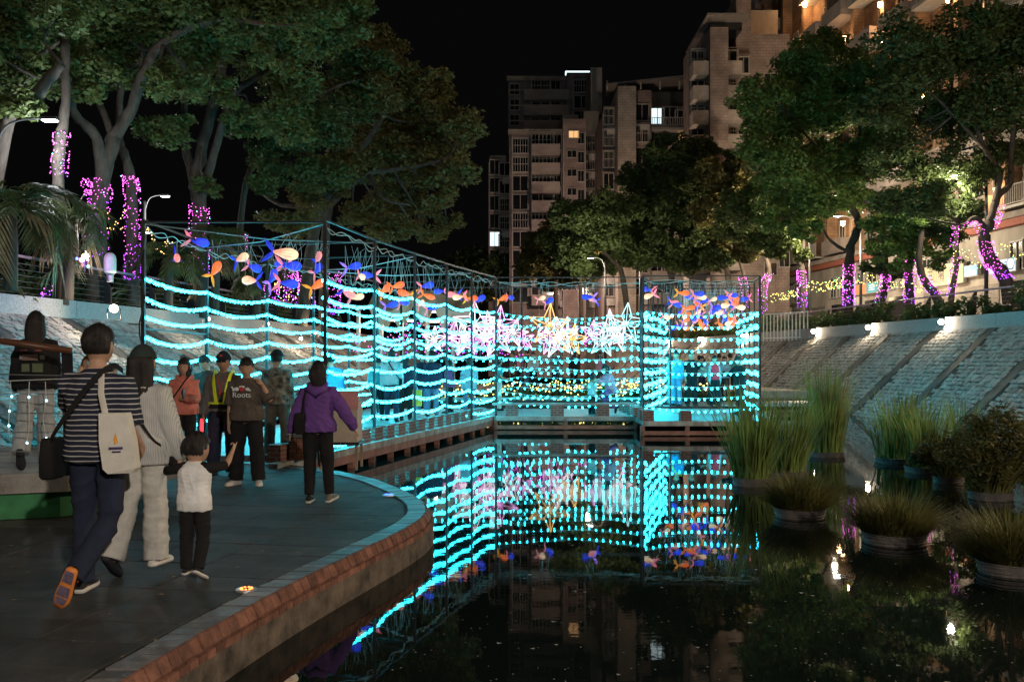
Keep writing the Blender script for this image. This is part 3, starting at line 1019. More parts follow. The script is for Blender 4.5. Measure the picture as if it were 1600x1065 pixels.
# lamps on the balconies that the photo shows lit
for px, py in ((1265, 9), (1262, 61), (1384, 9), (1389, 66), (1492, 1), (1342, 292), (1327, 62), (1492, 283), (1568, 300), (1325, 350), (1450, 150)):
    t = (px - 800) / FPX
    Yw = 29.0 / (t + 0.1)
    z = zt(py, Yw)
    pos = V(FX(Yw) - 0.35, Yw, z)
    bl = MB().ball(pos, 0.14, 10, 6)
    bl.box(pos + V(0, 0, .17), (.22, .22, .05))
    o = bl.build("balcony_light", M_BULBW)
    tag(o, "small warm light under an ochre building's balcony", "light", "balcony lights of the ochre building")
    lamp("balcony_lamp", pos - V(0.25, 0, 0.25), 120 if py < 100 else 90, (1.0, 0.50, 0.2), 0.15)

def sign(name, label, px0, px1, py0, py1, paint, mats, out=0.35):
    """flat board on the shop floor wall between two pixel columns"""
    Y0, Y1 = 29.0 / ((px0 - 800) / FPX + .1), 29.0 / ((px1 - 800) / FPX + .1)
    p0, p1 = V(FX(Y0) - out, Y0, 0), V(FX(Y1) - out, Y1, 0)
    z1, z0 = (zt(py0, (Y0 + Y1) / 2), zt(py1, (Y0 + Y1) / 2))
    c = (p0 + p1) / 2
    Ln = (p1 - p0).length
    rz = math.atan2(p1.y - p0.y, p1.x - p0.x)
    t = thing(name, label, "sign", (c.x, c.y, (z0 + z1) / 2), rz, local=True)
    H = z1 - z0
    MB().box((0, 0.1, 0), (Ln + .08, 0.18, H + .08)).build("casing", M_FRAME, t)
    paint(t, Ln, H)
    return t
def panel(t, name, x0, x1, z0, z1, m, y=-0.006):
    return MB().box(((x0 + x1) / 2, y, (z0 + z1) / 2), (x1 - x0, 0.012, z1 - z0)).build(name, m, t)
def glyphs(t, s, size, x, z, m, y=-0.016, name="lettering"):
    me = text_mesh(s, size, 0.003)
    me.materials.append(m)
    o = bpy.data.objects.new(name, me)
    COL.objects.link(o)
    o.parent = t
    o.location = (x, y, z)
    o.rotation_euler = (PI / 2, 0, 0)
    return o
M_INK = mat("sign_ink", (0.10, 0.05, 0.02), 0.6)
M_INKB = mat("sign_ink_blue", (0.05, 0.12, 0.25), 0.6)
M_SW = emit("sign_warm", (1.0, 0.74, 0.30), 0.95)
M_SB = emit("sign_blue", (0.30, 0.72, 0.95), 1.0)
M_SWB = emit("sign_pale_blue", (0.62, 0.86, 1.0), 1.05)
M_SO = emit("sign_orange", (1.0, 0.28, 0.06), 1.0)
M_STL = emit("sign_teal", (0.0, 0.48, 0.48), 0.95)
M_SWH = emit("sign_white", (1, 0.95, 0.9), 1.3)
def pa(t, L, H):
    panel(t, "panel", -L / 2, L / 2, -H / 2, H / 2, M_SW)
    for k, g in enumerate("三陽食"):
        glyphs(t, g, H * .62, -L * .28 + k * L * .27, 0, M_INK)
sign("shop_sign", "wide warm yellow lit shop sign with three dark Chinese characters", 1450, 1515, 414, 445, pa, None)
def pb(t, L, H):
    panel(t, "panel", -L / 2, L * .12, -H / 2, H / 2, M_SO)
    panel(t, "panel", L * .14, L / 2, -H / 2, H / 2, M_STL)
    panel(t, "emblem", -L * .47, -L * .38, -H * .3, H * .3, M_SWH, -0.014)
    for z in (.2, -.02, -.24):
        panel(t, "emblem", L * .22, L * .42, H * z, H * (z + .1), M_SWH, -0.014)
sign("shop_sign", "orange and teal lit shop sign between two purple trunks", 1336, 1379, 444, 459, pb, None)
def pc_(t, L, H):
    panel(t, "panel", -L / 2, L / 2, -H / 2, H / 2, M_SB)
    MB().add([(-L * .45, -.014, -H * .45), (L * .45, -.014, -H * .45), (L * .4, -.014, H * .1), (L * .15, -.014, -H * .05), (-L * .1, -.014, H * .25), (-L * .4, -.014, 0)], [(0, 1, 2, 3, 4, 5)]).build("emblem", M_SWB, t)
sign("shop_sign", "small sky blue lit sign with a pale wave picture", 1517, 1537, 415, 431, pc_, None)
def pd(t, L, H):
    panel(t, "panel", -L / 2, L / 2, -H / 2, H / 2, M_SWB)
    for k in range(4):
        for j in range(3):
            panel(t, "text_line", -L * .36 + k * L * .15, -L * .28 + k * L * .15, H * (.22 - j * .22), H * (.30 - j * .22), M_INKB, -0.014)
    panel(t, "text_line", L * .15, L * .44, -H * .38, -H * .30, M_INKB, -0.014)
    MB().tube([V(L * .33 + .3 * math.cos(a / 8 * 2 * PI), -.018, H * .12 + .3 * math.sin(a / 8 * 2 * PI)) for a in range(9)], 0.015, 4).build("emblem", M_INKB, t)
sign("shop_sign", "long pale blue white lit notice sign right of the curved purple trunk", 1557, 1598, 406, 425, pd, None)
def pe(t, L, H): panel(t, "panel", -L / 2, L / 2, -H / 2, H / 2, M_SW)
sign("shop_sign", "narrow upright warm white light box beside a purple trunk", 1425, 1431, 424, 446, pe, None, 0.6)
for px, py, pw in ((1483, 440, 160), (1357, 456, 50), (1540, 446, 70)):
    Yw = 29.0 / ((px - 800) / FPX + .1)
    lamp("shop_front_lamp", (FX(Yw) - 1.6, Yw, zt(py, Yw) - .3), pw, (1.0, .72, .4), .3)
# ---------------------------------------------------------------- trees, palms, hedges
def leafmat(name, c, var=0.45):
    m = bpy.data.materials.new(name)
    N, L, B = nodes_of(m)
    B.inputs["Roughness"].default_value = 0.55
    B.inputs["Specular IOR Level"].default_value = 0.3
    tc = N.new("ShaderNodeTexCoord")
    nz = N.new("ShaderNodeTexNoise")
    nz.inputs["Scale"].default_value = 2.2
    nz.inputs["Detail"].default_value = 5
    L.new(tc.outputs["Object"], nz.inputs["Vector"])
    rp = N.new("ShaderNodeValToRGB")
    rp.color_ramp.elements[0].position = 0.32
    rp.color_ramp.elements[1].position = 0.68
    c = np.array(c)
    rp.color_ramp.elements[0].color = (*(c * (1 - var)), 1)
    rp.color_ramp.elements[1].color = (*(c * (1 + var)), 1)
    L.new(nz.outputs["Fac"], rp.inputs[0])
    L.new(rp.outputs[0], B.inputs["Base Color"])
    tr = N.new("ShaderNodeBsdfTranslucent")
    L.new(rp.outputs[0], tr.inputs[0])
    mx = N.new("ShaderNodeMixShader")
    mx.inputs[0].default_value = 0.3
    L.new(B.outputs[0], mx.inputs[1])
    L.new(tr.outputs[0], mx.inputs[2])
    L.new(mx.outputs[0], N["Material Output"].inputs[0])
    return m
M_LEAF = leafmat("leaf_green", (0.095, 0.125, 0.038))
M_LEAF2 = leafmat("leaf_olive", (0.125, 0.115, 0.038))
M_LEAF3 = leafmat("leaf_dark", (0.062, 0.092, 0.030))
M_LEAF4 = leafmat("leaf_fresh", (0.11, 0.18, 0.045))
M_BARK = mat("bark", (0.066, 0.052, 0.042), 0.9, var=0.45, scale=7, bump=1.0, bscale=16, stretch=(1, 1, 0.3))
M_FROND = leafmat("frond", (0.06, 0.075, 0.025))
M_FROND_D = mat("dead_frond", (0.30, 0.20, 0.11), 0.8, var=0.4)
M_GRASSY = leafmat("reed_green", (0.20, 0.27, 0.07), .6)
M_GRASSB = leafmat("tuft_brown", (0.15, 0.145, 0.045), .75)

def leaves(clumps, size, rng, sub=9, flat=0.62, aspect=0.5):
    """clumps: (center, (rx,ry,rz), count). Small diamond leaves in sub-clumps near the clump's surface"""
    VV = []
    for c, r, n in clumps:
        k = max(3, int(sub * (n / 900) ** 0.5 * 1.3))
        d = rng.normal(size=(k, 3))
        d /= np.linalg.norm(d, axis=1)[:, None]
        d[:, 2] = d[:, 2] * 0.8 + 0.1
        sc_ = np.array(c) + d * np.array(r) * rng.uniform(0.45, 0.95, (k, 1))
        sr = np.mean(r) * rng.uniform(0.30, 0.55, k)
        w = rng.integers(0, k, n) if hasattr(rng, "integers") else rng.randint(0, k, n)
        e = rng.normal(size=(n, 3))
        e /= np.linalg.norm(e, axis=1)[:, None]
        e *= (rng.uniform(0, 1, (n, 1)) ** 0.45)
        e[:, 2] *= flat
        p = sc_[w] + e * sr[w][:, None]
        p[:, 2] -= 0.12 * sr[w] * (np.abs(e[:, 0]) + np.abs(e[:, 1]))
        t = rng.normal(size=(n, 3))
        t[:, 2] = t[:, 2] * 0.5 - 0.25
        t /= np.linalg.norm(t, axis=1)[:, None]
        b = np.cross(t, rng.normal(size=(n, 3)))
        b /= np.linalg.norm(b, axis=1)[:, None] + 1e-9
        s = size * rng.uniform(0.45, 1.5, (n, 1))
        q = np.stack([p - t * s * 0.5, p + b * s * aspect * 0.5, p + t * s * 0.5, p - b * s * aspect * 0.5], 1)
        VV.append(q)
    v = np.concatenate(VV).reshape(-1, 3)
    f = np.arange(len(v)).reshape(-1, 4)
    return v, f

def tree(label, limbs, clumps, size, lm, seed, base=None, cat="tree", name="tree", group=None):
    """limbs: (points, r0, r1); twigs are added from the limb ends towards the clumps"""
    rng = np.random.RandomState(seed)
    base = base or limbs[0][0][0]
    t = thing(name, label, cat, tuple(base), group=group)
    mb = MB()
    ends = []
    for pts, r0, r1 in limbs:
        pp = smooth_path(pts, 5)
        n = len(pp)
        for i in range(1, n - 1):
            pp[i] = pp[i] + V(*(rng.normal(size=3) * r0 * 0.07))
        mb.tube(pp, [lerp(r0, r1, i / (n - 1)) * (1 + 0.08 * math.sin(i * 2.1) + rng.uniform(-.05, .05)) for i in range(n)], 11)
        ends += pp[n // 2:]
    for c, r, n in clumps:
        c = Vector(c)
        e = min(ends, key=lambda q: (q - c).length)
        if (e - c).length < 6:
            md = e.lerp(c, 0.5) + V(*(rng.normal(size=3) * 0.18)) - V(0, 0, 0.15)
            pp = smooth_path([e, md, c], 4)
            k = len(pp)
            mb.tube(pp, [lerp(0.055, 0.015, i / (k - 1)) for i in range(k)], 5)
            for q in range(3):
                d = rng.normal(size=3)
                d /= np.linalg.norm(d)
                tip = c + V(*(d * np.array(r) * 0.8))
                mb.tube([pp[k // 2 + 1], pp[k // 2 + 1].lerp(tip, .5) + V(0, 0, .1), tip], [0.022, 0.015, 0.006], 4)
    mb.build("trunk", M_BARK, t, True)
    v, f = leaves(clumps, size, rng)
    np_mesh("crown", v, f, lm, t)
    return t

def pxclumps(lst, Y, dY, rng, dens):
    """(px, py, radius px) -> clumps at depth Y +- dY with leaf counts from their area"""
    out = []
    for px, py, r in lst:
        y = Y + rng.uniform(-dY, dY)
        rm = r / FPX * Y
        rm *= 1.12
        out.append((P(px, py, y), (rm, rm * 1.05, rm * 0.78), int(2.3 * dens * rm * rm)))
    return out
rt = random.Random(21)
def B(px, py, Y): return P(px, py, Y)
def base_at(px, Y, z=ZP - .1): return V(xt(px, Y), Y, z)

TREES = {}
# --- left bank
Y = 26.0
TREES["la"] = tree("big tree with a forked trunk in purple lights, left of the light tunnel", [
    ([base_at(150, Y), B(152, 340, Y), B(160, 285, Y), B(178, 215, Y)], .26, .20),
    ([B(160, 285, Y), B(150, 215, Y - .3), B(118, 180, Y - .6), B(104, 130, Y - 1), B(85, 40, Y - 1.5)], .17, .07),
    ([B(172, 225, Y), B(205, 170, Y + .2), B(240, 80, Y), B(330, 32, Y - .5), B(420, 38, Y - 1)], .19, .06),
    ([B(178, 215, Y), B(150, 150, Y + .5), B(128, 110, Y + .8), B(120, 30, Y + 1)], .10, .05),
    ([B(205, 170, Y + .2), B(222, 95, Y + .8), B(215, 10, Y + 1)], .08, .04)],
    pxclumps([(60, 60, 80), (150, 20, 85), (240, 20, 80), (330, 20, 75), (120, 120, 55), (200, 110, 50), (300, 80, 60), (20, 20, 80), (400, 25, 70), (265, 130, 42), (90, -40, 90), (300, -50, 100), (470, 20, 55), (20, 130, 50), (330, 140, 40), (440, 80, 45)], Y, 2.2, rt, 900),
    0.15, M_LEAF, 1)
TREES["lb"] = tree("slim tree leaning in purple lights beside the first tunnel pole", [
    ([base_at(210, Y + 1), B(207, 400, Y + 1), B(206, 300, Y + 1), B(196, 245, Y + 1), B(186, 215, Y + 1.2), B(190, 120, Y + 1.5)], .19, .09)],
    pxclumps([(190, 70, 50), (230, 50, 45), (160, 90, 40)], Y + 1.6, 1, rt, 700), 0.15, M_LEAF, 2)
TREES["lc"] = tree("tree with a short purple lit trunk under the street lamp at far left", [
    ([base_at(97, 23), B(90, 280, 23), B(97, 205, 23), B(104, 150, 23.2), B(100, 60, 23.4)], .16, .10),
    ([base_at(-40, 22.5), B(10, 190, 22.4), B(60, 145, 22.2), B(95, 100, 22)], .2, .12)],
    pxclumps([(10, 100, 60), (50, 30, 60), (-20, 60, 60), (90, 20, 45), (30, 165, 40)], 22.5, 1, rt, 800), 0.14, M_LEAF, 3)
Y = 30.0
TREES["ld"] = tree("tall tree with three upright stems behind the hanging fish lanterns", [
    ([base_at(312, Y), B(312, 330, Y), B(305, 290, Y), B(318, 220, Y), B(340, 140, Y), B(352, 0, Y), B(345, -60, Y)], .25, .10),
    ([B(308, 300, Y), B(290, 230, Y + .3), B(285, 150, Y + .5), B(240, 140, Y + .6), B(228, 105, Y + .8)], .15, .06),
    ([B(312, 320, Y), B(335, 240, Y - .3), B(365, 150, Y - .4), B(430, 105, Y - .6), B(500, 60, Y - 1)], .15, .05),
    ([B(340, 140, Y), B(318, 80, Y + .4), B(320, 20, Y + .5)], .09, .04)],
    pxclumps([(385, 185, 42), (262, 205, 38), (420, 110, 55), (470, 60, 60), (520, 30, 50), (390, 60, 60), (440, 190, 45), (300, 50, 60), (325, 290, 24), (545, 5, 40), (460, 140, 40), (430, -20, 70)], Y, 2, rt, 900),
    0.16, M_LEAF, 4)
Y = 34.0
TREES["le"] = tree("slender pale stemmed tree leaning right behind the tunnel corner", [
    ([base_at(366, Y), B(378, 330, Y), B(396, 250, Y), B(425, 190, Y), B(470, 160, Y), B(540, 130, Y)], .13, .05)],
    pxclumps([(430, 240, 45), (480, 200, 55), (540, 165, 50), (500, 270, 45), (560, 110, 48), (415, 285, 28)], Y, 1.8, rt, 800), 0.17, M_LEAF3, 5)
Y = 37.0
TREES["lf"] = tree("wide spreading tree leaning over the water behind the light tunnel", [
    ([base_at(470, Y), B(490, 370, Y), B(505, 320, Y), B(530, 280, Y), B(560, 240, Y), B(600, 180, Y)], .26, .09),
    ([base_at(505, Y + .5), B(510, 350, Y + .5), B(525, 310, Y), B(575, 272, Y), B(640, 262, Y - .5), B(690, 250, Y - 1)], .2, .06),
    ([B(505, 320, Y), B(440, 320, Y + .5), B(395, 290, Y + 1)], .13, .05),
    ([B(575, 272, Y), B(600, 310, Y - 1), B(640, 320, Y - 1.2)], .08, .04)],
    pxclumps([(580, 200, 60), (640, 180, 58), (690, 190, 50), (610, 250, 55), (660, 255, 52), (700, 240, 45), (560, 140, 55), (620, 120, 50), (670, 140, 45), (720, 205, 34), (600, 310, 42), (650, 310, 44), (690, 300, 34), (550, 260, 40), (560, 340, 35), (620, 360, 36), (670, 360, 32), (500, 300, 40), (450, 350, 38), (720, 270, 28), (590, 75, 45), (700, 345, 22), (535, 75, 45)], Y, 2.2, rt, 700),
    0.18, M_LEAF2, 6)
# --- right bank
Y = 44.0
TREES["ra"] = tree("round crowned green tree with a straight purple lit trunk behind the right hedge", [
    ([base_at(1326, Y), B(1326, 430, Y), B(1330, 385, Y), B(1342, 350, Y), B(1330, 320, Y), B(1322, 270, Y)], .24, .14),
    ([B(1328, 395, Y), B(1305, 382, Y), B(1290, 365, Y), B(1270, 320, Y)], .09, .04),
    ([B(1330, 320, Y), B(1290, 250, Y), B(1250, 200, Y)], .12, .05), ([B(1322, 270, Y), B(1345, 200, Y), B(1350, 120, Y)], .12, .05)],
    pxclumps([(1200, 210, 45), (1250, 180, 58), (1310, 170, 58), (1220, 270, 52), (1280, 260, 58), (1340, 250, 52), (1240, 320, 46), (1300, 310, 46), (1190, 150, 40), (1250, 115, 52), (1310, 105, 55), (1360, 140, 50), (1380, 215, 46), (1215, 345, 30), (1260, 360, 26), (1180, 240, 28), (1280, 75, 40), (1350, 310, 35)], Y, 2.6, rt, 700), 0.19, M_LEAF4, 7)
Y = 36.0
TREES["rb"] = tree("largest right tree with a curved forked trunk wrapped in purple lights", [
    ([base_at(1580, Y), B(1572, 438, Y), B(1548, 405, Y), B(1538, 375, Y), B(1546, 345, Y)], .27, .2),
    ([B(1546, 350, Y), B(1558, 310, Y), B(1578, 285, Y), B(1580, 240, Y), B(1590, 160, Y)], .15, .08),
    ([B(1542, 360, Y), B(1525, 340, Y), B(1510, 350, Y), B(1500, 352, Y)], .10, .06),
    ([B(1556, 315, Y), B(1560, 270, Y - .2), B(1540, 235, Y), B(1520, 180, Y)], .14, .06),
    ([B(1540, 235, Y), B(1490, 180, Y), B(1450, 140, Y)], .08, .04)],
    pxclumps([(1420, 120, 62), (1480, 90, 66), (1550, 80, 70), (1440, 190, 60), (1500, 180, 62), (1565, 170, 60), (1400, 250, 48), (1460, 260, 50), (1520, 270, 48), (1580, 240, 48), (1380, 170, 46), (1600, 100, 60), (1440, 310, 40), (1490, 330, 38), (1500, 50, 50), (1410, 60, 46), (1580, 40, 50), (1620, 180, 50), (1400, 310, 36)], Y, 2.6, rt, 750), 0.17, M_LEAF3, 8)
Y = 40.0
TREES["rc"] = tree("low leafy tree with a bent purple lit trunk in front of the shops", [
    ([base_at(1425, Y), B(1422, 460, Y), B(1420, 425, Y), B(1430, 380, Y), B(1410, 340, Y), B(1385, 320, Y), B(1350, 315, Y)], .2, .07),
    ([B(1420, 425, Y), B(1405, 400, Y), B(1395, 370, Y)], .08, .04)],
    pxclumps([(1400, 350, 36), (1440, 350, 38), (1380, 380, 30), (1430, 385, 34), (1470, 375, 30), (1400, 410, 24), (1475, 405, 22), (1375, 345, 28), (1450, 320, 30)], Y, 1.4, rt, 800), 0.17, M_LEAF4, 9)
Y = 38.0
TREES["rd"] = tree("small tree with a slanting purple lit trunk before the yellow shop sign", [
    ([base_at(1480, Y), B(1462, 462, Y), B(1445, 440, Y), B(1436, 405, Y), B(1440, 360, Y)], .2, .1)],
    pxclumps([(1440, 330, 30), (1460, 350, 26)], Y, .8, rt, 800), 0.2, M_LEAF3, 10)
TREES["re"] = tree("thin tree with purple lights between the yellow and the blue shop signs", [
    ([base_at(1482, Y - .5), B(1488, 455, Y - .5), B(1495, 410, Y - .5), B(1494, 350, Y - .5), B(1496, 300, Y - .5)], .13, .06)],
    pxclumps([(1495, 300, 30), (1510, 325, 25)], Y, .8, rt, 800), 0.2, M_LEAF3, 11)
TREES["ri"] = tree("slim leaning tree with violet lights right of the orange sign", [
    ([base_at(1365, 43), B(1378, 470, 43), B(1384, 440, 43), B(1383, 400, 43), B(1380, 360, 43)], .17, .1)],
    pxclumps([(1380, 390, 24), (1365, 420, 20), (1400, 425, 18)], 43, .8, rt, 800), 0.22, M_LEAF3, 15)
Y = 52.0
TREES["rf"] = tree("tree with a forked trunk and purple lights left of the straight lit trunk", [
    ([base_at(1254, Y), B(1253, 430, Y), B(1250, 410, Y), B(1225, 370, Y), B(1195, 335, Y)], .2, .1),
    ([B(1250, 412, Y), B(1256, 370, Y), B(1255, 320, Y)], .13, .06), ([B(1225, 370, Y), B(1232, 330, Y), B(1240, 300, Y)], .08, .04)],
    pxclumps([(1180, 330, 38), (1220, 310, 38), (1150, 350, 36), (1190, 370, 30), (1240, 345, 30), (1210, 390, 22), (1250, 395, 18), (1160, 320, 34), (1200, 350, 34), (1230, 370, 24)], Y, 2, rt, 700), 0.27, M_LEAF, 12)
Y = 58.0
TREES["rg"] = tree("tree with a purple lit trunk just right of the lit box", [
    ([base_at(1194, Y), B(1193, 450, Y), B(1202, 425, Y), B(1196, 400, Y), B(1190, 370, Y)], .22, .1),
    ([base_at(1168, Y + 1), B(1164, 455, Y + 1), B(1160, 420, Y + 1), B(1140, 380, Y)], .18, .09)],
    pxclumps([(1150, 300, 36), (1110, 330, 36), (1140, 380, 30), (1170, 390, 26), (1120, 270, 34), (1160, 255, 30)], Y, 2, rt, 500), 0.3, M_LEAF2, 13)
Y = 62.0
TREES["rh"] = tree("broad dark tree in front of the apartment blocks in the middle", [
    ([base_at(1055, Y), B(1050, 440, Y), B(1042, 405, Y), B(1050, 360, Y), B(1040, 320, Y)], .26, .12),
    ([base_at(985, Y), B(972, 430, Y), B(955, 405, Y), B(930, 380, Y)], .22, .1),
    ([base_at(1150, Y), B(1130, 405, Y), B(1085, 370, Y), B(1060, 350, Y)], .22, .09)],
    pxclumps([(960, 330, 42), (1010, 290, 46), (1060, 270, 48), (1110, 290, 44), (1000, 350, 42), (1050, 330, 44), (1095, 345, 40), (930, 370, 36), (980, 390, 34), (1030, 390, 34), (1080, 390, 34), (1120, 400, 30), (900, 340, 34), (880, 380, 34), (900, 410, 28), (940, 415, 26), (1085, 240, 34), (1040, 235, 32), (1130, 330, 36), (1150, 380, 32), (1000, 400, 34), (1060, 410, 32), (940, 370, 38), (900, 390, 32)], Y, 3, rt, 680), 0.26, M_LEAF3, 14)
Y = 74.0
TREES["rk"] = tree("dim olive tree at the foot of the stepped apartment block", [
    ([base_at(870, Y), B(868, 420, Y), B(872, 390, Y)], .22, .1), ([base_at(910, Y), B(906, 430, Y), B(900, 400, Y)], .2, .1)],
    pxclumps([(860, 380, 30), (850, 410, 30), (890, 400, 30), (830, 420, 26), (900, 430, 26), (860, 440, 24), (835, 395, 26), (880, 360, 28), (910, 400, 28)], Y, 3, rt, 620), 0.36, M_LEAF2, 16)
Y = 92.0
TREES["rl"] = tree("dark distant tree closing the end of the canal", [
    ([base_at(740, Y), B(742, 440, Y), B(745, 410, Y)], .3, .15)],
    pxclumps([(735, 410, 32), (770, 420, 32), (700, 430, 30), (745, 450, 34), (790, 445, 28), (715, 465, 28), (775, 470, 26)], Y, 3, rt, 300), 0.42, M_LEAF3, 17)

# --- hedges: loose leaves, one mass each
def hedge(name, label, T, off, w, h, y0, y1, n, size, m, seed, z0=None):
    rng = np.random.RandomState(seed)
    cl = []
    k = int((y1 - y0) / 1.1)
    for i in range(k):
        y = lerp(y0, y1, (i + rng.uniform(0, 1)) / k)
        hh = h * rng.uniform(0.65, 1.15)
        cl.append(((T(y) + off + rng.uniform(-.2, .2), y, (z0 or ZP) + hh * .45), (w, 0.95, hh * .55), n))
    v, f = leaves(cl, size, rng, 7, 0.8)
    return tag(np_mesh(name, v, f, m), label, "hedge")
hedge("hedge", "dark clipped hedge behind the right parapet under the purple trunks", RT, 1.1, .55, 1.0, 22, 62, 620, .13, M_LEAF3, 31)
hedge("hedge", "dark shrubs behind the left parapet around the lit tree trunks", LT, -1.5, .7, 1.3, 17, 46, 520, .15, M_LEAF3, 32)
hedge("hedge", "taller rough shrubs along the far right promenade by the lit box", RT, 1.5, .6, 1.3, 62, 90, 300, .2, M_LEAF3, 33)

# --- palms and broad leaved plants at the left edge
def palm(label, base, h, nf, L, seed, dead=0.2, droop=1.0, trunk=True):
    rr = random.Random(seed)
    t = thing("palm", label, "palm", tuple(base))
    top = Vector(base) + V(0, 0, h)
    if trunk:
        MB().tube([Vector(base), Vector(base) + V(.05, 0, h * .5), top], [.15, .12, .13], 9).build("trunk", M_BARK, t, True)
    for k in range(nf):
        a = rr.uniform(0, 2 * PI)
        el = rr.uniform(-0.3, 1.1)
        isd = el < 0.0 and rr.random() < dead * 2.5
        l = L * rr.uniform(.75, 1.1)
        mb = MB()
        pts = []
        p = Vector(top)
        e = el
        for i in range(8):
            pts.append(Vector(p))
            d = V(math.cos(a) * math.cos(e), math.sin(a) * math.cos(e), math.sin(e))
            p = p + d * l / 7
            e -= (0.22 + 0.12 * i * .5) * droop
        mb.tube(pts, [lerp(.02, .005, i / 7) for i in range(8)], 4)
        for i in range(14):
            s = 1 + i * 6 / 14
            q = pts[int(s)].lerp(pts[min(int(s) + 1, 7)], s - int(s))
            dd = (pts[min(int(s) + 1, 7)] - pts[int(s)]).normalized()
            sd = dd.cross(V(0, 0, 1)).normalized()
            ll = l * .36 * math.sin(PI * (i + 3) / 18)
            for sg in (-1, 1):
                tip = q + (dd * .7 + sd * sg * .8 + V(0, 0, -.35 - (0.4 if isd else 0))) * ll
                wv_ = dd * .028
                md = q.lerp(tip, .5) + V(0, 0, .03)
                mb.add([q - wv_, md - wv_ * 1.3, tip, md + wv_ * 1.3, q + wv_], [(0, 1, 3, 4), (1, 2, 3)])
        mb.build("frond", M_FROND_D if isd else M_FROND, t)
    return t
palm("large palm with warm lit drooping fronds at the left edge", V(xt(15, 19.5), 19.5, ZP), 1.75, 26, 2.0, 1, .5)
palm("palm with brown hanging dead fronds behind the left cable railing", V(xt(105, 22.5), 22.5, ZP), 1.9, 20, 1.6, 2, .9, 1.3)
palm("small palm beside the first light tunnel pole, mostly in shade", V(xt(262, 27), 27, ZP), 1.5, 16, 1.5, 3, .2)
palm("palm behind the orange fish lantern on the left bank", V(xt(335, 29), 29, ZP), 2.2, 18, 1.7, 4, .2)
palm("small green palm below the hanging lanterns on the left bank", V(xt(400, 33), 33, ZP), 1.6, 16, 1.6, 5, .2)

def broadleaf(label, base, n, L, seed):
    rr = random.Random(seed)
    t = thing("broadleaf_plant", label, "plant", tuple(base))
    for k in range(n):
        a, el, l = rr.uniform(0, 2 * PI), rr.uniform(.5, 1.4), L * rr.uniform(.6, 1.1)
        p = Vector(base) + V(rr.uniform(-.15, .15), rr.uniform(-.15, .15), 0)
        pts, e = [], el
        for i in range(6):
            pts.append(Vector(p))
            p = p + V(math.cos(a) * math.cos(e), math.sin(a) * math.cos(e), math.sin(e)) * l / 5
            e -= .35
        mb = MB()
        sd = V(-math.sin(a), math.cos(a), 0)
        vs, fs = [], []
        for i, q in enumerate(pts):
            w = l * .10 * math.sin(PI * (i + .35) / 5.4)
            vs += [q - sd * w + V(0, 0, w * .3), q, q + sd * w + V(0, 0, w * .3)]
        for i in range(5):
            fs += [(3 * i, 3 * i + 1, 3 * i + 4, 3 * i + 3), (3 * i + 1, 3 * i + 2, 3 * i + 5, 3 * i + 4)]
        mb.add(vs, fs).build("leaf", M_FROND if rr.random() < .85 else M_FROND_D, t)
    return t
rs = random.Random(9)
for k, (px, Yb, n, L, lb) in enumerate([(8, 20.5, 16, 1.1, "leafy plant behind the left parapet at the picture edge"), (38, 21.2, 15, 1.0, "leafy plant behind the left parapet, second from the edge"),
                       (72, 21.8, 16, 1.1, "leafy plant with long blades under the brown palm"), (112, 22.4, 14, .9, "leafy plant beside the small violet lights on the left bank"),
                       (262, 26.2, 14, 1.0, "leafy plant behind the first strings of the tunnel wall"), (300, 27.5, 14, 1.0, "leafy plant under the orange fish lantern"), (345, 29.5, 14, 1.1, "leafy plant lit by the small ground spotlight in the tunnel's left side")]):
    broadleaf(lb, V(LT(Yb) - .75 - rs.random() * .3, Yb, ZP), n, L, k + 50)
# ---------------------------------------------------------------- street lamps, railings, floodlights
M_POLE = mat("dark_pole_paint", (.05, .05, .052), .5, .3, var=.2)
M_LED_HEAD = emit("street_lamp_led", (0.85, 0.95, 1.0), 22, False)
def street_lamp(label, base, h, arm, power, col, vis=True):
    t = thing("street_lamp", label, "street lamp", tuple(base))
    b = Vector(base)
    top = b + V(0, 0, h)
    MB().tube([b, b + V(0, 0, h * .5), top], [.09, .075, .06], 10).build("pole", M_POLE, t, True)
    a = Vector(arm)
    MB().tube(smooth_path([top - V(0, 0, .5), top + a * .25 + V(0, 0, .05), top + a * .6 + V(0, 0, .22), top + a + V(0, 0, .25)], 4), .026, 8).build("arm", M_POLE, t, True)
    hd = top + a + V(0, 0, .24)
    an = a.normalized()
    hm = MB().bar(hd - an * .02, hd + an * .38, .2, .07).build("lamp_head", M_POLE, t)
    MB().bar(hd + an * .04 - V(0, 0, .045), hd + an * .35 - V(0, 0, .045), .16, .03).build("diffuser", M_LED_HEAD, hm)
    p = hd + an * .36 - V(0, 0, .55)
    lamp("street_lamp_light", p, power, col, .12)
    return t
hd = P(75, 185, 22)
street_lamp("grey street lamp with a curved arm and glaring white head at the upper left", (hd.x - 1.3, hd.y, ZP), hd.z - ZP - .25, (1.15, 0, 0), 330, (0.88, 0.95, 1.0))
for px, py, Yl, pw, lb in ((262, 305, 40, 700, "distant street lamp with white head between the left trees"), (160, 301, 36, 420, "distant street lamp glowing behind the forked purple trunk"),
                           (236, 362, 47, 400, "lowest distant street lamp near the yellow fairy lights on the left")):
    hd = P(px, py, Yl)
    street_lamp(lb, (hd.x - 1.0, hd.y, ZP), hd.z - ZP - .25, (.7, 0, 0), pw, (0.95, 0.95, .9))
street_lamp("grey street lamp post between the forked purple trunk and the shops", (xt(1541, 37), 37, ZP), 5.6, (-1.3, -.4, 0), 650, (1.0, 0.84, 0.62))
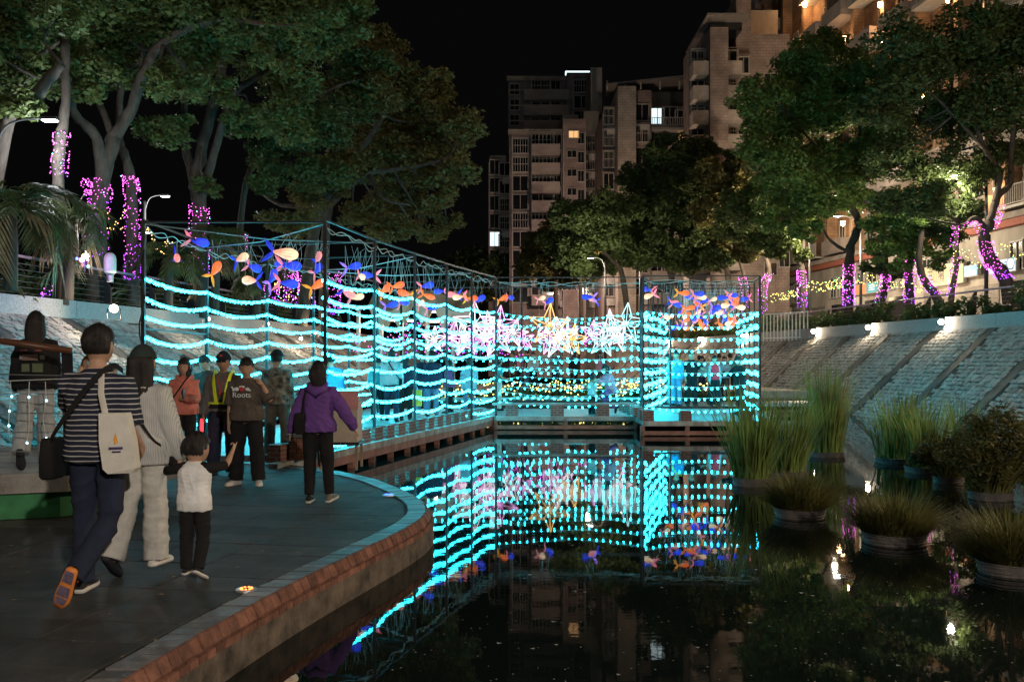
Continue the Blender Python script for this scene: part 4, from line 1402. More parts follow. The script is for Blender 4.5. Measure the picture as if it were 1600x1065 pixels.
street_lamp("grey street lamp post standing by the straight purple trunk on the right", (xt(1345, 50) , 50, ZP), 6.0, (-1.3, -.5, 0), 3200, (1.0, 0.84, 0.6))
street_lamp("slim grey lamp post left of the straight purple trunk", (xt(1265, 56), 56, ZP), 6.3, (-1.2, -.4, 0), 2800, (1.0, 0.8, 0.55))
street_lamp("far street lamp among the trees before the apartment blocks", (xt(1000, 69), 69, 0.4), 9.0, (-1.2, -.6, 0), 2600, (1.0, 0.72, 0.5))
hd = P(920, 402, 56)
street_lamp("small white street lamp glinting among the trees in the middle", (hd.x + 1.0, hd.y, .1), hd.z - .35, (-.7, 0, 0), 900, (1.0, 0.86, 0.62))
street_lamp("far street lamp at the foot of the stepped apartment block", (xt(905, 78), 78, 0.4), 8.0, (-1.2, -.4, 0), 1800, (1.0, 0.68, 0.55))
street_lamp("street lamp on the quay behind the camera", (6.5, -9.2, 0.1), 5.8, (-1.2, .6, 0), 5600, (1.0, 0.88, 0.74))
street_lamp("added lamp outside the view on the right promenade, brightening the reeds", (RT(12) + 1.6, 12, ZP), 4.6, (-1.4, 0.2, 0), 4600, (1.0, 0.76, 0.5))  # added out of view to brighten the reeds and the right bank
street_lamp("street lamp on the left promenade beside the camera", (LT(2) - 1.0, 2.0, ZP), 4.2, (1.2, 0.3, 0), 500, (1.0, 0.74, 0.5))

M_FLOOD = emit("floodlight_lens", (1.0, 0.86, 0.62), 45, False)
def flood(label, pos, aim, power, sc=.8):
    pos, aim = Vector(pos), Vector(aim)
    d = (aim - pos).normalized()
    t = thing("floodlight", label, "floodlight", tuple(pos))
    u, v = frame_of(d, (0, 0, 1))
    MB().tube([pos - d * .16, pos - d * .1, pos + d * .04], [.07 * sc, .12 * sc, .14 * sc], 14).build("housing", M_BLACK, t, True)
    MB().tube([pos + d * .035, pos + d * .05], [.125 * sc, .12 * sc], 14).build("lens", M_FLOOD, t)
    MB().tube([pos - d * .08 + v * .15, pos - V(0, 0, .28) + v * .15, pos - V(0, 0, .28) - v * .15, pos - d * .08 - v * .15], .014, 5).build("bracket", M_STEEL, t)
    lamp("floodlight_lamp", pos + d * .12, power, (1.0, .80, .55), .05)
    return t
for k, (px, py, pw) in enumerate(((1476, 496, 95), (1361, 511, 70), (1275, 522, 70))):
    t_ = (px - 800) / FPX
    Yf = (15.0 + 3.27) / (t_ + .1)
    pos = V(RT(Yf) - .12, Yf, ZT + .30)
    flood(["brightest spotlight on the right parapet, farthest to the right", "middle spotlight of three on the right parapet", "spotlight on the right parapet just right of the white railing"][k], pos, (0.5, 6, 1.0), pw)
for k, Yf in enumerate((52, 60, 68)):
    flood(["spotlight on the right bank seen through the lit box, nearest one", "spotlight on the right bank seen through the lit box, middle one", "spotlight on the right bank seen through the lit box, farthest one"][k], (RT(Yf) - .15, Yf, ZT + .35), (0, 20, 1), 140)
t_ = (178 - 800) / FPX
Yf = 22.6
pos = V(t_ * Yf, Yf, zt(482, Yf))
flood("bright spotlight on the left parapet above the stone bank", pos, (-2.5, 4, 1.6), 130)
for k, (px, py, Yf) in enumerate(((325, 498, 27.5), (418, 505, 32), (470, 528, 35), (492, 519, 37))):
    flood(["small spotlight on the left bank behind the second tunnel pole", "small spotlight on the left bank behind the third tunnel pole", "small spotlight behind the fourth tunnel pole on the left bank", "small spotlight farthest along the left bank"][k], P(px, py, Yf), P(px + 60, 700, Yf - 8), 60, .45)

def cable_rail(name, label, T, off, z, y0, y1, n, side):
    t = thing(name, label, "railing", (T(y0) + off, y0, ZP))
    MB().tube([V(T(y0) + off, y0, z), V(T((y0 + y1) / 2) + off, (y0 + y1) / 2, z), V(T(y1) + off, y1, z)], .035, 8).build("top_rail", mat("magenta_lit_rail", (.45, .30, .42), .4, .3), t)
    for k in range(6):
        zz = lerp(ZP + .12, z - .12, k / 5.5)
        q = [V(T(y) + off + side * .1, y, zz) for y in (y0, lerp(y0, y1, .33), lerp(y0, y1, .66), y1)]
        MB().tube(q, .007, 4).build("cable", M_GALV, t)
    for i in range(n):
        y = lerp(y0 + .2, y1 - .2, i / (n - 1))
        x = T(y) + off
        MB().add([(x, y - .04, ZP - .5), (x + side * .3, y - .04, ZP - .5), (x + side * .26, y - .04, ZP + .5), (x, y - .04, z - .03), (x - side * .06, y - .04, z - .03),
                  (x, y + .04, ZP - .5), (x + side * .3, y + .04, ZP - .5), (x + side * .26, y + .04, ZP + .5), (x, y + .04, z - .03), (x - side * .06, y + .04, z - .03)],
                 [(0, 1, 2, 3, 4), (9, 8, 7, 6, 5), (0, 5, 6, 1), (1, 6, 7, 2), (2, 7, 8, 3), (3, 8, 9, 4), (4, 9, 5, 0)]).build("post", M_STEEL, t)
    return t
cable_rail("cable_railing", "cable railing with curved dark posts along the left promenade", LT, -.45, 4.0, 16, 48, 15, 1)
cable_rail("cable_railing", "cable railing with curved dark posts along the right promenade", RT, 1.55, 4.0, 24, 60, 13, -1)
wr = thing("white_railing", "white upright bar railing at the top of the right bank beside the lit box", "railing", (14, 47, ZT))
p0, p1 = P(1193, 530, 47), P(1262, 528, 44)
for h in (0.05, 1.25):
    MB().tube([p0 + V(0, 0, h), p1 + V(0, 0, h)], .03, 6).build("rail", M_WHITE, wr)
for k in range(13):
    q = p0.lerp(p1, k / 12)
    MB().tube([q - V(0, 0, .1), q + V(0, 0, 1.25)], .028, 6).build("bar", M_WHITE, wr)

# ---------------------------------------------------------------- fairy lights on the trunks
M_LP = emit("led_pink", (1.0, 0.13, 0.80), 5)
M_LV = emit("led_violet", (0.42, 0.05, 1.0), 5)
M_LY = emit("led_yellow", (1.0, 0.78, 0.16), 6, False)
M_LG = emit("led_green", (0.30, 1.0, 0.35), 4, False)
M_LC = emit("led_cyan", (0.10, 0.95, 1.0), 6, False)
def wrap(label, path, Y, r, n, seed, size=.022, pink=.5, glow=None):
    """string of small LEDs wound round a limb; path in (column,row) of points on the limb"""
    rng = random.Random(seed)
    pts = smooth_path([P(x, y, Y) for x, y in path], 6)
    t = thing("trunk_fairy_lights", label, "fairy lights", tuple(pts[0]))
    wire = []
    turns = max(4, int((pts[-1] - pts[0]).length / .16))
    for k in range(turns * 8):
        s = k / (turns * 8 - 1) * (len(pts) - 1)
        i = min(int(s), len(pts) - 2)
        q = pts[i].lerp(pts[i + 1], s - i)
        a = k / 8 * 2 * PI
        wire.append(q + V(math.cos(a) * (r + .01), math.sin(a) * (r + .01), 0))
    MB().tube(wire, .004, 3).build("wire", M_CABLE, t)
    cs, mi = [], []
    for _ in range(int(n * 1.5)):
        s = rng.random() * (len(pts) - 1)
        i = min(int(s), len(pts) - 2)
        q = pts[i].lerp(pts[i + 1], s - i)
        a = rng.uniform(0, 2 * PI)
        cs.append(tuple(q + V(math.cos(a) * (r + .03), math.sin(a) * (r + .03), rng.uniform(-.04, .04))))
        u = s / (len(pts) - 1)
        mi.append(0 if rng.random() < u * 1.6 + pink - .5 else 1)
        if rng.random() < .03: mi[-1] = 2
    v, f = scatter(*OCT, cs, np.full(len(cs), size * .85))
    np_mesh("bulbs", v, f, [M_LP, M_LV, M_LC], t, mi=np.repeat(mi, len(OCT[1])))["kind"] = "stuff"
    if glow:
        pass
    return t
wrap("purple fairy lights on the short trunk below the street lamp at far left", [(92, 275), (97, 207)], 23, .17, 75, 1, .017, .9)
wrap("purple fairy lights down the big forked trunk at the left", [(152, 420), (152, 340), (158, 300), (148, 280)], 26, .27, 150, 2, .018)
wrap("purple fairy lights on the stub of the forked left trunk", [(150, 320), (138, 298), (134, 280)], 26, .12, 40, 22, .018, .9)
wrap("purple fairy lights on the slim trunk beside the tunnel's first pole", [(207, 438), (207, 380), (206, 300), (202, 275)], 27, .2, 190, 3, .018)
wrap("purple fairy lights on the three stemmed tree behind the blue fish lantern", [(310, 425), (312, 370), (310, 322)], 30, .3, 140, 4, .019, .8)
wrap("purple fairy lights behind the long peach fish lantern", [(455, 478), (455, 440), (452, 420)], 40, .3, 90, 5, .024)
wrap("purple fairy lights on the trunk left of the tunnel corner pole", [(480, 480), (478, 450), (476, 430)], 42, .34, 110, 6, .024)
wrap("purple fairy lights on the trunk just right of the tunnel corner pole", [(520, 490), (520, 460), (522, 425)], 44, .34, 120, 7, .024)
wrap("few purple fairy lights high on a thin stem above the fish lanterns", [(378, 390), (380, 366)], 34, .14, 26, 8, .02, .9)
wrap("purple fairy lights on a low trunk behind the lantern cluster on the left bank", [(425, 470), (424, 440)], 38, .28, 50, 9, .022)
wrap("purple fairy lights on the trunk right of the lit box", [(1193, 490), (1192, 450), (1202, 428)], 58, .24, 110, 10, .028)
wrap("purple fairy lights seen behind the box's lantern cluster", [(1164, 500), (1164, 455), (1160, 432)], 59, .22, 90, 11, .028)
wrap("purple fairy lights on the second trunk right of the lit box", [(1254, 480), (1253, 445), (1252, 422)], 52, .23, 130, 12, .026)
wrap("purple fairy lights on the straight trunk right of the shop side wall", [(1326, 478), (1326, 450), (1327, 412)], 44, .25, 170, 13, .024)
wrap("purple fairy lights on the short leaning trunk right of the orange sign", [(1374, 472), (1383, 440), (1384, 430)], 43, .19, 80, 14, .022)
wrap("purple fairy lights on the trunk left of the warm light box", [(1420, 475), (1421, 430), (1425, 404)], 40, .22, 120, 15, .022)
wrap("purple fairy lights on the slanting trunk before the yellow shop sign", [(1466, 462), (1450, 445), (1443, 430)], 38, .2, 70, 16, .021)
wrap("purple fairy lights on the thin trunk across the yellow shop sign", [(1485, 462), (1489, 440), (1495, 400)], 37.5, .13, 60, 17, .021)
wrap("purple fairy lights on the curved lower trunk at the far right", [(1574, 437), (1560, 425), (1546, 405), (1538, 375)], 36, .28, 190, 18, .021)
wrap("pink fairy lights on the right fork of the far right trunk", [(1546, 360), (1555, 345), (1562, 322)], 36, .16, 70, 19, .02, 1)
wrap("pink fairy lights on the left fork of the far right trunk", [(1538, 370), (1522, 348), (1508, 352)], 36, .13, 50, 20, .02, 1)
wrap("pink fairy lights hanging on a thin branch left of the fork", [(1490, 385), (1494, 350)], 36, .1, 26, 21, .02, 1)
wrap("few violet lights low among plants on the left bank", [(68, 465), (78, 448)], 21.6, .06, 9, 23, .018, .2)

def net(label, pts, n, drop, seed, mats=(M_LY, M_LG), size=.022, wig=True):
    """yellow fairy light strings draped between trunks"""
    rng = random.Random(seed)
    t = thing("fairy_light_string", label, "fairy lights", tuple(pts[0]))
    cs, mi = [], []
    w = MB()
    pp = even(smooth_path(pts, 8), .12)
    for rep in range(3):
        line = []
        ph = rng.uniform(0, 6)
        for k, p in enumerate(pp):
            line.append(p + V(0, 0, -drop * (.5 + .5 * math.sin(k * .55 + ph)) * rng.uniform(.8, 1)))
        w.tube(line, .005, 3)
        for p in line:
            if rng.random() < n:
                cs.append(tuple(p + V(rng.uniform(-.03, .03), -.02, rng.uniform(-.05, .05))))
                mi.append(0 if rng.random() < .8 else 1)
    w.build("wire", M_CABLE, t)
    v, f = scatter(*OCT, cs, np.full(len(cs), size))
    np_mesh("bulbs", v, f, list(mats), t, mi=np.repeat(mi, 8))["kind"] = "stuff"
    return t
M_LW = emit("led_warm", (1.0, 0.55, 0.18), 6, False)
net("yellow fairy lights draped from the lit box to the second purple trunk", [P(1205, 460, 55), P(1225, 458, 54), P(1250, 450, 52)], .75, .45, 1, size=.026)
net("yellow fairy lights draped between the second and the straight purple trunk", [P(1260, 440, 50), P(1290, 440, 48), P(1322, 432, 45)], .75, .5, 2, size=.025)
net("yellow fairy lights draped right of the straight trunk over the orange sign", [P(1335, 428, 44), P(1360, 430, 43), P(1380, 438, 42)], .7, .5, 3, size=.022)
net("yellow fairy lights draped between the orange sign and the light box", [P(1392, 440, 42), P(1410, 442, 41), P(1440, 446, 39)], .6, .3, 4, size=.021)
net("yellow fairy lights spread over the leaves above the yellow shop sign", [P(1490, 390, 37), P(1510, 392, 37), P(1535, 398, 36.5)], .7, .6, 5, size=.021)
net("yellow fairy lights draped at the right picture edge", [P(1560, 380, 36), P(1580, 385, 36), P(1610, 380, 36)], .6, .5, 6, size=.021)
net("warm fairy lights draped left of the big forked trunk", [P(92, 308, 24), P(108, 305, 24.5), P(125, 310, 25)], .6, .45, 7, (M_LW, M_LY), .018)
net("warm fairy lights draped between the two purple trunks at the left", [P(168, 330, 26.5), P(185, 340, 27), P(200, 325, 27)], .6, .5, 8, (M_LW, M_LY), .018)
net("warm fairy lights draped behind the tunnel's first strings", [P(225, 350, 29), P(250, 372, 30), P(272, 380, 31)], .8, .55, 9, (M_LW, M_LY), .02)
net("yellow fairy lights draped behind the blue lanterns", [P(430, 440, 41), P(450, 450, 41), P(480, 446, 42)], .8, .6, 10, size=.022)

# party ornament: cluster of coloured bulbs and a pale capsule lamp on the left bank
oc = thing("light_cluster", "bright cluster of coloured decoration lights on the left railing", "decoration", tuple(P(132, 400, 21.6)))
for k, (c, q) in enumerate((((1, .55, .2), (0, .05)), ((.9, .95, 1), (3, -.02)), ((1, .25, .5), (-4, 6)), ((.1, .25, 1), (-12, 4)), ((1, .1, .1), (-2, 14)), ((.6, .3, 1), (5, 6)), ((1, .8, .4), (1, -6)), ((.2, .9, .5), (6, 16)))):
    MB().ball(P(132 + q[0], 400 + q[1], 21.6 + .03 * k), .06 if k < 3 else .035, 10, 6).build("bulb", emit("deco_%d" % k, c, 8 if k < 3 else 4, False), oc)
MB().tube([P(132, 425, 21.7), P(132, 392, 21.7)], .02, 6).build("stem", M_STEEL, oc)
lamp("deco_glow", P(134, 402, 21.3), 45, (.6, .3, 1.0), .1)
cp = thing("capsule_lamp", "pale capsule shaped ornament on the left bank behind the railing", "decoration", tuple(P(173, 440, 22.4)))
c = P(172, 427, 22.4)
MB().lathe(c, [(.10, 0), (.135, .02), (.14, .1), (.14, .34), (.125, .42), (.08, .48), (.03, .5)], 16).build("shell", mat("pale_shell", (.62, .60, .52), .4, var=.1), cp, True)
MB().lathe(c, [(.08, -.2), (.08, -.05), (.11, 0)], 12).build("base", M_GALV, cp)

# ---------------------------------------------------------------- light tunnels: frames
def frame_thing(label, pts, zlo, tops=True, cross=None, r=.028):
    t = thing("light_tunnel_frame", label, "frame", (pts[0].x, pts[0].y, 0))
    for i, p in enumerate(pts):
        MB().bar(V(p.x, p.y, zlo), V(p.x, p.y, HT), r * 2.2 if i in (0, len(pts) - 1) else r * 1.8, r * 2, (1, 0, 0)).build("pole", M_STEEL, t)
    for a, b in zip(pts, pts[1:]):
        MB().bar(V(a.x, a.y, HT + .015), V(b.x, b.y, HT + .015), .035, .03).build("top_rail", M_STEEL, t)
    return t
fr = frame_thing("dark steel frame of the tunnel wall standing in the water", RW, -.6)
fl = frame_thing("dark steel frame of the tunnel wall along the left stone bank", LW, -.1)
for k in range(6):
    a, b = RW[k], LW[k]
    MB().bar(V(a.x, a.y, HT - .02), V(b.x, b.y, HT - .02), .03, .03).build("cross_rail", M_STEEL, fr)
for i, (a, b) in enumerate(((RW[0], LW[1]), (RW[1], LW[0]), (RW[2], LW[3]), (RW[4], LW[3]))):
    MB().tube([V(a.x, a.y, HT - .05), V((a.x + b.x) / 2, (a.y + b.y) / 2, HT - .14), V(b.x, b.y, HT - .05)], .012, 5).build("brace_wire", M_GALV, fr)
for z in (2.05,):
    MB().bar(V(LW[0].x, LW[0].y, z), V(LW[1].x, LW[1].y, z), .03, .03).build("side_rail", M_STEEL, fl)
MA, MBp = V(-.44, 25.75, 0), V(BX0, 25.75, 0)
fm = frame_thing("dark steel frame of the low middle walkway over the water", [MA, MBp], -.4)
MB().bar(V(MA.x, MA.y, .40), V(MBp.x, MBp.y, .40), .04, .04).build("bottom_rail", M_STEEL, fm)
fk = frame_thing("dark steel frame at the back of the middle walkway", [V(-3.5, 29.3, 0), V(.3, 29.3, 0), V(5.0, 29.3, 0)], -.4)
for x in (.9, 2.2):
    MB().bar(V(x, 25.75, HT - .02), V(x, 29.3, HT - .02), .03, .03).build("cross_rail", M_STEEL, fm)
C0, C1 = V(BX0, BY, 0), V(BX1, BY, 0)
fx = frame_thing("dark steel frame of the tall lit box on the right", [C0, C1], -.3)
MB().bar(V(C0.x, BY, .25), V(C1.x, BY, .25), .05, .06).build("bottom_rail", M_STEEL, fx)
MB().bar(V(C0.x, BY, HT - .32), V(C1.x, BY, HT - .32), .02, .02).build("upper_rail", M_STEEL, fx)
for a, b in ((C0, BL), (C1, BR)):
    for i in range(1, 6):
        p = a.lerp(b, i / 5)
        MB().bar(V(p.x, p.y, 0), V(p.x, p.y, HT), .04, .04, (1, 0, 0)).build("pole", M_STEEL, fx)
    MB().bar(V(a.x, a.y, HT + .01), V(b.x, b.y, HT + .01), .035, .03).build("top_rail", M_STEEL, fx)
for i in range(1, 6):
    a, b = C0.lerp(BL, i / 5), C1.lerp(BR, i / 5)
    MB().bar(V(a.x, a.y, HT - .03), V(b.x, b.y, HT - .03), .03, .03).build("cross_rail", M_STEEL, fx)

# ---------------------------------------------------------------- the cyan bulb strings
M_BULB = emit("cyan_bulb", (0.015, 0.74, 0.95), 40)
ORD = ["top", "second", "third", "fourth", "fifth", "sixth", "seventh", "eighth", "ninth", "tenth"]
def bulb_string(label, group, pts, z, spacing, sag, r, seed, slope=0.0, jit=.012):
    rng = random.Random(seed)
    line, cs = [], []
    for i, (a, b) in enumerate(zip(pts, pts[1:])):
        L = (b - a).length
        n = max(2, round(L / spacing))
        sg = sag * rng.uniform(.6, 1.3) * min(1.3, L / 2.2)
        za, zb = z + rng.uniform(-.015, .015), z + rng.uniform(-.015, .015)
        for k in range(n):
            u = (k + .5) / n
            p = a.lerp(b, u)
            zz = lerp(za, zb, u) - sg * 4 * u * (1 - u)
            line.append(V(p.x, p.y, zz + r + .008))
            cs.append((p.x + rng.uniform(-.012, .012), p.y + rng.uniform(-.012, .012), zz + rng.uniform(-jit, jit)))
    t = thing("bulb_string", label, "string lights", tuple(line[0]), group=group)
    MB().tube(line, .007, 4).build("cable", M_WIRE, t)
    v, f = scatter(*ICO, cs, np.full(len(cs), r))
    np_mesh("bulbs", v, f, M_BULB, t, True)["kind"] = "stuff"
    return t
for k in range(9):
    bulb_string("%s string of cyan bulbs from the top on the left bank tunnel wall" % ORD[k], "bulb strings of the left tunnel wall", [V(p.x + .03, p.y - .02, 0) for p in LW], 2.87 - .316 * k, .115, .085, .0285, 100 + k)
for k in range(10):
    bulb_string("%s string of cyan bulbs from the top on the tunnel wall in the water" % ORD[k], "bulb strings of the water side tunnel wall", [V(p.x - .05, p.y, 0) for p in RW], 2.87 - .30 * k, .125, .10, .0275, 200 + k)
for k in range(9):
    bulb_string("%s string of cyan bulbs from the top on the front of the middle walkway" % ORD[k], "bulb strings on the front of the middle walkway", [V(MA.x, MA.y - .04, 0), V(MBp.x, MBp.y - .04, 0)], 2.84 - .31 * k, .19, .13, .027, 300 + k, jit=.03)
    bulb_string("%s string of cyan bulbs from the top at the back of the middle walkway" % ORD[k], "bulb strings at the back of the middle walkway", [V(-3.4, 29.25, 0), V(.3, 29.25, 0), V(5.0, 29.25, 0)], 2.84 - .31 * k, .22, .09, .026, 400 + k, jit=.03)
    bulb_string("%s string of cyan bulbs from the top on the front of the lit box" % ORD[k], "bulb strings on the front of the lit box", [V(C0.x, BY - .04, 0), V(C1.x, BY - .04, 0)], 2.84 - .325 * k, .175, .09, .031, 500 + k)
    bulb_string("%s string of cyan bulbs from the top on the left side of the lit box" % ORD[k], "bulb strings on the left side of the lit box", [C0.lerp(BL, i / 5) for i in range(6)], 2.84 - .325 * k, .13, .10, .033, 600 + k, jit=.03)
    bulb_string("%s string of cyan bulbs from the top on the right side of the lit box" % ORD[k], "bulb strings on the right side of the lit box", [C1.lerp(BR, i / 5) for i in range(6)], 2.84 - .325 * k, .13, .10, .033, 700 + k, jit=.03)
for k in range(5):
    bulb_string("%s string of cyan bulbs from the top at the far end of the walkways" % ORD[k], "bulb strings at the far end of the walkways", [V(-4.2, 33.5, 0), V(-1.5, 33.5, 0), V(1.5, 33.5, 0), V(4.5, 33.5, 0)], 2.9 - .4 * k, .34, .12, .024, 800 + k)
# supply cables looping along the tunnel tops
cb2 = thing("supply_cables", "loose supply cables looping along the top of the light tunnels", "cable", (RW[0].x, RW[0].y, HT))
rc = random.Random(4)
for a, b in list(zip(RW, RW[1:])) + list(zip(LW, LW[1:])) + [(MA, MBp), (C0, C1)]:
    for q in range(2):
        pts = []
        for i in range(9):
            p = a.lerp(b, i / 8)
            pts.append(V(p.x + rc.uniform(-.04, .04), p.y + .1, HT - .08 - abs(math.sin(i * 1.1 + q)) * rc.uniform(.02, .16)))
        MB().tube(smooth_path(pts, 3), .008, 4).build("cable", M_WIRE, cb2)
for p in (RW[0], LW[0]):
    MB().tube([V(p.x + .05 * math.sin(i * 1.3), p.y - .06, HT - i * .21) for i in range(18)], .014, 5).build("cable", M_CABLE, cb2)

# ---------------------------------------------------------------- fish lanterns
def fishmat(name, c1, c2, st):
    """lit silk: two tones along the fish, thin wire ribs"""
    m = bpy.data.materials.new(name)
    N, L, B = nodes_of(m)
    B.inputs["Base Color"].default_value = (*[x * .5 for x in c1], 1)
    tc = N.new("ShaderNodeTexCoord")
    sx = N.new("ShaderNodeSeparateXYZ")
    L.new(tc.outputs["Object"], sx.inputs[0])
    rp = N.new("ShaderNodeValToRGB")
    rp.color_ramp.elements[0].position = 0.25
    rp.color_ramp.elements[1].position = 0.75
    rp.color_ramp.elements[0].color = (*c2, 1)
    rp.color_ramp.elements[1].color = (*c1, 1)
    mr = N.new("ShaderNodeMapRange")
    mr.inputs[1].default_value = -.35
    mr.inputs[2].default_value = .35
    L.new(sx.outputs[0], mr.inputs[0])
    L.new(mr.outputs[0], rp.inputs[0])
    at = N.new("ShaderNodeMath"); at.operation = "ARCTAN2"
    L.new(sx.outputs[1], at.inputs[0]); L.new(sx.outputs[2], at.inputs[1])
    k9 = N.new("ShaderNodeMath"); k9.operation = "MULTIPLY"; k9.inputs[1].default_value = 9.0
    L.new(at.outputs[0], k9.inputs[0])
    wv_ = N.new("ShaderNodeMath"); wv_.operation = "SINE"
    L.new(k9.outputs[0], wv_.inputs[0])
    nz = N.new("ShaderNodeTexNoise"); nz.inputs["Scale"].default_value = 6
    L.new(tc.outputs["Object"], nz.inputs["Vector"])
    gx = N.new("ShaderNodeMath"); gx.operation = "MULTIPLY_ADD"; gx.inputs[1].default_value = 4.5; gx.inputs[2].default_value = -.4
    L.new(sx.outputs[0], gx.inputs[0])
    g2 = N.new("ShaderNodeMath"); g2.operation = "MULTIPLY"; L.new(gx.outputs[0], g2.inputs[0]); L.new(gx.outputs[0], g2.inputs[1])
    g3 = N.new("ShaderNodeMath"); g3.operation = "MULTIPLY"; g3.inputs[1].default_value = -1; L.new(g2.outputs[0], g3.inputs[0])
    g4 = N.new("ShaderNodeMath"); g4.operation = "EXPONENT"; L.new(g3.outputs[0], g4.inputs[0])
    g5 = N.new("ShaderNodeMath"); g5.operation = "MULTIPLY"; g5.inputs[1].default_value = .22; L.new(g4.outputs[0], g5.inputs[0])
    mw = N.new("ShaderNodeMix"); mw.data_type = "RGBA"; L.new(g5.outputs[0], mw.inputs[0]); L.new(rp.outputs[0], mw.inputs[6])
    mw.inputs[7].default_value = (*[min(1, x * 1.15 + .12) for x in c1], 1)
    sm = N.new("ShaderNodeMath"); sm.operation = "MULTIPLY_ADD"; sm.inputs[1].default_value = .18
    L.new(wv_.outputs[0], sm.inputs[0]); L.new(nz.outputs["Fac"], sm.inputs[2])
    m2 = N.new("ShaderNodeMapRange")
    m2.inputs[3].default_value = .45 * st
    m2.inputs[4].default_value = 1.5 * st
    L.new(sm.outputs[0], m2.inputs[0])
    m2.inputs[1].default_value = .2
    m2.inputs[2].default_value = .85
    L.new(mw.outputs[2], B.inputs["Emission Color"])
    L.new(m2.outputs[0], B.inputs["Emission Strength"])
    m.cycles.emission_sampling = "NONE"
    return m
FB = fishmat("silk_blue", (0.008, 0.045, 0.80), (0.02, 0.03, 0.55), 1.1)
FO = fishmat("silk_orange", (1.0, 0.13, 0.02), (1.0, 0.22, 0.03), 1.0)
FP = fishmat("silk_peach", (1.0, 0.62, 0.36), (1.0, 0.35, 0.25), 1.15)
FY = fishmat("silk_yellow", (1.0, 0.42, 0.02), (1.0, 0.30, 0.02), 1.05)
FV = fishmat("silk_violet", (0.28, 0.16, 0.95), (0.45, 0.20, 0.85), 1.0)
FK = fishmat("silk_pink", (1.0, 0.25, 0.22), (0.95, 0.22, 0.35), 1.0)
KINDS = {"blue": (FB, FK), "peach": (FP, FB), "orange": (FO, FY), "orange2": (FO, FO), "bluev": (FB, FV), "peachk": (FP, FK), "pinkblue": (FK, FB)}
FISH = {}
def fish_meshes(kind):
    if kind in FISH: return FISH[kind]
    m1, m2 = KINDS[kind]
    L = .62
    prof = [(-.30, .022, .020), (-.25, .05, .04), (-.15, .085, .06), (-.02, .135, .09), (.12, .155, .10), (.22, .13, .09), (.29, .08, .055), (.315, .03, .02)]
    rs_ = [[(x, b * math.sin(2 * PI * i / 16) * (1 + .04 * (i % 2)), a * math.cos(2 * PI * i / 16) * (1 + .04 * (i % 2))) for i in range(16)] for x, a, b in prof]
    body = MB().rings(rs_).mesh("body")
    body.materials.append(m1)
    def lobe(pts, th):
        """leaf shaped lobe with an inflated middle"""
        mb = MB()
        R = []
        n = len(pts)
        for k, (x, z, w, dx, dz) in enumerate(pts):
            t = th * math.sin(PI * (k + .3) / (n - .4))
            R.append([(x - dx * w, 0, z - dz * w), (x - dx * w * .4, t, z - dz * w * .4), (x + dx * w * .4, t, z + dz * w * .4), (x + dx * w, 0, z + dz * w), (x + dx * w * .4, -t, z + dz * w * .4), (x - dx * w * .4, -t, z - dz * w * .4)])
        return mb.rings(R)
    tail = MB()
    for s in (1, -1):
        q = lobe([(-.27, 0, .02, .3, .95), (-.34, s * .07, .055, .5 * s, .8), (-.42, s * .16, .06, .75 * s, .6), (-.50, s * .24, .035, .8 * s, .5), (-.56, s * .31, .004, .8 * s, .5)], .035)
        tail.add(q.v, q.f)
    tm = tail.mesh("tail"); tm.materials.append(m2)
    fin = MB()
    for s in (1, -1):
        q = lobe([(.10, 0, .02, 1, 0), (.06, 0, .05, 1, 0), (.0, 0, .05, 1, 0), (-.05, 0, .03, 1, 0), (-.10, 0, .004, 1, 0)], .012)
        vs = []
        for (x, y, z) in q.v:
            t = (.10 - x) / .2
            vs.append((x, s * (.08 + .16 * t) + y, -.06 - .12 * t + z * .5))
        fin.add(vs, q.f)
    fm_ = fin.mesh("fins"); fm_.materials.append(m2)
    for me in (body, tm, fm_):
        me.polygons.foreach_set("use_smooth", [True] * len(me.polygons))
    FISH[kind] = (body, tm, fm_)
    return FISH[kind]
NAMEK = {"blue": "blue fish lantern with pink tail", "peach": "peach fish lantern with blue tail", "orange": "orange fish lantern with yellow tail", "orange2": "all orange fish lantern",
         "bluev": "blue fish lantern with violet tail", "peachk": "peach fish lantern with pink tail", "pinkblue": "pink fish lantern with blue tail"}
rf_ = random.Random(77)
def fish(kind, pos, yaw, pitch, where, group, sc=1.0, hang=None, wire=True):
    pos = Vector(pos)
    t = thing("fish_lantern", NAMEK[kind] + " " + where, "fish lantern", tuple(pos), 0, group, local=True)
    t.rotation_euler = (0, math.radians(-pitch), math.radians(yaw))
    t.rotation_mode = "XYZ"
    sc *= .72
    t.scale = (sc, sc, sc)
    for nm, me in zip(("body", "tail", "fins"), fish_meshes(kind)):
        o = bpy.data.objects.new(nm, me)
        COL.objects.link(o)
        o.parent = t
    if wire:
        M_ = (Matrix.Translation(pos) @ t.rotation_euler.to_matrix().to_4x4() @ Matrix.Scale(sc, 4)).inverted()
        topz = HT - .04 if hang is None else pos.z + hang
        apex = V(pos.x + rf_.uniform(-.1, .1), pos.y, topz)
        mb = MB()
        for lx in (.2, -.18):
            loc = V(lx, 0, .1 if lx > 0 else .03)
            mid = (M_ @ apex).lerp(loc, .5) + V(rf_.uniform(-.02, .02), 0, 0)
            mb.tube([M_ @ apex, mid, loc], .006, 4)
        for _ in range(1):
            a2 = apex + V(rf_.uniform(.05, .2), 0, 0)
            b2 = pos + V(rf_.uniform(.0, .12), 0, .12)
            md = a2.lerp(b2, .5) + V(rf_.uniform(-.1, .12), 0, 0)
            mb.tube([M_ @ q for q in smooth_path([a2, md, b2], 4)], .005, 4)
        mb.build("hanging_wire", M_WIRE, t)
    return t
g1 = "fish lanterns over the near tunnel entrance"
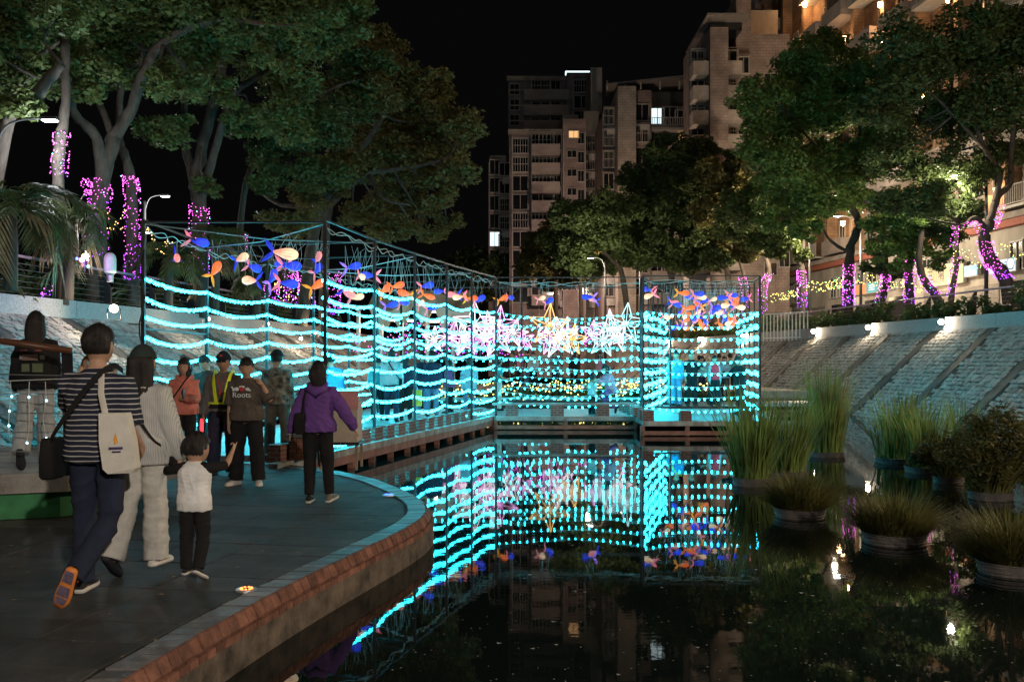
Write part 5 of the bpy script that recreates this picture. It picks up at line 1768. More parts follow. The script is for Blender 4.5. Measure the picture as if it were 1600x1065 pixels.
for kind, px, py, Yd, yaw, pitch, sc, wh in (
        ("peach", 446, 396, 16.6, 12, -8, 1.0, "hanging highest and nearest in the tunnel entrance"),
        ("pinkblue", 276, 402, 17.2, -60, -20, .8, "at the left end of the near tunnel"),
        ("blue", 312, 378, 17.8, 20, -12, .9, "near the first rail at the left"),
        ("orange", 337, 420, 17.3, 55, 55, .85, "hanging nose up beside the second pole"),
        ("peach", 378, 403, 17.8, 60, 25, .85, "above the peach tailed pair"),
        ("blue", 398, 418, 18.2, -25, -20, .85, "right of the second pole"),
        ("peach", 390, 438, 17.0, 155, 4, .85, "lowest, pointing left over the top string"),
        ("bluev", 426, 432, 17.6, 70, 50, .9, "diving in the middle of the near tunnel"),
        ("blue", 456, 415, 17.9, 8, -4, .95, "right behind the highest peach"),
        ("blue", 440, 413, 18.4, 160, 0, .8, "facing left behind the highest peach fish"),
        ("blue", 452, 443, 17.5, 6, -6, .9, "lowest on the right over the top string"),
        ("pinkblue", 497, 402, 17.9, 80, 40, .8, "upper one beside the tunnel corner pole"),
        ("blue", 497, 420, 17.7, 60, 40, .75, "lower one beside the tunnel corner pole"),
        ("orange", 496, 445, 17.2, 40, 30, .8, "lowest beside the tunnel corner pole")):
    fish(kind, P(px, py, Yd), yaw, pitch, wh, g1, sc if sc == 1.0 else sc * .88)
g2 = "fish lanterns along the tunnel"
pos2 = [("bluev", 553, 416, 18.5), ("peachk", 565, 432, 18.7), ("blue", 575, 430, 19.4), ("pinkblue", 545, 458, 18.2), ("peachk", 558, 464, 19.3), ("orange", 602, 452, 20.3), ("orange2", 622, 446, 20.8),
        ("orange", 632, 458, 21.2), ("blue", 632, 472, 20.9), ("bluev", 612, 476, 20.2), ("blue", 668, 446, 22.1), ("orange2", 670, 463, 22.0), ("peachk", 658, 474, 22.6), ("blue", 676, 480, 22.3), ("blue", 686, 455, 23.1),
        ("pinkblue", 706, 460, 23.8), ("peachk", 716, 464, 23.4), ("orange", 738, 466, 24.2), ("blue", 750, 467, 24.9), ("orange", 786, 466, 26.5), ("blue", 798, 465, 26.8), ("peachk", 846, 466, 26.6), ("blue", 858, 470, 26.9), ("bluev", 918, 464, 26.5), ("pinkblue", 926, 468, 26.9), ("blue", 1010, 452, 26.6), ("peachk", 1014, 462, 26.3)]
wh2 = lambda px: "in the first bay past the corner" if px < 590 else "in the second bay past the corner" if px < 650 else "in the third bay past the corner" if px < 700 else "at the far tunnel bays" if px < 770 else "over the left of the middle walkway" if px < 830 else "over the middle of the middle walkway" if px < 950 else "by the left pole of the lit box"
for kind, px, py, Yd in pos2:
    fish(kind, P(px, py, Yd), rf_.choice((0, 15, -20, 170, 195, 40, -45)) + rf_.uniform(-12, 12), rf_.uniform(-25, 30), wh2(px), g2 if px < 770 else "fish lanterns over the middle walkway", .60 + rf_.random() * .16)
g3 = "fish lanterns in the lit box"
pos3 = [("orange", 1068, 458), ("blue", 1077, 464), ("peachk", 1096, 465), ("blue", 1092, 459), ("peachk", 1114, 468), ("bluev", 1100, 470), ("blue", 1130, 465), ("orange2", 1148, 466), ("blue", 1145, 461), ("blue", 1164, 467),
        ("orange2", 1078, 481), ("orange", 1092, 476), ("peach", 1134, 477), ("blue", 1058, 476), ("pinkblue", 1054, 472), ("bluev", 1120, 480), ("peachk", 1156, 480), ("orange", 1146, 474)]
for i, (kind, px, py) in enumerate(pos3):
    fish(kind, P(px, py, 25.8 + (i * 37 % 10) * .22), rf_.choice((0, 20, -25, 175, 200)) + rf_.uniform(-12, 12), rf_.uniform(-15, 25), "in the box cluster", g3, .56 + rf_.random() * .18)
for i in range(34):
    kind = rf_.choice(("blue", "bluev", "peachk", "orange", "pinkblue", "peach", "orange2"))
    t = rf_.uniform(.3, .95)
    a, b_ = C0.lerp(BL, t), C1.lerp(BR, t)
    u = rf_.uniform(.12, .88)
    p = a.lerp(b_, u)
    fish(kind, V(p.x, p.y, rf_.uniform(2.55, 3.15)), rf_.uniform(0, 360), rf_.uniform(-50, 40), "deeper in the box cluster", g3, .66)

# ---------------------------------------------------------------- star frames
def starmat(name, c): return emit(name, c, 1.9)
S_W = starmat("star_white", (1.0, 0.84, 0.90)); S_Y = starmat("star_gold", (1.0, 0.52, 0.12)); S_P = starmat("star_pink", (1.0, 0.42, 0.92)); S_C = starmat("star_cyan", (0.55, 0.95, 1.0))
def star(label, c, R, m, yaw, tilt, r=.016):
    c = Vector(c)
    R = R * 1.05
    t = thing("star_light", label, "star light", tuple(c), 0, "wire frame star lights", local=True)
    t.rotation_euler = (0, math.radians(tilt), math.radians(yaw))
    pts = []
    for i in range(10):
        a = PI / 2 + i * PI / 5
        rr = R if i % 2 == 0 else R * .42
        pts.append(V(rr * math.cos(a), 0, rr * math.sin(a)))
    mb = MB()
    for i in range(10):
        mb.tube([pts[i], pts[(i + 1) % 10]], r, 5)
    mb.build("outline", m, t)
    m2 = MB()
    for s in (1, -1):
        hub = V(0, s * R * .32, 0)
        for i in range(10):
            m2.tube([hub, pts[i]], r * .55, 4)
    m2.build("spokes", m, t)
    m3 = MB().tube([V(0, 0, -R * .4), V(0, 0, -min(R * 1.1, c.z - .1))], .02, 6).build("stand", M_STEEL, t)
    return t
for k, (px, py, Rpx, Yd, m, yaw, tilt, lb) in enumerate((
        (858, 508, 33, 31.0, S_Y, 8, 4, "tall gold wire star, upper one of the middle group"), (873, 528, 32, 33.5, S_W, -15, -6, "white wire star in the centre of the middle group"), (895, 530, 24, 32, S_Y, 20, 10, "small gold wire star right in the middle group"),
        (880, 520, 26, 35, S_W, 30, 18, "white wire star behind the gold one"), (858, 532, 22, 34, S_P, 10, -14, "pinkish wire star low in the middle group"),
        (978, 506, 32, 33, S_C, -6, 6, "large pale cyan wire star, highest of the right group"), (955, 514, 30, 34.5, S_W, 12, -5, "white wire star left of the cyan one"), (942, 532, 26, 32.5, S_C, -20, 8, "low cyan white star at the left of the right group"), (968, 525, 24, 35, S_W, 30, 20, "white wire star low behind the cyan one"), (925, 520, 20, 34, S_P, 12, 10, "small pink star between two groups"),
        (780, 508, 30, 32.5, S_P, 10, 5, "pink wire star, upper one left of the middle"), (776, 528, 30, 34, S_W, -12, -8, "white wire star below the pink one"), (742, 506, 34, 31.5, S_W, 5, 0, "tallest white wire star at the tunnel's end"), (755, 528, 28, 33, S_P, 25, 12, "pinkish wire star low at the tunnel's end"),
        (725, 530, 26, 34, S_W, -18, -12, "white wire star low left at the tunnel's end"), (803, 520, 22, 35.5, S_W, 0, 14, "white wire star beside the pink one"), (818, 532, 18, 33, S_P, 8, -10, "small pink star between left and middle group"),
        (708, 524, 24, 36, S_P, 14, 10, "pink wire star seen through the tunnel"), (678, 530, 20, 33, S_W, -8, 5, "leftmost white wire star seen through the tunnel"), (765, 512, 26, 36.5, S_W, 40, -10, "white wire star farthest at the tunnel's end"), (735, 532, 22, 36, S_P, -30, 16, "pink wire star farthest and lowest at the tunnel's end"))):
    star(lb, P(px, py, Yd), Rpx / FPX * Yd, m, yaw, tilt)

# far end: violet strings, yellow lit planting, tensile canopy
net("violet fairy light curtain behind the wire stars", [V(-5, 40, 3.25), V(0, 41, 3.0), V(5, 41, 3.1)], .9, .9, 21, (M_LP, M_LV), .022)
net("violet fairy lights low behind the tunnel's end", [V(-6.5, 38, 2.6), V(-3, 39, 2.5), V(.5, 39, 2.4)], .9, .8, 22, (M_LP, M_LV), .022)
for k, (x0, x1, y, z) in enumerate(((-4.5, -.5, 34.5, .45), (-.5, 3.6, 35.2, .5), (3.6, 7.6, 36, .6), (-3.0, 1.2, 36.6, .65), (1.5, 6.0, 36.9, .7))):
    net(["yellow fairy lights in the planting left of the middle, front row", "yellow fairy lights in the planting below the gold star", "yellow fairy lights in the planting below the cyan star", "yellow fairy lights in the rear planting at the left", "yellow fairy lights in the rear planting at the right"][k],
        [V(x0, y, z), V((x0 + x1) / 2, y + .2, z), V(x1, y, z)], .9, .5, 30 + k, size=.030)
rng = np.random.RandomState(5)
v, f = leaves([((x, 35.5 + rng.uniform(-1, 1.3), .15), (.7, .8, .35), 260) for x in np.linspace(-4.6, 8, 22)], .2, rng)
tag(np_mesh("water_edge_plants", v, f, M_FROND), "low leafy planting with yellow lights at the far water edge", "planting", kind="stuff")
MB().prism([(-5.5, 34.2), (9, 34.8), (RBASE(37) + .5, 36.4), (RBASE(38), 37.6), (-5.5, 37.6)], -1, .02).build("planting_bed", M_SOIL)["kind"] = "structure"
cn = thing("canopy", "beige tensile canopy with hanging triangular points behind the tunnel", "canopy", (-4, 38, .3))
M_CAN = mat("canopy_cloth", (0.58, 0.50, 0.38), .8, var=.12, scale=1.5)
for k in range(4):
    Yc = 36.5 + k * 1.6
    x0, x1 = xt(575 + 14 * k, Yc), xt(742 - 4 * k, Yc)
    n = 5
    vs, fs = [], []
    for i in range(n + 1):
        x = lerp(x0, x1, i / n)
        zc = zt(477, Yc) - .25 * math.sin(i * 1.9 + k)
        vs += [(x, Yc, zc), (x, Yc + 1.5, zc + .55)]
    for i in range(n):
        fs.append((2 * i, 2 * i + 2, 2 * i + 3, 2 * i + 1))
    MB().add(vs, fs).build("cloth_strip", M_CAN, cn)
    if k < 2:
        for i in range(n):
            a, b_ = Vector(vs[2 * i]), Vector(vs[2 * i + 2])
            c = (a + b_) / 2 - V(0, 0, .95)
            MB().add([a - V(0, .02, 0), b_ - V(0, .02, 0), c, a + V(0, .01, 0), b_ + V(0, .01, 0), c + V(0, .03, 0)], [(0, 2, 1), (3, 4, 5), (0, 1, 4, 3), (1, 2, 5, 4), (2, 0, 3, 5)]).build("hanging_point", M_CAN, cn)
for px in (560, 596, 628, 668, 708):
    MB().tube([V(xt(px, 38), 38, .3), V(xt(px, 38), 38, zt(480, 38))], .09, 8).build("post", M_GALV, cn)
for k, (px, py) in enumerate(((602, 500), (633, 501), (683, 487), (676, 502))):
    o = MB().box(P(px, py, 39), (.9, .12, .08)).build("tube_light", emit("canopy_tube_%d" % k, (1, .8, .55), 5, False))
    tag(o, "warm tube light under the beige canopy", "light", "tube lights under the beige canopy")
    lamp("canopy_lamp", P(px, py + 5, 38.6), 60, (1, .75, .5), .2)
# two lit ground discs on the terrace
for (px, py, c, lb) in ((385, 922, (1.0, .22, .04), "orange lit round ground light set in the terrace paving"), (607, 774, (.08, .15, 1.0), "blue lit round ground light set in the terrace near the kerb tip")):
    g = G(px, py, TZ + .004)
    t = thing("ground_light", lb, "ground light", tuple(g))
    MB().lathe(g, [(.075, 0), (.072, .012), (.055, .014)], 20).build("ring", M_GALV, t)
    MB().lathe(g, [(.054, .0), (.05, .012), (.03, .014)], 20).build("lens", mat("lens_" + lb[:4], (.2, .2, .2), .2), t)
    for k in range(9):
        a = k * 2 * PI / 9
        MB().ball(g + V(.038 * math.cos(a), .038 * math.sin(a), .013), .0095, 8, 4).build("bulb", emit("disc_%s_%d" % (lb[:4], k), c, 5, False), t)
# ---------------------------------------------------------------- people
def skinmat(name, c):
    m = mat(name, c, .55, var=.12, scale=20)
    m.node_tree.nodes["Principled BSDF"].inputs["Subsurface Weight"].default_value = 0.05
    return m
M_SKIN = skinmat("skin", (.46, .27, .18))
M_SKIN2 = skinmat("skin_tan", (.36, .20, .13))
M_HAIR = mat("black_hair", (.014, .011, .010), .45, var=.5, scale=30, bump=.5, bscale=120, stretch=(6, 6, 1))
M_HAIR2 = mat("dark_brown_hair", (.030, .018, .012), .45, var=.5, scale=30, bump=.5, bscale=120, stretch=(6, 6, 1))
M_EYEW = mat("eye_white", (.7, .68, .65), .3, var=.02)
M_EYED = mat("eye_dark", (.012, .01, .01), .3, var=.02)
M_LIPS = mat("lips", (.36, .14, .11), .5, var=.05)
def cloth(name, c, var=.18, scale=9, rough=.9, bump=.25, bscale=160):
    return mat(name, c, rough, var=var, scale=scale, bump=bump, bscale=bscale, spec=.2)
def stripemat(name, c1, c2, period, frac, axis=2, wob=.004):
    m = bpy.data.materials.new(name)
    N, L, B = nodes_of(m)
    B.inputs["Roughness"].default_value = .9
    B.inputs["Specular IOR Level"].default_value = .2
    tc = N.new("ShaderNodeTexCoord")
    sx = N.new("ShaderNodeSeparateXYZ")
    L.new(tc.outputs["Object"], sx.inputs[0])
    nz = N.new("ShaderNodeTexNoise")
    nz.inputs["Scale"].default_value = 5
    L.new(tc.outputs["Object"], nz.inputs["Vector"])
    mu = N.new("ShaderNodeMath"); mu.operation = "MULTIPLY_ADD"
    mu.inputs[1].default_value = wob * 6
    L.new(nz.outputs["Fac"], mu.inputs[0])
    L.new(sx.outputs[axis], mu.inputs[2])
    md = N.new("ShaderNodeMath"); md.operation = "MODULO"
    ad = N.new("ShaderNodeMath"); ad.operation = "ADD"; ad.inputs[1].default_value = 10
    L.new(mu.outputs[0], ad.inputs[0])
    L.new(ad.outputs[0], md.inputs[0]); md.inputs[1].default_value = period
    lt = N.new("ShaderNodeMath"); lt.operation = "LESS_THAN"; lt.inputs[1].default_value = period * frac
    L.new(md.outputs[0], lt.inputs[0])
    mx = N.new("ShaderNodeMix"); mx.data_type = "RGBA"
    mx.inputs[6].default_value = (*c1, 1); mx.inputs[7].default_value = (*c2, 1)
    L.new(lt.outputs[0], mx.inputs[0])
    L.new(mx.outputs[2], B.inputs["Base Color"])
    return m
C_NAVYSTRIPE = stripemat("navy_stripe", (.022, .026, .045), (.50, .48, .47), .034, .20)
C_PINSTRIPE = stripemat("pale_pinstripe", (.54, .53, .50), (.36, .36, .37), .012, .3, 0, .001)
C_CREAM = cloth("cream_cotton", (.52, .50, .46))
C_NAVY = cloth("navy_denim", (.022, .028, .052))
C_BLACK = cloth("black_cloth", (.016, .015, .016))
C_CHAR = cloth("charcoal_cloth", (.06, .052, .046))
C_BROWN = cloth("brown_grey_tee", (.10, .082, .068))
C_WHITE = cloth("white_cotton", (.80, .79, .78))
C_CORAL = cloth("coral_fleece", (.62, .20, .15))
C_GREYSH = cloth("grey_shirt", (.13, .115, .11))
C_PURPLE = cloth("purple_fleece", (.14, .06, .25))
C_BLUE = cloth("blue_jacket", (.05, .30, .62))
C_CAMO = mat("camo_cloth", (.13, .115, .09), .9, var=.75, scale=11, detail=1)
C_OLIVE = cloth("olive_trousers", (.09, .08, .065))
C_LTGREY = cloth("light_grey_cloth", (.36, .36, .36))
C_RED = cloth("red_vest", (.75, .04, .06))
C_SKY = cloth("pale_blue_shirt", (.25, .42, .50))
C_JEAN = cloth("blue_jeans", (.10, .17, .27))
C_TEAL = cloth("teal_shirt", (.08, .30, .34))
C_PLUM = cloth("plum_top", (.20, .06, .16))
C_PINK = cloth("pink_top", (.55, .20, .26))
C_NEON = mat("neon_yellow_tape", (.70, .80, .03), .6, var=.1)
C_SHOE_B = cloth("black_shoe", (.02, .02, .02), rough=.6)
C_SHOE_W = cloth("white_shoe", (.66, .62, .58), rough=.6)
C_SHOE_G = cloth("grey_shoe", (.16, .14, .12), rough=.6)
C_SOLE_W = cloth("white_sole", (.62, .58, .53), rough=.7)
C_SOLE_B = cloth("dark_sole", (.03, .03, .035), rough=.7)
C_SOLE_O = mat("orange_sole", (.75, .24, .05), .6, var=.15)
C_TREAD = mat("sole_tread", (.17, .13, .19), .7, var=.5, scale=14)

HANG = ((.13, .02, -1), (.05, .18, -1))
def unit(v): return Vector(v).normalized()

def wrinkle(me, amp, seed, lo=0.0):
    n = len(me.vertices)
    co = np.empty(n * 3, np.float32); me.vertices.foreach_get("co", co); co = co.reshape(-1, 3)
    nr = np.empty(n * 3, np.float32); me.vertices.foreach_get("normal", nr); nr = nr.reshape(-1, 3)
    r = np.random.RandomState(seed)
    d = np.zeros(n)
    for k in range(6):
        q = r.normal(size=3) * np.array([9, 9, 10]) * (1 + .30 * k)
        ph = co @ q + r.uniform(0, 6) + 2.2 * np.sin(co @ (r.normal(size=3) * 5) + r.uniform(0, 6))
        gate = .5 + .5 * np.sin(co @ (r.normal(size=3) * 6) + r.uniform(0, 6))
        d += gate * (1 - np.abs(np.sin(ph))) ** 2.2 / (1 + .3 * k)
    d = (d / 1.6 - .3) * amp
    co += nr * d[:, None].astype(np.float32)
    me.vertices.foreach_set("co", co.ravel())

def person(label, loc, rz, H, arms=(HANG, HANG), legs=None, top=None, bottom=None, shoes=None, hair="short", hairmat=None, skin=None,
           lean=0.0, twist=0.0, head=(0, 0), bulk=1.0, female=False, hs=1.17, res=.012, face=False, hands=None, cap=None, glasses=None, group=None, drop=None, grip=None):
    """arms/legs: (left, right), vectors (out, forward, up). top=(material, hem z, sleeve, ease), bottom=(material, ease, hem flare, length)"""
    seed = abs(hash(label)) % 9999 if False else sum(ord(c) * (i + 1) for i, c in enumerate(label)) % 9999
    if loc[1] < 16 and loc[2] < .1: H *= 1.035
    S = H / 1.745
    t = thing("person", label, "person", tuple(loc), rz, group, local=True)
    skin = skin or M_SKIN
    hairmat = hairmat or M_HAIR
    legs = legs or (((.05, .03, -1), (.02, -.03, -1), (.1, 1, 0)), ((.05, -.02, -1), (.02, -.05, -1), (.1, 1, 0)))
    LE, TW = math.radians(lean), math.radians(twist)
    hipz = .92
    def T(x, y, z):
        p = V(x, y, z - hipz)
        k = min(1, max(0, (z - hipz) / .5))
        a = TW * k
        p = V(p.x * math.cos(a) - p.y * math.sin(a), p.x * math.sin(a) + p.y * math.cos(a), p.z)
        p = V(p.x, p.y * math.cos(LE) + p.z * math.sin(LE), p.z * math.cos(LE) - p.y * math.sin(LE))
        return p + V(0, 0, hipz)
    fw = .92 if female else 1.0
    bk = bulk
    J = {}
    # legs
    feet = []
    for s, k in ((-1, 0), (1, 1)):
        th, sh, ft = legs[k]
        hip = V(s * .088 * bk ** .5, 0, hipz - .02)
        vth, vsh, vft = [unit((s * q[0], q[1], q[2])) for q in (th, sh, ft)]
        knee = hip + vth * .425
        ank = knee + vsh * .405
        J["hip%d" % k], J["knee%d" % k], J["ank%d" % k] = hip, knee, ank
        feet.append((ank, vft, vsh))
    # arms
    for s, k in ((-1, 0), (1, 1)):
        ua, fa = arms[k][:2]
        sho = T(s * .165 * fw * (.8 + .2 * bk), 0, 1.362)
        vu, vf = unit((s * ua[0], ua[1], ua[2])), unit((s * fa[0], fa[1], fa[2]))
        elb = sho + vu * .275
        wri = elb + vf * .245
        J["sho%d" % k], J["elb%d" % k], J["wri%d" % k], J["fore%d" % k] = sho, elb, wri, vf
    # torso section table: z, half width, half depth, forward offset
    TS = [(.84, .13, .095, 0), (.90, .165, .115, -.005), (.98, .165, .115, -.008), (1.06, .148, .10, 0), (1.16, .150, .105, .004), (1.27, .164, .115, .006), (1.34, .160, .108, 0), (1.385, .132, .092, -.006), (1.42, .098, .074, -.010), (1.45, .070, .060, -.006), (1.475, .058, .054, -.002)]
    if female:
        TS = [(z, w * (1.04 if z < 1.0 else .88), d * (1.0 if z < 1.0 else .95), o) for z, w, d, o in TS]
    TS = [(z, w * bk, d * bk ** 1.3, o) for z, w, d, o in TS]
    def torso(mb, grow, zlo, zhi, flare=0.0, n=18):
        zs = [z for z in np.linspace(zlo, zhi, 12)]
        R = []
        for z in zs:
            w, d, o = [np.interp(z, [q[0] for q in TS], [q[c] for q in TS]) for c in (1, 2, 3)]
            if z < .98 and zlo < .9: w = max(w, .16 * bk)
            if grow > .012 and z > .9 and z < 1.2:      # cloth hangs straight below the chest
                w = max(w, np.interp(1.25, [q[0] for q in TS], [q[1] for q in TS]) * .94)
                d = max(d, np.interp(1.25, [q[0] for q in TS], [q[2] for q in TS]) * .92)
            g = grow * (1 - .75 * max(0, (z - 1.32) / .14)) + flare * max(0, (1.2 - z))
            R.append([T((w + g) * math.copysign(abs(math.cos(a)) ** .85, math.cos(a)), o + (d + g) * math.copysign(abs(math.sin(a)) ** .9, math.sin(a)), z) for a in [2 * PI * i / n for i in range(n)]])
        mb.rings(R)
    # --- body
    bodyb = MB()
    torso(bodyb, -.022, .84, 1.475)
    nk0, nk1 = T(0, -.004, 1.44), T(0, .012, 1.535 - (hs - 1) * .05)
    bodyb.tube([nk0, nk1], [.058 * bk ** .5, .053 * bk ** .4], 14, dome=True)
    hy, hp = math.radians(head[0]), math.radians(head[1])
    HM = Matrix.Rotation(-LE, 3, "X") @ Matrix.Rotation(TW, 3, "Z") @ Matrix.Rotation(hy, 3, "Z") @ Matrix.Rotation(-hp, 3, "X")
    hc = T(0, .012, 1.508 - (hs - 1) * .085) + HM @ V(0, .012, .092 * hs)
    def hd(x, y, z): return hc + HM @ (V(x, y, z) * hs)
    def headshell(f, n=26, k=18, zlo=-1.0):
        R = []
        for q in range(k + 1):
            ph = -PI / 2 + PI * (q + .35) / (k + .7)
            row = []
            for i in range(n):
                a = 2 * PI * i / n
                x, y, z = math.cos(ph) * math.cos(a), math.cos(ph) * math.sin(a), math.sin(ph)
                row.append((x, y, z, f(x, y, z)))
            R.append(row)
        return R
    def skull(x, y, z):
        X, Y, Z = x * .077 * (.95 if female else 1), y * .094, z * (.116 if z < 0 else .108)
        if z < 0:
            X *= 1 - .34 * (-z) ** 1.6
            if y < 0: Y *= 1 - .45 * (-z)
        if y > .2 and z > -.9:
            Y += .020 * math.exp(-(x / .13) ** 2 - ((z + .16) / .15) ** 2)      # nose
            Y += .006 * math.exp(-(x / .2) ** 2 - ((z - .05) / .2) ** 2)
            Y -= .008 * (math.exp(-((abs(x) - .36) / .16) ** 2 - ((z - .12) / .12) ** 2))
            Y += .006 * math.exp(-(x / .3) ** 2 - ((z + .52) / .10) ** 2)       # mouth
            Y += .008 * math.exp(-(x / .25) ** 2 - ((z + .82) / .12) ** 2)      # chin
        return V(X, Y, Z)
    R = [[hd(*skull(x, y, z)) for x, y, z, _ in row] for row in headshell(lambda *a: 0)]
    bodyb.rings(R)
    for s in (-1, 1):
        bodyb.tube([hd(s * .070, -.002, -.028), hd(s * .077, -.008, .0), hd(s * .078, -.012, .026)], [(.012, .018), (.013, .022), (.010, .017)], 10, dome=True)
    for k in (0, 1):
        a, b, c = J["sho%d" % k], J["elb%d" % k], J["wri%d" % k]
        q = bk ** .7 * (.9 if female else 1)
        bodyb.tube([a, a.lerp(b, .35), b, b.lerp(c, .3), c, c + J["fore%d" % k] * .03], [.052 * q, .047 * q, .038 * q, .040 * q, .026, .025], 12, dome=True)
        a, b, c = J["hip%d" % k], J["knee%d" % k], J["ank%d" % k]
        q = bk ** .8
        bodyb.tube([a, a.lerp(b, .4), b, b.lerp(c, .3), c.lerp(b, .1), c + (c - b).normalized() * .04], [.080 * q, .070 * q, .050 * q, .050 * q, .034, .036], 12, dome=True)
    me = remesh(bodyb, max(res, .009) if face or res < .013 else res, 2)
    me.transform(Matrix.Scale(S, 4))
    # hands: palm and five fingers, closed shapes rooted in the wrist, in the same mesh
    hb = MB()
    for s, k in ((-1, 0), (1, 1)):
        d = J["fore%d" % k]
        mode = (hands or {}).get(k, "relax")
        w = J["wri%d" % k]
        nrm = V(-s, 0, 0) - d * d.dot(V(-s, 0, 0))
        if mode == "up" or nrm.length < .3: nrm = V(0, 1, 0) - d * d.y
        nrm.normalize()
        ac = d.cross(nrm) * (1 if s > 0 else -1)
        if ac.dot(V(0, 1, 0.2)) < 0 and mode != "up": ac = -ac
        hsz = (.88 if female else 1.0)
        def hp_(u, v_, n_): return w + (d * u + ac * v_ + nrm * n_) * hsz
        hb.tube([hp_(-.01, 0, 0), hp_(.025, 0, 0), hp_(.06, .002, .003), hp_(.088, .002, .006)], [(.020, .024), (.017, .032), (.015, .040), (.011, .039)], 12, ref=nrm, dome=True)
        curl = {"relax": .5, "fist": 1.35, "point": 1.35, "open": .15, "up": .35, "grip": 1.1}[mode]
        for i, (off, ln) in enumerate(((.030, .070), (.011, .079), (-.010, .074), (-.029, .058))):
            cc = curl * (1 + .12 * i) if not (mode == "point" and i == 0) else .05
            b0 = (.082, off, .006)
            pts = [hp_(*b0)]
            u, n_ = b0[0], b0[2]
            ang_ = cc * .45
            for seg in (.45, .32, .25):
                u += math.cos(ang_) * ln * seg
                n_ += math.sin(ang_) * ln * seg
                pts.append(hp_(u, off * (1 + .10 * (1 if mode in ("open", "up") else -.3)), n_))
                ang_ += cc * .6
            hb.tube(pts, [.0088, .0082, .0074, .0064], 8, dome=True)
        hb.tube([hp_(.02, .026, .004), hp_(.045, .043, .014), hp_(.072, .050 - .02 * (curl > 1), .024 + .01 * (curl > 1)), hp_(.09, .047 - .03 * (curl > 1), .032)], [.013, .0115, .0095, .0075], 8, dome=True)
    bm = bmesh.new()
    bm.from_mesh(me)
    hm = hb.mesh("h")
    hm.transform(Matrix.Scale(S, 4))
    bm.from_mesh(hm)
    me2 = bpy.data.meshes.new("body")
    bm.to_mesh(me2); bm.free()
    me2.materials.append(skin)
    parts = [("body", me2, True, None)]
    # --- clothes
    def garment(name, mb, m, amp, vox=None):
        g = remesh(mb, vox or res * 1.15, 2)
        wrinkle(g, amp, seed + len(name))
        g.transform(Matrix.Scale(S, 4))
        g.materials.append(m)
        parts.append((name, g, True, None))
    bt = bottom or (C_BLACK, .018, .0, 1.0)
    pb_ = MB()
    zwaist = 1.0
    torso(pb_, .008, .85, zwaist)
    for k in (0, 1):
        a, b, c = J["hip%d" % k], J["knee%d" % k], J["ank%d" % k]
        e, fl_, ln = bt[1], bt[2], bt[3]
        q = bk ** .8
        end = b.lerp(c, ln)
        dd = (c - b).normalized()
        hem = .046 * q + e + fl_
        pb_.tube([a + V(0, 0, .03), a.lerp(b, .35), b.lerp(a, .12), b + dd * .05, b.lerp(end, .6), end + dd * .02], [(.088 * q + e * .5), .078 * q + e * .8, .060 * q + e, .058 * q + e + fl_ * .3, .051 * q + e + fl_ * .7, hem], 14, dome=False)
    if bt[0] is not None: garment("trousers", pb_, bt[0], .011 + bt[1] * .15)
    tp = top or (C_BLACK, .90, "short", .02)
    sb = MB()
    torso(sb, tp[3] + .006, tp[1], 1.462, .03 if tp[3] > .02 else .015)
    for k in (0, 1):
        a, b, c = J["sho%d" % k], J["elb%d" % k], J["wri%d" % k]
        q = bk ** .7 * (.9 if female else 1)
        e = tp[3] * .8 + .006
        inn = a.lerp(T(0, 0, 1.36), .35)
        if tp[2] == "short":
            sb.tube([inn, a, a.lerp(b, .45), a.lerp(b, .80)], [.055 * q + e * .5, .057 * q + e, .055 * q + e * 1.3, .055 * q + e * 1.5], 14)
        elif tp[2] == "elbow":
            sb.tube([inn, a, a.lerp(b, .5), b + (c - b) * .02], [.055 * q + e * .5, .057 * q + e, .054 * q + e * 1.25, .052 * q + e * 1.35], 14)
        elif tp[2] == "long":
            sb.tube([inn, a, a.lerp(b, .5), b, b.lerp(c, .5), c - (c - b) * .06], [.055 * q + e * .5, .058 * q + e, .053 * q + e, .048 * q + e, .042 * q + e, .036 * q + e * .8], 14, dome=True)
        else:
            sb.tube([inn, a], [.045 * q, .045 * q], 12, dome=True)
    garment(tp[4] if len(tp) > 4 else "shirt", sb, tp[0], .012 + tp[3] * .22)
    # --- hair
    rr = np.random.RandomState(seed)
    p1, p2 = rr.uniform(0, 6), rr.uniform(0, 6)
    def hairf(x, y, z):
        k = (1.14 if female else 1.11) + .025 * math.sin(9 * math.atan2(y, x) + p1) * math.cos(7 * z + p2) + .02 * math.sin(23 * math.atan2(y, x) + p2)
        if z > .2: k += .03
        front = y - (.18 if hair != "bob" else .25)
        line = .42 if not female else .40
        m_ = 0.0
        if front > -.02 and z < line: m_ = min(1, (front + .02) / .25) * min(1, (line - z) / .18)
        az = math.atan2(y, x)
        if hair == "short":
            jag = .05 * math.sin(19 * az + p1) + .04 * math.sin(41 * az + p2)
            k -= .085 * min(1, max(0, (.15 - z) / .55))
            if z > .15: k += .030 * math.sin(31 * az + 8 * z + p1) * math.sin(13 * z + 5 * az + p2) + .02
            if z < -.34 + jag: m_ = max(m_, min(1, (-.34 + jag - z) / .12))
            if z < .05 + jag and y > -.12: m_ = max(m_, min(1, (.05 + jag - z) / .12) * min(1, (y + .12) / .15))
        else:
            k += .014 * math.sin(47 * az + p1) + .01 * math.sin(83 * az)
        if z < -.75: m_ = 1
        v = skull(x, min(y, .3) if m_ > .5 else y, z)
        v = skull(x, y, z)
        return hd(*(v * lerp(k, .90, m_)))
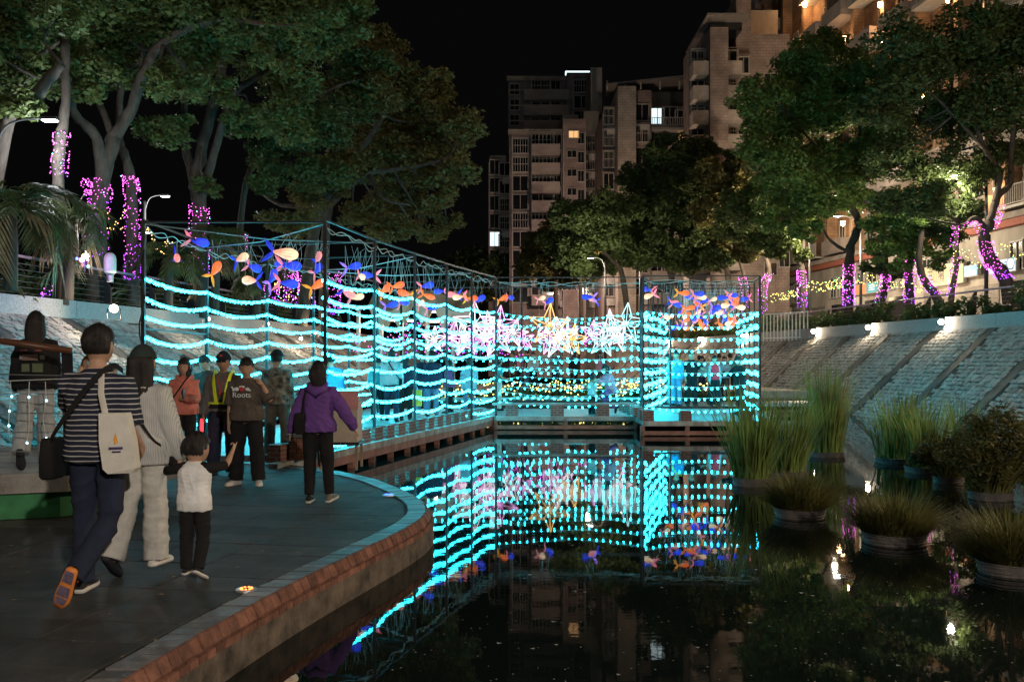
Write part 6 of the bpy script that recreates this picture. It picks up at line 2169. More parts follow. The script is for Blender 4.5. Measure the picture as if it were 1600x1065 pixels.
    if hair:
        hm_ = MB()
        hm_.rings([[q[3] for q in row] for row in headshell(hairf, 60, 34)])
        if hair in ("long", "bob", "tail"):
            zend = {"long": -.40, "bob": -.135, "tail": -.34}[hair]
            wd = {"long": .088, "bob": .090, "tail": .05}[hair]
            R = []
            for i, z in enumerate(np.linspace(.05, zend, 9)):
                u = i / 8
                cx = hd(0, -.045 - .012 * math.sin(PI * u), z if z > -.12 else -.12)
                if z < -.12:
                    cx = hd(0, -.06, -.12) + V(0, -.075 * min(1, (-.12 - z) / .1) * (.55 if hair != "long" else 1) + .01, (z + .12) * hs)
                w_ = wd * (.9 + .18 * math.sin(PI * min(1, u * 1.4))) * (1 if u < .45 else 1 - (u - .45) * (1.0 if hair == "long" else .4)) * (1 + .05 * math.sin(9 * u + p1))
                dp = lerp(.072, .040, min(1, u * 1.6)) if hair != "bob" else .075
                R.append([cx + HM @ V(w_ * hs * math.cos(a) * (1 + .05 * math.sin(13 * a + p1)), dp * hs * math.sin(a) * (1 + .06 * math.sin(17 * a + p2)), 0) for a in [2 * PI * j / 30 for j in range(30)]])
            hm_.rings(R[::-1])
        if res < .0125:                            # loose strands so that the outline is not a shell
            hv = [Vector(q) for q in hm_.v]
            for _ in range(420):
                p_ = hv[rr.randint(0, len(hv))]
                o_ = (p_ - hc)
                if (HM.inverted() @ o_).y > .05 and (HM.inverted() @ o_).z < .06: continue
                o_.z *= .4 if o_.z < 0 else 1
                o_.normalize()
                d_ = (o_ * .55 + V(*(rr.normal(size=3) * .45)) + V(0, 0, -.55 if hair != "short" else .1)).normalized()
                w_ = d_.cross(V(*rr.normal(size=3))).normalized() * .0035
                l_ = rr.uniform(.012, .03) if hair == "short" else rr.uniform(.02, .06)
                hm_.add([p_ - o_ * .006 - w_, p_ - o_ * .006 + w_, p_ + d_ * l_], [(0, 1, 2)])
        g = hm_.mesh("hair")
        g.transform(Matrix.Scale(S, 4))
        g.materials.append(hairmat)
        parts.append(("hair", g, True, None))
    if cap:
        cm = MB()
        def capf(x, y, z):
            v = skull(x, y, max(z, .34)) * (1.25 if z > .34 else 1.20)
            if z <= .34: v.z = .034
            return hd(*v)
        cm.rings([[q[3] for q in row] for row in headshell(capf, 28, 16)])
        R = []
        for k in range(6):
            u = k / 5
            y = .075 + .085 * u
            w_ = .072 * math.sqrt(max(.02, 1 - u ** 2.5))
            R.append([hd(w_ * math.cos(a), y, .042 + .004 * math.sin(a) - .02 * u * u - .018 * abs(math.cos(a)) ** 2 * (w_ / .072)) for a in [2 * PI * j / 12 for j in range(12)]])
        cm.rings(R)
        g = cm.mesh("cap"); g.transform(Matrix.Scale(S, 4)); g.materials.append(cap)
        parts.append(("cap", g, True, None))
    if face:
        for s in (-1, 1):
            e = MB().ball(hd(s * .029, .079, .013), (.012 * hs, .008 * hs, .0062 * hs), 10, 6)
            e2 = MB().ball(hd(s * .029, .0862, .013), (.0052 * hs, .0022 * hs, .0056 * hs), 8, 4)
            g = e.mesh("eye"); g.transform(Matrix.Scale(S, 4)); g.materials.append(M_EYEW)
            g2 = e2.mesh("iris"); g2.transform(Matrix.Scale(S, 4)); g2.materials.append(M_EYED)
            parts.append(("eye", g, True, ("iris", g2)))
            b_ = MB().tube([hd(s * .016, .089, .030), hd(s * .030, .088, .035), hd(s * .045, .080, .031)], [.003, .004, .0025], 6, dome=True)
            g = b_.mesh("eyebrow"); g.transform(Matrix.Scale(S, 4)); g.materials.append(hairmat)
            parts.append(("eyebrow", g, True, None))
        g = MB().tube([hd(-.024, .086, -.058), hd(0, .0955, -.057), hd(.024, .086, -.058)], [(.004, .003), (.0065, .004), (.004, .003)], 8, dome=True).mesh("lips")
        g.transform(Matrix.Scale(S, 4)); g.materials.append(M_LIPS)
        parts.append(("lips", g, True, None))
    if glasses:
        gm = MB()
        for s in (-1, 1):
            if glasses == "dark":
                gm.box(hd(s * .031, .100, .012), (.050 * hs, .008, .034 * hs))
            else:
                gm.tube([hd(s * .031 + .021 * math.cos(a), .1, .012 + .017 * math.sin(a)) for a in [2 * PI * j / 12 for j in range(13)]], .0018, 5)
            gm.tube([hd(s * .056, .098, .018), hd(s * .078, .04, .018), hd(s * .078, -.01, .015)], .0022, 5)
        gm.tube([hd(-.008, .1, .016), hd(.008, .1, .016)], .002, 5)
        g = gm.mesh("glasses"); g.transform(Matrix.Scale(S, 4)); g.materials.append(M_EYED)
        parts.append(("glasses", g, False, None))
    # --- shoes
    shoes = shoes or ((C_SHOE_B, C_SOLE_B), (C_SHOE_B, C_SOLE_B))
    lowz = 9
    for k, (ank, vf, vsh) in enumerate(feet):
        vf = vf.normalized()
        up = -vsh - vf * (-vsh).dot(vf)
        if up.length < .2: up = V(0, 0, 1) - vf * vf.z
        up.normalize()
        side = vf.cross(up)
        sole = ank - up * .075
        ST = [(-.078, .018, .030), (-.066, .032, .062), (-.02, .037, .098), (.025, .039, .092), (.07, .044, .066), (.115, .048, .052), (.155, .045, .042), (.185, .032, .032), (.20, .014, .022)]
        up_, so_ = MB(), MB()
        up_.rings([[sole + vf * x + up * (.012 + h * .5 + h * .5 * math.sin(a)) + side * (w * math.cos(a) * (1 - .18 * max(0, math.sin(a)))) for a in [2 * PI * j / 14 for j in range(14)]] for x, w, h in ST])
        so_.rings([[sole + vf * (x * 1.03) + up * (zz) + side * (w * 1.07 * cx) for cx, zz in ((-1, .026), (-1.02, .012), (-.92, .0), (.92, .0), (1.02, .012), (1, .026))] for x, w, h in ST])
        ms, mo = shoes[k]
        g = up_.mesh("shoe"); g.transform(Matrix.Scale(S, 4)); g.materials.append(ms)
        g2 = so_.mesh("sole"); g2.transform(Matrix.Scale(S, 4)); g2.materials.append(mo)
        lowz = min(lowz, min(v_[2] for v_ in so_.v))
        parts.append(("shoe", g, True, ("sole", g2)))
        J["sole%d" % k], J["vf%d" % k], J["fup%d" % k], J["fside%d" % k] = sole, vf, up, side
    dz = -lowz * S if drop is None else drop
    t.location = (loc[0], loc[1], loc[2] + dz)
    for nm, g, sm, sub in parts:
        o = link(nm, g, t, sm)
        if sub: link(sub[0], sub[1], o, True)
    Mw = Matrix.Translation(t.location) @ Matrix.Rotation(rz, 4, "Z") @ Matrix.Scale(S, 4)
    J["M"] = Mw; J["T"] = T; J["hd"] = hd; J["t"] = t; J["S"] = S
    return J
def wp(J, p): return J["M"] @ Vector(p)
def part_on(J, mb, name, m, smooth=False):
    """extra part in the person's own metres (1.72 m figure)"""
    g = mb.mesh(name)
    g.transform(Matrix.Scale(J["S"], 4))
    g.materials.append(m)
    return link(name, g, J["t"], smooth)
def carried(name, label, cat, J, mbs):
    """things a person carries: a top-level thing at its own place; shapes given in the person's metres"""
    c = wp(J, mbs[0][1].v[0])
    t = thing(name, label, cat, tuple(c))
    for nm, mb, m, sm in mbs:
        q = MB()
        q.add([J["M"] @ Vector(v_) for v_ in mb.v], mb.f)
        q.build(nm, m, t, sm)
    return t
def belt(J, pts, w=.03, th=.006):
    """flat strap along points on the body"""
    mb = MB()
    pp = smooth_path(pts, 4)
    c = V(0, 0, 1.15)
    R = []
    for i, p in enumerate(pp):
        d = (pp[min(i + 1, len(pp) - 1)] - pp[max(i - 1, 0)]).normalized()
        o = (p - V(0, 0, p.z)).normalized() if (p - V(0, 0, p.z)).length > .01 else V(0, -1, 0)
        s = d.cross(o).normalized()
        R.append([p - s * w / 2, p + s * w / 2, p + s * w / 2 + o * th, p - s * w / 2 + o * th])
    return mb.rings(R)
def bag(c, w, d, h, taper=.9, soft=.02):
    """soft bag body centred at c"""
    R = []
    for z, k in ((-h / 2, .82), (-h / 2 + soft, 1.0), (0, 1.02), (h / 2 - soft, taper), (h / 2, taper * .92)):
        R.append([(c[0] + w / 2 * k * math.copysign(abs(math.cos(a)) ** .5, math.cos(a)), c[1] + d / 2 * k * math.copysign(abs(math.sin(a)) ** .5, math.sin(a)), c[2] + z) for a in [2 * PI * j / 16 for j in range(16)]])
    return MB().rings(R)

# ---- 1 man in the striped tee
g = G(152, 932)
J = person("man in a navy striped tee and dark jeans walking away with raised left hand", g, 0.02, 1.755,
           arms=(((.30, .75, -.55), (-.10, .35, 1)), ((.16, -.05, -1), (.0, .75, -.55))),
           legs=(((.04, .14, -1), (.02, -.02, -1), (.05, 1, 0)), ((.03, -.06, -1), (-.34, -.62, -.78), (-.42, .25, -.95))),
           top=(C_NAVYSTRIPE, .85, "elbow", .034), bottom=(C_NAVY, .020, .006, 1.0), shoes=((C_SHOE_B, C_SOLE_W), (C_SHOE_B, C_SOLE_O)), hair="short", head=(-8, -2), hands={0: "grip", 1: "relax"}, res=.011, glasses="clear", bulk=.96)
st = MB()
so, vf, up, sd = J["sole1"], J["vf1"], J["fup1"], J["fside1"]
for (x0, x1, w0, w1) in ((-.06, .02, .028, .032), (.05, .12, .034, .040), (.13, .175, .038, .028)):
    st.add([so + vf * x0 - sd * w0 - up * .004, so + vf * x1 - sd * w1 - up * .004, so + vf * x1 + sd * w1 - up * .004, so + vf * x0 + sd * w0 - up * .004, so + vf * x0 - sd * w0 + up * .002, so + vf * x1 - sd * w1 + up * .002, so + vf * x1 + sd * w1 + up * .002, so + vf * x0 + sd * w0 + up * .002],
           [(0, 1, 2, 3), (7, 6, 5, 4), (0, 4, 5, 1), (1, 5, 6, 2), (2, 6, 7, 3), (3, 7, 4, 0)])
part_on(J, st, "shoe_tread", C_TREAD)
part_on(J, MB().tube([J["ank1"] + up * .01 + sd * .045 * math.cos(a) + vf * .055 * math.sin(a) for a in [2 * PI * j / 14 for j in range(15)]], .006, 6), "shoe_lining", mat("coral_lining", (.8, .12, .06), .6))
T = J["T"]
carried("tote_bag", "white canvas tote bag with a small flame logo on the striped man's right side", "bag", J, [
    ("canvas", (lambda: (lambda m_: m_)(MB().rings([[(.215 + x * k + (1.0 - z) * .10, -.205 + y + tilt + x * .35, z) for x, y in ((-.082, -.035), (.082, -.045), (.09, .03), (-.08, .035))] for z, k, tilt in ((.80, .80, .02), (.83, 1.1, .012), (1.0, 1.12, 0), (1.16, .92, -.006), (1.18, .88, -.006))])))(), cloth("canvas", (.68, .64, .57), var=.1), False),
    ("strap", MB().tube([V(.15, -.235, 1.17), V(.11, -.205, 1.3), V(.085, -.14, 1.42), V(.10, -.02, 1.475), V(.09, .10, 1.38)], [(.004, .02)] * 5, 8, ref=(0, 1, 0)), cloth("canvas_strap", (.66, .62, .55), var=.1), False),
    ("emblem", MB().add([(.215, -.258, .985), (.235, -.252, 1.0), (.228, -.254, 1.03), (.22, -.256, 1.055), (.21, -.259, 1.02)], [(0, 1, 2, 3, 4)]), mat("flame_print", (.8, .35, .04), .7), False),
    ("lettering", MB().box((.222, -.256, .962), (.08, .004, .014), .33).box((.226, -.256, .94), (.05, .004, .008), .33), mat("navy_print", (.05, .03, .12), .7), False)])
carried("shoulder_bag", "black crossbody bag hanging on the striped man's left hip", "bag", J, [
    ("body", bag((-.265, -.05, .88), .10, .22, .26), C_BLACK, True),
    ("strap", belt(J, [V(.13, .08, 1.44), V(.12, -.06, 1.475), V(.05, -.185, 1.38), V(-.08, -.20, 1.2), V(-.20, -.17, 1.04), V(-.25, -.10, .98)], .035), C_BLACK, False)])
# ---- 2 woman in pale clothes
g = G(222, 898)
J2 = person("woman in a dark cap and loose pale striped shirt and trousers walking away", g, -.12, 1.575, female=True,
            arms=(((.10, .05, -1), (.05, .25, -1)), ((.30, .05, -1), (.18, .25, -1))),
            legs=(((.03, -.10, -1), (.10, -.42, -1), (.0, .75, -.65)), ((.03, .06, -1), (.02, -.02, -1), (.1, 1, 0))),
            top=(C_PINSTRIPE, .80, "long", .042), bottom=(C_CREAM, .030, .024, 1.02), shoes=((C_SHOE_B, C_SOLE_B), (C_SHOE_W, C_SOLE_W)), hair="long", cap=cloth("dark_green_cap", (.03, .042, .04)), head=(6, -3), hands={0: "relax", 1: "grip"}, res=.011)
carried("crossbody_strap_bag", "slim black crossbody bag strap over the pale dressed woman's back", "bag", J2, [
    ("strap", belt(J2, [V(-.10, .02, 1.47), V(-.07, -.14, 1.42), V(.04, -.19, 1.25), V(.12, -.18, 1.10), V(.175, -.14, 1.0), V(.215, -.04, .93)], .018), C_BLACK, False),
    ("body", bag((.235, .10, .86), .07, .18, .16), C_BLACK, True)])
# ---- 3 child
g = G(304, 902)
J3 = person("small child in a white tee with black sleeves pointing ahead with the right arm", g, -.10, .965, hs=1.85,
            arms=(((.80, .25, -.15), (.65, .35, .55)), ((.55, .75, .05), (.10, .75, .85))),
            legs=(((.05, .05, -1), (.02, .0, -1), (.05, 1, 0)), ((.10, -.08, -1), (.05, -.55, -1), (.25, .8, -.5))),
            top=(C_WHITE, .82, "none", .028), bottom=(C_BLACK, .026, .0, .96), shoes=((C_SHOE_B, C_SOLE_W), (C_SHOE_B, C_SOLE_W)), hair="short", head=(-22, 4), hands={0: "grip", 1: "point"}, res=.012, bulk=1.12)
sl = MB()
for k in (0, 1):
    a, b = J3["sho%d" % k], J3["elb%d" % k]
    inn = a.lerp(J3["T"](0, 0, 1.40), .45)
    sl.tube([inn, a, a.lerp(b, .5), a.lerp(b, .98)], [.076, .074, .064, .060], 14, dome=False)
part_on(J3, sl, "raglan_sleeves", C_BLACK, True)
# ---- 4 woman in black behind the handrail
g = V(xt(56, 9.75), 9.75, .40)
J4 = person("long haired woman in a black printed hoodie and grey jeans behind the handrail", g, .35, 1.56, female=True,
            arms=(((.12, .0, -1), (.1, .3, -1)), ((.12, .05, -1), (.0, .5, -1))),
            legs=(((.05, -.12, -1), (.04, -.50, -1), (.0, .5, -.85)), ((.03, .10, -1), (.02, .0, -1), (.05, 1, 0))),
            top=(C_BLACK, .84, "long", .05), bottom=(C_LTGREY, .034, .02, 1.0), hair="long", head=(0, 0), res=.012, hands={})
pr = MB()
rr_ = random.Random(8)
cols = [mat("print_%d" % k, c, .8) for k, c in enumerate(((.24, .23, .22), (.22, .06, .05), (.11, .13, .07), (.16, .10, .08)))]
prt = [(-.03, 1.20, .16, .07, 3), (-.12, 1.20, .05, .05, 0), (.09, 1.2, .05, .05, 0), (-.10, 1.28, .07, .02, 1), (.05, 1.28, .07, .02, 1), (-.08, 1.08, .08, .09, 2), (.045, 1.08, .11, .1, 2), (-.03, 1.21, .08, .04, 1)]
for k in range(4):
    q = MB()
    for x, z, w_, h_, c in prt:
        if c == k:
            y = -.195 - .012 * c + .5 * x * x
            q.box(J4["T"](x, y, z), (w_, .006, h_))
            for _ in range(5 if c == 2 else 0):
                q.box(J4["T"](x + rr_.uniform(-w_, w_) * .4, y - .004, z + rr_.uniform(-h_, h_) * .4), (.02, .006, .018))
    if q.v: part_on(J4, q, "back_print", cols[k])

# ---- 5..10 people on the terrace
g = G(288, 738)
J5 = person("woman in a coral hooded jacket facing the camera and holding a phone", g, PI + .05, 1.55, female=True, face=True, glasses="clear",
            arms=(((.10, .12, -1), (-.25, .85, .12)), ((.12, -.05, -1), (.05, .15, -1))), legs=(((.04, .16, -1), (.02, -.1, -1), (.1, 1, 0)), ((.04, -.12, -1), (.02, -.35, -1), (.1, .9, -.3))),
            top=(C_CORAL, .86, "long", .045, "jacket"), bottom=(C_BLACK, .022, .01, 1.0), hair="bob", hands={0: "grip"}, res=.012, head=(0, -4))
hd_ = MB().tube([J5["T"](-.11, -.02, 1.45), J5["T"](-.08, -.12, 1.44), J5["T"](0, -.15, 1.42), J5["T"](.08, -.12, 1.44), J5["T"](.11, -.02, 1.45), J5["T"](.06, .09, 1.41), J5["T"](0, .115, 1.38), J5["T"](-.06, .09, 1.41), J5["T"](-.11, -.02, 1.45)], [.035, .045, .05, .045, .035, .028, .025, .028, .035], 10)
part_on(J5, hd_, "hood", C_CORAL, True)
carried("phone", "phone held in front of the coral jacket", "phone", J5, [("casing", MB().box(J5["wri0"] + V(.02, .08, .07), (.012, .08, .15)), M_BLACK, False)])
carried("crossbody_bag", "dark blue crossbody bag on the coral jacketed woman's hip", "bag", J5, [
    ("body", bag((.235, .04, .90), .10, .20, .18), C_NAVY, True),
    ("strap", belt(J5, [V(-.10, .02, 1.48), V(-.06, .14, 1.40), V(.05, .185, 1.22), V(.17, .16, 1.05), V(.22, .08, .98)], .022), C_BLACK, False)])
g = G(323, 706)
person("dark haired man looking down behind the security guard", g, PI - .2, 1.70, face=True, top=(C_CHAR, .88, "long", .035, "jacket"), bottom=(C_BLACK, .02, 0, 1), head=(-10, 18), res=.014)
g = G(350, 742)
J7 = person("security guard in a dark cap, sunglasses and a neon yellow safety harness", g, PI + .04, 1.66, face=True, glasses="dark", cap=cloth("navy_cap", (.02, .022, .035)), skin=M_SKIN2,
            arms=(((.20, .0, -1), (.12, .22, -1)), ((.24, .05, -1), (.10, .45, -1))), legs=(((.06, .05, -1), (.02, .0, -1), (.15, 1, 0)), ((.10, .02, -1), (.04, -.02, -1), (.3, 1, 0))),
            top=(C_GREYSH, .90, "long", .035), bottom=(C_NAVY, .03, .01, 1.0), shoes=((C_SHOE_B, C_SOLE_B),) * 2, hair="short", hands={1: "grip"}, res=.012, bulk=1.06)
hn = MB()
for s in (-1, 1):
    b_ = belt(J7, [V(s * .12, -.13, 1.40), V(s * .125, .0, 1.475), V(s * .11, .125, 1.38), V(s * .08, .185, 1.2), V(s * .055, .195, 1.03)], .05, .008)
    hn.add(b_.v, b_.f)
b_ = belt(J7, [V(.215 * math.cos(a), .19 * math.sin(a) + .0, 1.01) for a in [2 * PI * j / 16 for j in range(17)]], .055, .01)
hn.add(b_.v, b_.f)
part_on(J7, hn, "safety_harness", C_NEON)
part_on(J7, MB().box(J7["hd"](0, .112, .075), (.035, .008, .03)), "cap_emblem", mat("cap_emblem_red", (.45, .06, .05), .7))
part_on(J7, MB().tube([V(-.06, .12, 1.42), V(-.01, .19, 1.26), V(0, .2, 1.2)], .004, 5).tube([V(.06, .12, 1.42), V(.01, .19, 1.26), V(0, .2, 1.2)], .004, 5).box((0, .205, 1.17), (.03, .012, .055)), "lanyard", mat("red_lanyard", (.5, .03, .03), .6))
part_on(J7, MB().box((0, .15, .985), (.30, .10, .05)), "belt", C_BLACK)
bt_ = J7["wri1"] + J7["fore1"] * .07
carried("light_baton", "glowing red traffic baton held at the guard's side", "baton", J7, [
    ("tube", MB().tube([bt_ + V(0, .03, -.02), bt_ + V(.0, .045, -.18), bt_ + V(0, .06, -.34)], [.024, .026, .022], 10, dome=True), emit("baton_red", (1.0, .03, .05), 2.2), True),
    ("handle", MB().tube([bt_ + V(0, .0, .09), bt_ + V(0, .03, -.02)], .017, 8), M_BLACK, False)])
g = G(386, 757)
J8 = person("stocky man in a brown grey tee with white lettering touching his ear", g, PI - .03, 1.58, face=True, glasses="clear", bulk=1.2,
            arms=(((.62, .20, -.75), (-.42, .30, .95)), ((.20, -.02, -1), (.08, .1, -1))), legs=(((.10, .03, -1), (.06, .0, -1), (.35, 1, 0)), ((.08, .02, -1), (.04, -.02, -1), (.45, 1, 0))),
            top=(C_BROWN, .88, "elbow", .03), bottom=(C_BLACK, .03, .012, .97), shoes=((C_SHOE_W, C_SOLE_W), (C_SHOE_W, C_SOLE_W)), hair="short", hands={0: "grip"}, res=.011, head=(6, 2))
tx = text_mesh("Roots", .105, .004)
yv = .233
tx.transform(Matrix.Translation(V(0, 0, 0)) @ Matrix.Rotation(PI, 4, "Z") @ Matrix.Rotation(PI / 2, 4, "X"))
tx.transform(Matrix.Translation(J8["T"](0, yv, 1.235)))
tx.transform(Matrix.Scale(J8["S"], 4))
tx.materials.append(mat("white_print", (.66, .70, .70), .7))
link("shirt_lettering", tx, J8["t"])
em = MB()
em.lathe(V(0, 0, 0), [(.001, 0), (.001, .001)], 3)
em = MB()
for x, z, w_, h_ in ((-.075, 1.315, .05, .04), (.07, 1.315, .055, .045), (.0, 1.345, .07, .03), (-.105, 1.30, .03, .02), (.115, 1.31, .03, .04), (.135, 1.34, .02, .02)):
    em.ball(J8["T"](x, yv - .008, z), (w_ * .6, .006, h_ * .6), 10, 6)
part_on(J8, em, "shirt_emblem", bpy.data.materials["white_print"])
em = MB().ball(J8["T"](.0, yv + .001, 1.315), (.030, .007, .034), 10, 6)
part_on(J8, em, "shirt_emblem", mat("red_print", (.5, .03, .04), .7))
part_on(J8, MB().tube([J8["wri0"] + V(.03 * math.cos(a), .03 * math.sin(a), 0) for a in [2 * PI * j / 10 for j in range(11)]], .005, 5), "bracelet", mat("gold", (.6, .4, .15), .3, .8))
g = G(432, 714)
J9 = person("man in a camouflage jacket, dark cap and olive trousers walking away", g, -.1, 1.71, cap=C_BLACK, top=(C_CAMO, .86, "long", .045, "jacket"), bottom=(C_OLIVE, .03, .01, 1.0),
            arms=(((.12, .05, -1), (0, .4, -.9)), ((.14, 0, -1), (.06, .2, -1))), legs=(((.06, .04, -1), (.03, 0, -1), (.2, 1, 0)), ((.12, .12, -1), (.05, -.05, -1), (.4, 1, 0))), shoes=((C_SHOE_G, C_SOLE_W), (C_SHOE_G, C_SOLE_W)), hair="short", res=.012, bulk=1.05)
g = G(497, 785)
J10 = person("woman in a purple hooded fleece with arms spread walking away", g, .05, 1.53, female=True,
             arms=(((.42, .05, -1), (.35, .25, -1)), ((.62, .0, -.9), (.55, .20, -.9))), legs=(((.03, .02, -1), (.02, -.02, -1), (.0, 1, 0)), ((.06, .10, -1), (.05, .04, -1), (.3, 1, .12))),
             top=(C_PURPLE, .87, "long", .045, "jacket"), bottom=(C_BLACK, .022, -.008, .90), shoes=((C_SHOE_B, C_SOLE_W), (C_SHOE_G, C_SOLE_W)), hair="bob", hands={0: "open", 1: "open"}, res=.011)
hd_ = MB().tube([J10["T"](-.10, .0, 1.46), J10["T"](-.09, -.12, 1.41), J10["T"](0, -.165, 1.35), J10["T"](.09, -.12, 1.41), J10["T"](.10, .0, 1.46)], [.03, .05, .062, .05, .03], 12, dome=True)
part_on(J10, hd_, "hood", C_PURPLE, True)
carried("shoulder_bag", "black shoulder bag under the purple fleece woman's left arm", "bag", J10, [
    ("body", bag((-.20, -.12, .98), .14, .10, .26), C_BLACK, True),
    ("strap", MB().tube([V(-.17, -.12, 1.1), V(-.15, -.13, 1.3), V(-.13, -.02, 1.46), V(-.15, .08, 1.35)], [(.004, .014)] * 4, 6, ref=(0, 1, 0)), C_BLACK, False)])

# ---- people in the tunnels
def far(label, px, py, ph, rz, top, bottom, z=0.0, **kw):
    g = G(px, py, z)
    s = (py - HZ) / (EYE - z)
    H = min(max((py - ph) / s, 1.0), 1.86)
    kw.setdefault("res", .020)
    return person(label, g, rz, H, top=top, bottom=bottom, **kw)
W1 = (((.04, .14, -1), (.02, -.05, -1), (.1, 1, 0)), ((.04, -.14, -1), (.02, -.4, -1), (.1, .9, -.4)))
far("man in a blue jacket half hidden behind the tunnel's corner pole", 516, 700, 553, .4, (C_BLUE, .88, "long", .04, "jacket"), (C_NAVY, .02, 0, 1), cap=C_NAVY, legs=W1)
Ja = far("man in a grey jacket with a bag strap walking away inside the tunnel", 612, 660, 548, .1, (C_LTGREY, .86, "long", .05, "jacket"), (C_NAVY, .02, 0, 1), legs=W1)
carried("crossbody_bag", "dark strap and bag across the grey jacket in the tunnel", "bag", Ja, [
    ("body", bag((.22, -.05, .92), .08, .2, .2), C_BLACK, True),
    ("strap", belt(Ja, [V(-.1, .02, 1.49), V(-.07, -.15, 1.42), V(.05, -.2, 1.22), V(.19, -.15, 1.02)], .03), C_BLACK, False)])
Jb = far("person with black hair holding a yellow paper bag in the tunnel", 634, 657, 553, -.1, (C_NAVY, .88, "long", .04, "jacket"), (C_BLACK, .02, 0, 1), female=True, hair="bob")
bgc = Jb["wri1"] + V(.03, .03, -.26)
carried("paper_bag", "yellow paper bag carried by the person in the tunnel", "bag", Jb, [
    ("paper", MB().box(bgc, (.34, .14, .42)), mat("yellow_paper", (.60, .42, .05), .8), False),
    ("handle", MB().tube([bgc + V(-.08, 0, .2), bgc + V(-.05, 0, .3), bgc + V(.05, 0, .3), bgc + V(.08, 0, .2)], .006, 5), M_WIRE, False)])
far("tall person in a dark navy coat, left of two walking close together in the tunnel", 660, 649, 552, .05, (C_NAVY, .72, "long", .05, "coat"), (C_JEAN, .02, 0, 1), legs=W1)
far("tall person in a dark navy coat, right of two walking close together in the tunnel", 675, 650, 549, -.05, (C_NAVY, .74, "long", .05, "coat"), (C_JEAN, .02, 0, 1))
far("woman in a plum top looking sideways in the tunnel", 702, 645, 562, 1.2, (C_PLUM, .84, "long", .04), (C_BLACK, .02, 0, 1), female=True, hair="long")
far("person in a puffy light blue coat near the tunnel's end", 733, 643, 556, .4, (C_SKY, .70, "long", .07, "coat"), (C_JEAN, .02, 0, 1), female=True, hair="bob")
far("girl in a short sleeved teal top and pale trousers standing at the walkway corner", 779, 641, 557, -1.4, (C_TEAL, .92, "short", .02), (C_CREAM, .03, .03, 1), female=True, hair="tail", arms=(((.1, .1, -1), (0, .6, -.3)), ((.1, .1, -1), (0, .6, -.2))))
far("man with a backpack deep in the tunnel near its left wall", 590, 655, 556, .2, (C_TEAL, .88, "long", .04), (C_BLACK, .02, 0, 1))
KN = (((.1, .95, -.30), (.05, -.35, -.95), (.1, 1, 0)), ((.12, .35, -.95), (.05, -.95, -.25), (.1, .3, -1)))
g = G(943, 640, 0.0)
person("woman in a pink patterned top kneeling beside a child on the middle walkway", V(g.x, 26.6, 0), 2.0, 1.62, female=True, hair="bob", top=(C_PINK, .85, "long", .04), bottom=(C_PLUM, .03, 0, 1), legs=KN, lean=15, arms=(((.2, .7, -.6), (-.1, .9, .1)), ((.2, .6, -.7), (-.1, .9, .2))), res=.018)
person("small child standing beside the kneeling woman on the middle walkway", V(xt(925, 26.5), 26.5, 0), -.8, 1.1, hs=1.6, hair="short", top=(C_LTGREY, .85, "short", .04), bottom=(C_BLACK, .03, 0, 1), res=.018)
# in the lit box
Jx = far("tall man in a bright blue jacket with yellow strap in the lit box", 1058, 634, 545, PI - .9, (C_BLUE, .86, "long", .05, "jacket"), (C_JEAN, .02, .01, 1), res=.015, face=True, arms=(((.12, .2, -1), (-.2, .9, .1)), ((.12, .1, -1), (-.1, .8, -.2))))
part_on(Jx, belt(Jx, [V(-.1, -.1, 1.46), V(-.1, .13, 1.40), V(0, .21, 1.22), V(.12, .19, 1.1)], .03, .01), "yellow_strap", C_NEON)
far("woman in pale clothes with dark hair at the box's left edge", 1046, 632, 553, PI - 1.2, (C_LTGREY, .85, "long", .045), (C_SKY, .025, .02, 1), female=True, hair="bob", res=.017, arms=(((.1, .3, -1), (-.2, .9, .2)), ((.1, .3, -1), (-.2, .9, .2))))
Jy = far("man in a black printed tee reaching sideways in the lit box", 1080, 634, 543, PI + .1, (C_BLACK, .86, "short", .035), (C_BLACK, .025, .01, 1), res=.015, face=True, arms=(((.55, .5, -.75), (.2, .9, -.15)), ((.15, .05, -1), (.05, .3, -1))))
part_on(Jy, MB().box(Jy["T"](.0, .178, 1.27), (.09, .006, .018)).box(Jy["T"](-.02, .178, 1.235), (.05, .006, .022)).box(Jy["T"](.035, .178, 1.235), (.03, .006, .022)), "shirt_print", bpy.data.materials["white_print"])
"""
tx.transform(Matrix.Translation(Jy["T"](0, .175, 1.24)) @ Matrix.Rotation(PI, 4, "Z") @ Matrix.Rotation(PI / 2, 4, "X"))
tx.transform(Matrix.Scale(Jy["S"], 4)); tx.materials.append(bpy.data.materials["white_print"])
"""
Jr = far("long haired woman in a red vest in the middle of the lit box", 1116, 634, 555, PI + .2, (C_LTGREY, .90, "long", .02), (C_BLACK, .05, .05, 1), female=True, hair="long", res=.015, face=True, head=(-25, 0))
vb = MB()
part_on(Jr, MB().rings([[Jr["T"]((w_ + .012) * math.cos(a), o_ + (d_ + .012) * math.sin(a), z_) for a in [2 * PI * j / 18 for j in range(18)]] for z_, w_, d_, o_ in ((.90, .19, .145, 0), (1.0, .178, .14, 0), (1.15, .168, .137, .004), (1.28, .162, .14, .006), (1.38, .15, .115, 0), (1.44, .10, .08, -.005))]), "vest", C_RED, True)
far("boy with dark hair behind the woman in the red vest", 1132, 626, 556, PI - .3, (C_SKY, .88, "short", .03), (C_NAVY, .02, 0, 1), res=.018)
Jz = far("man in a black jacket facing left at the right of the lit box", 1156, 647, 556, PI / 2 + .25, (C_BLACK, .84, "long", .05, "jacket"), (C_BLACK, .025, .01, 1), res=.015, face=True, arms=(((.2, .7, -.7), (-.1, .95, .15)), ((.3, .7, -.6), (-.1, .95, .1))), head=(0, 15))
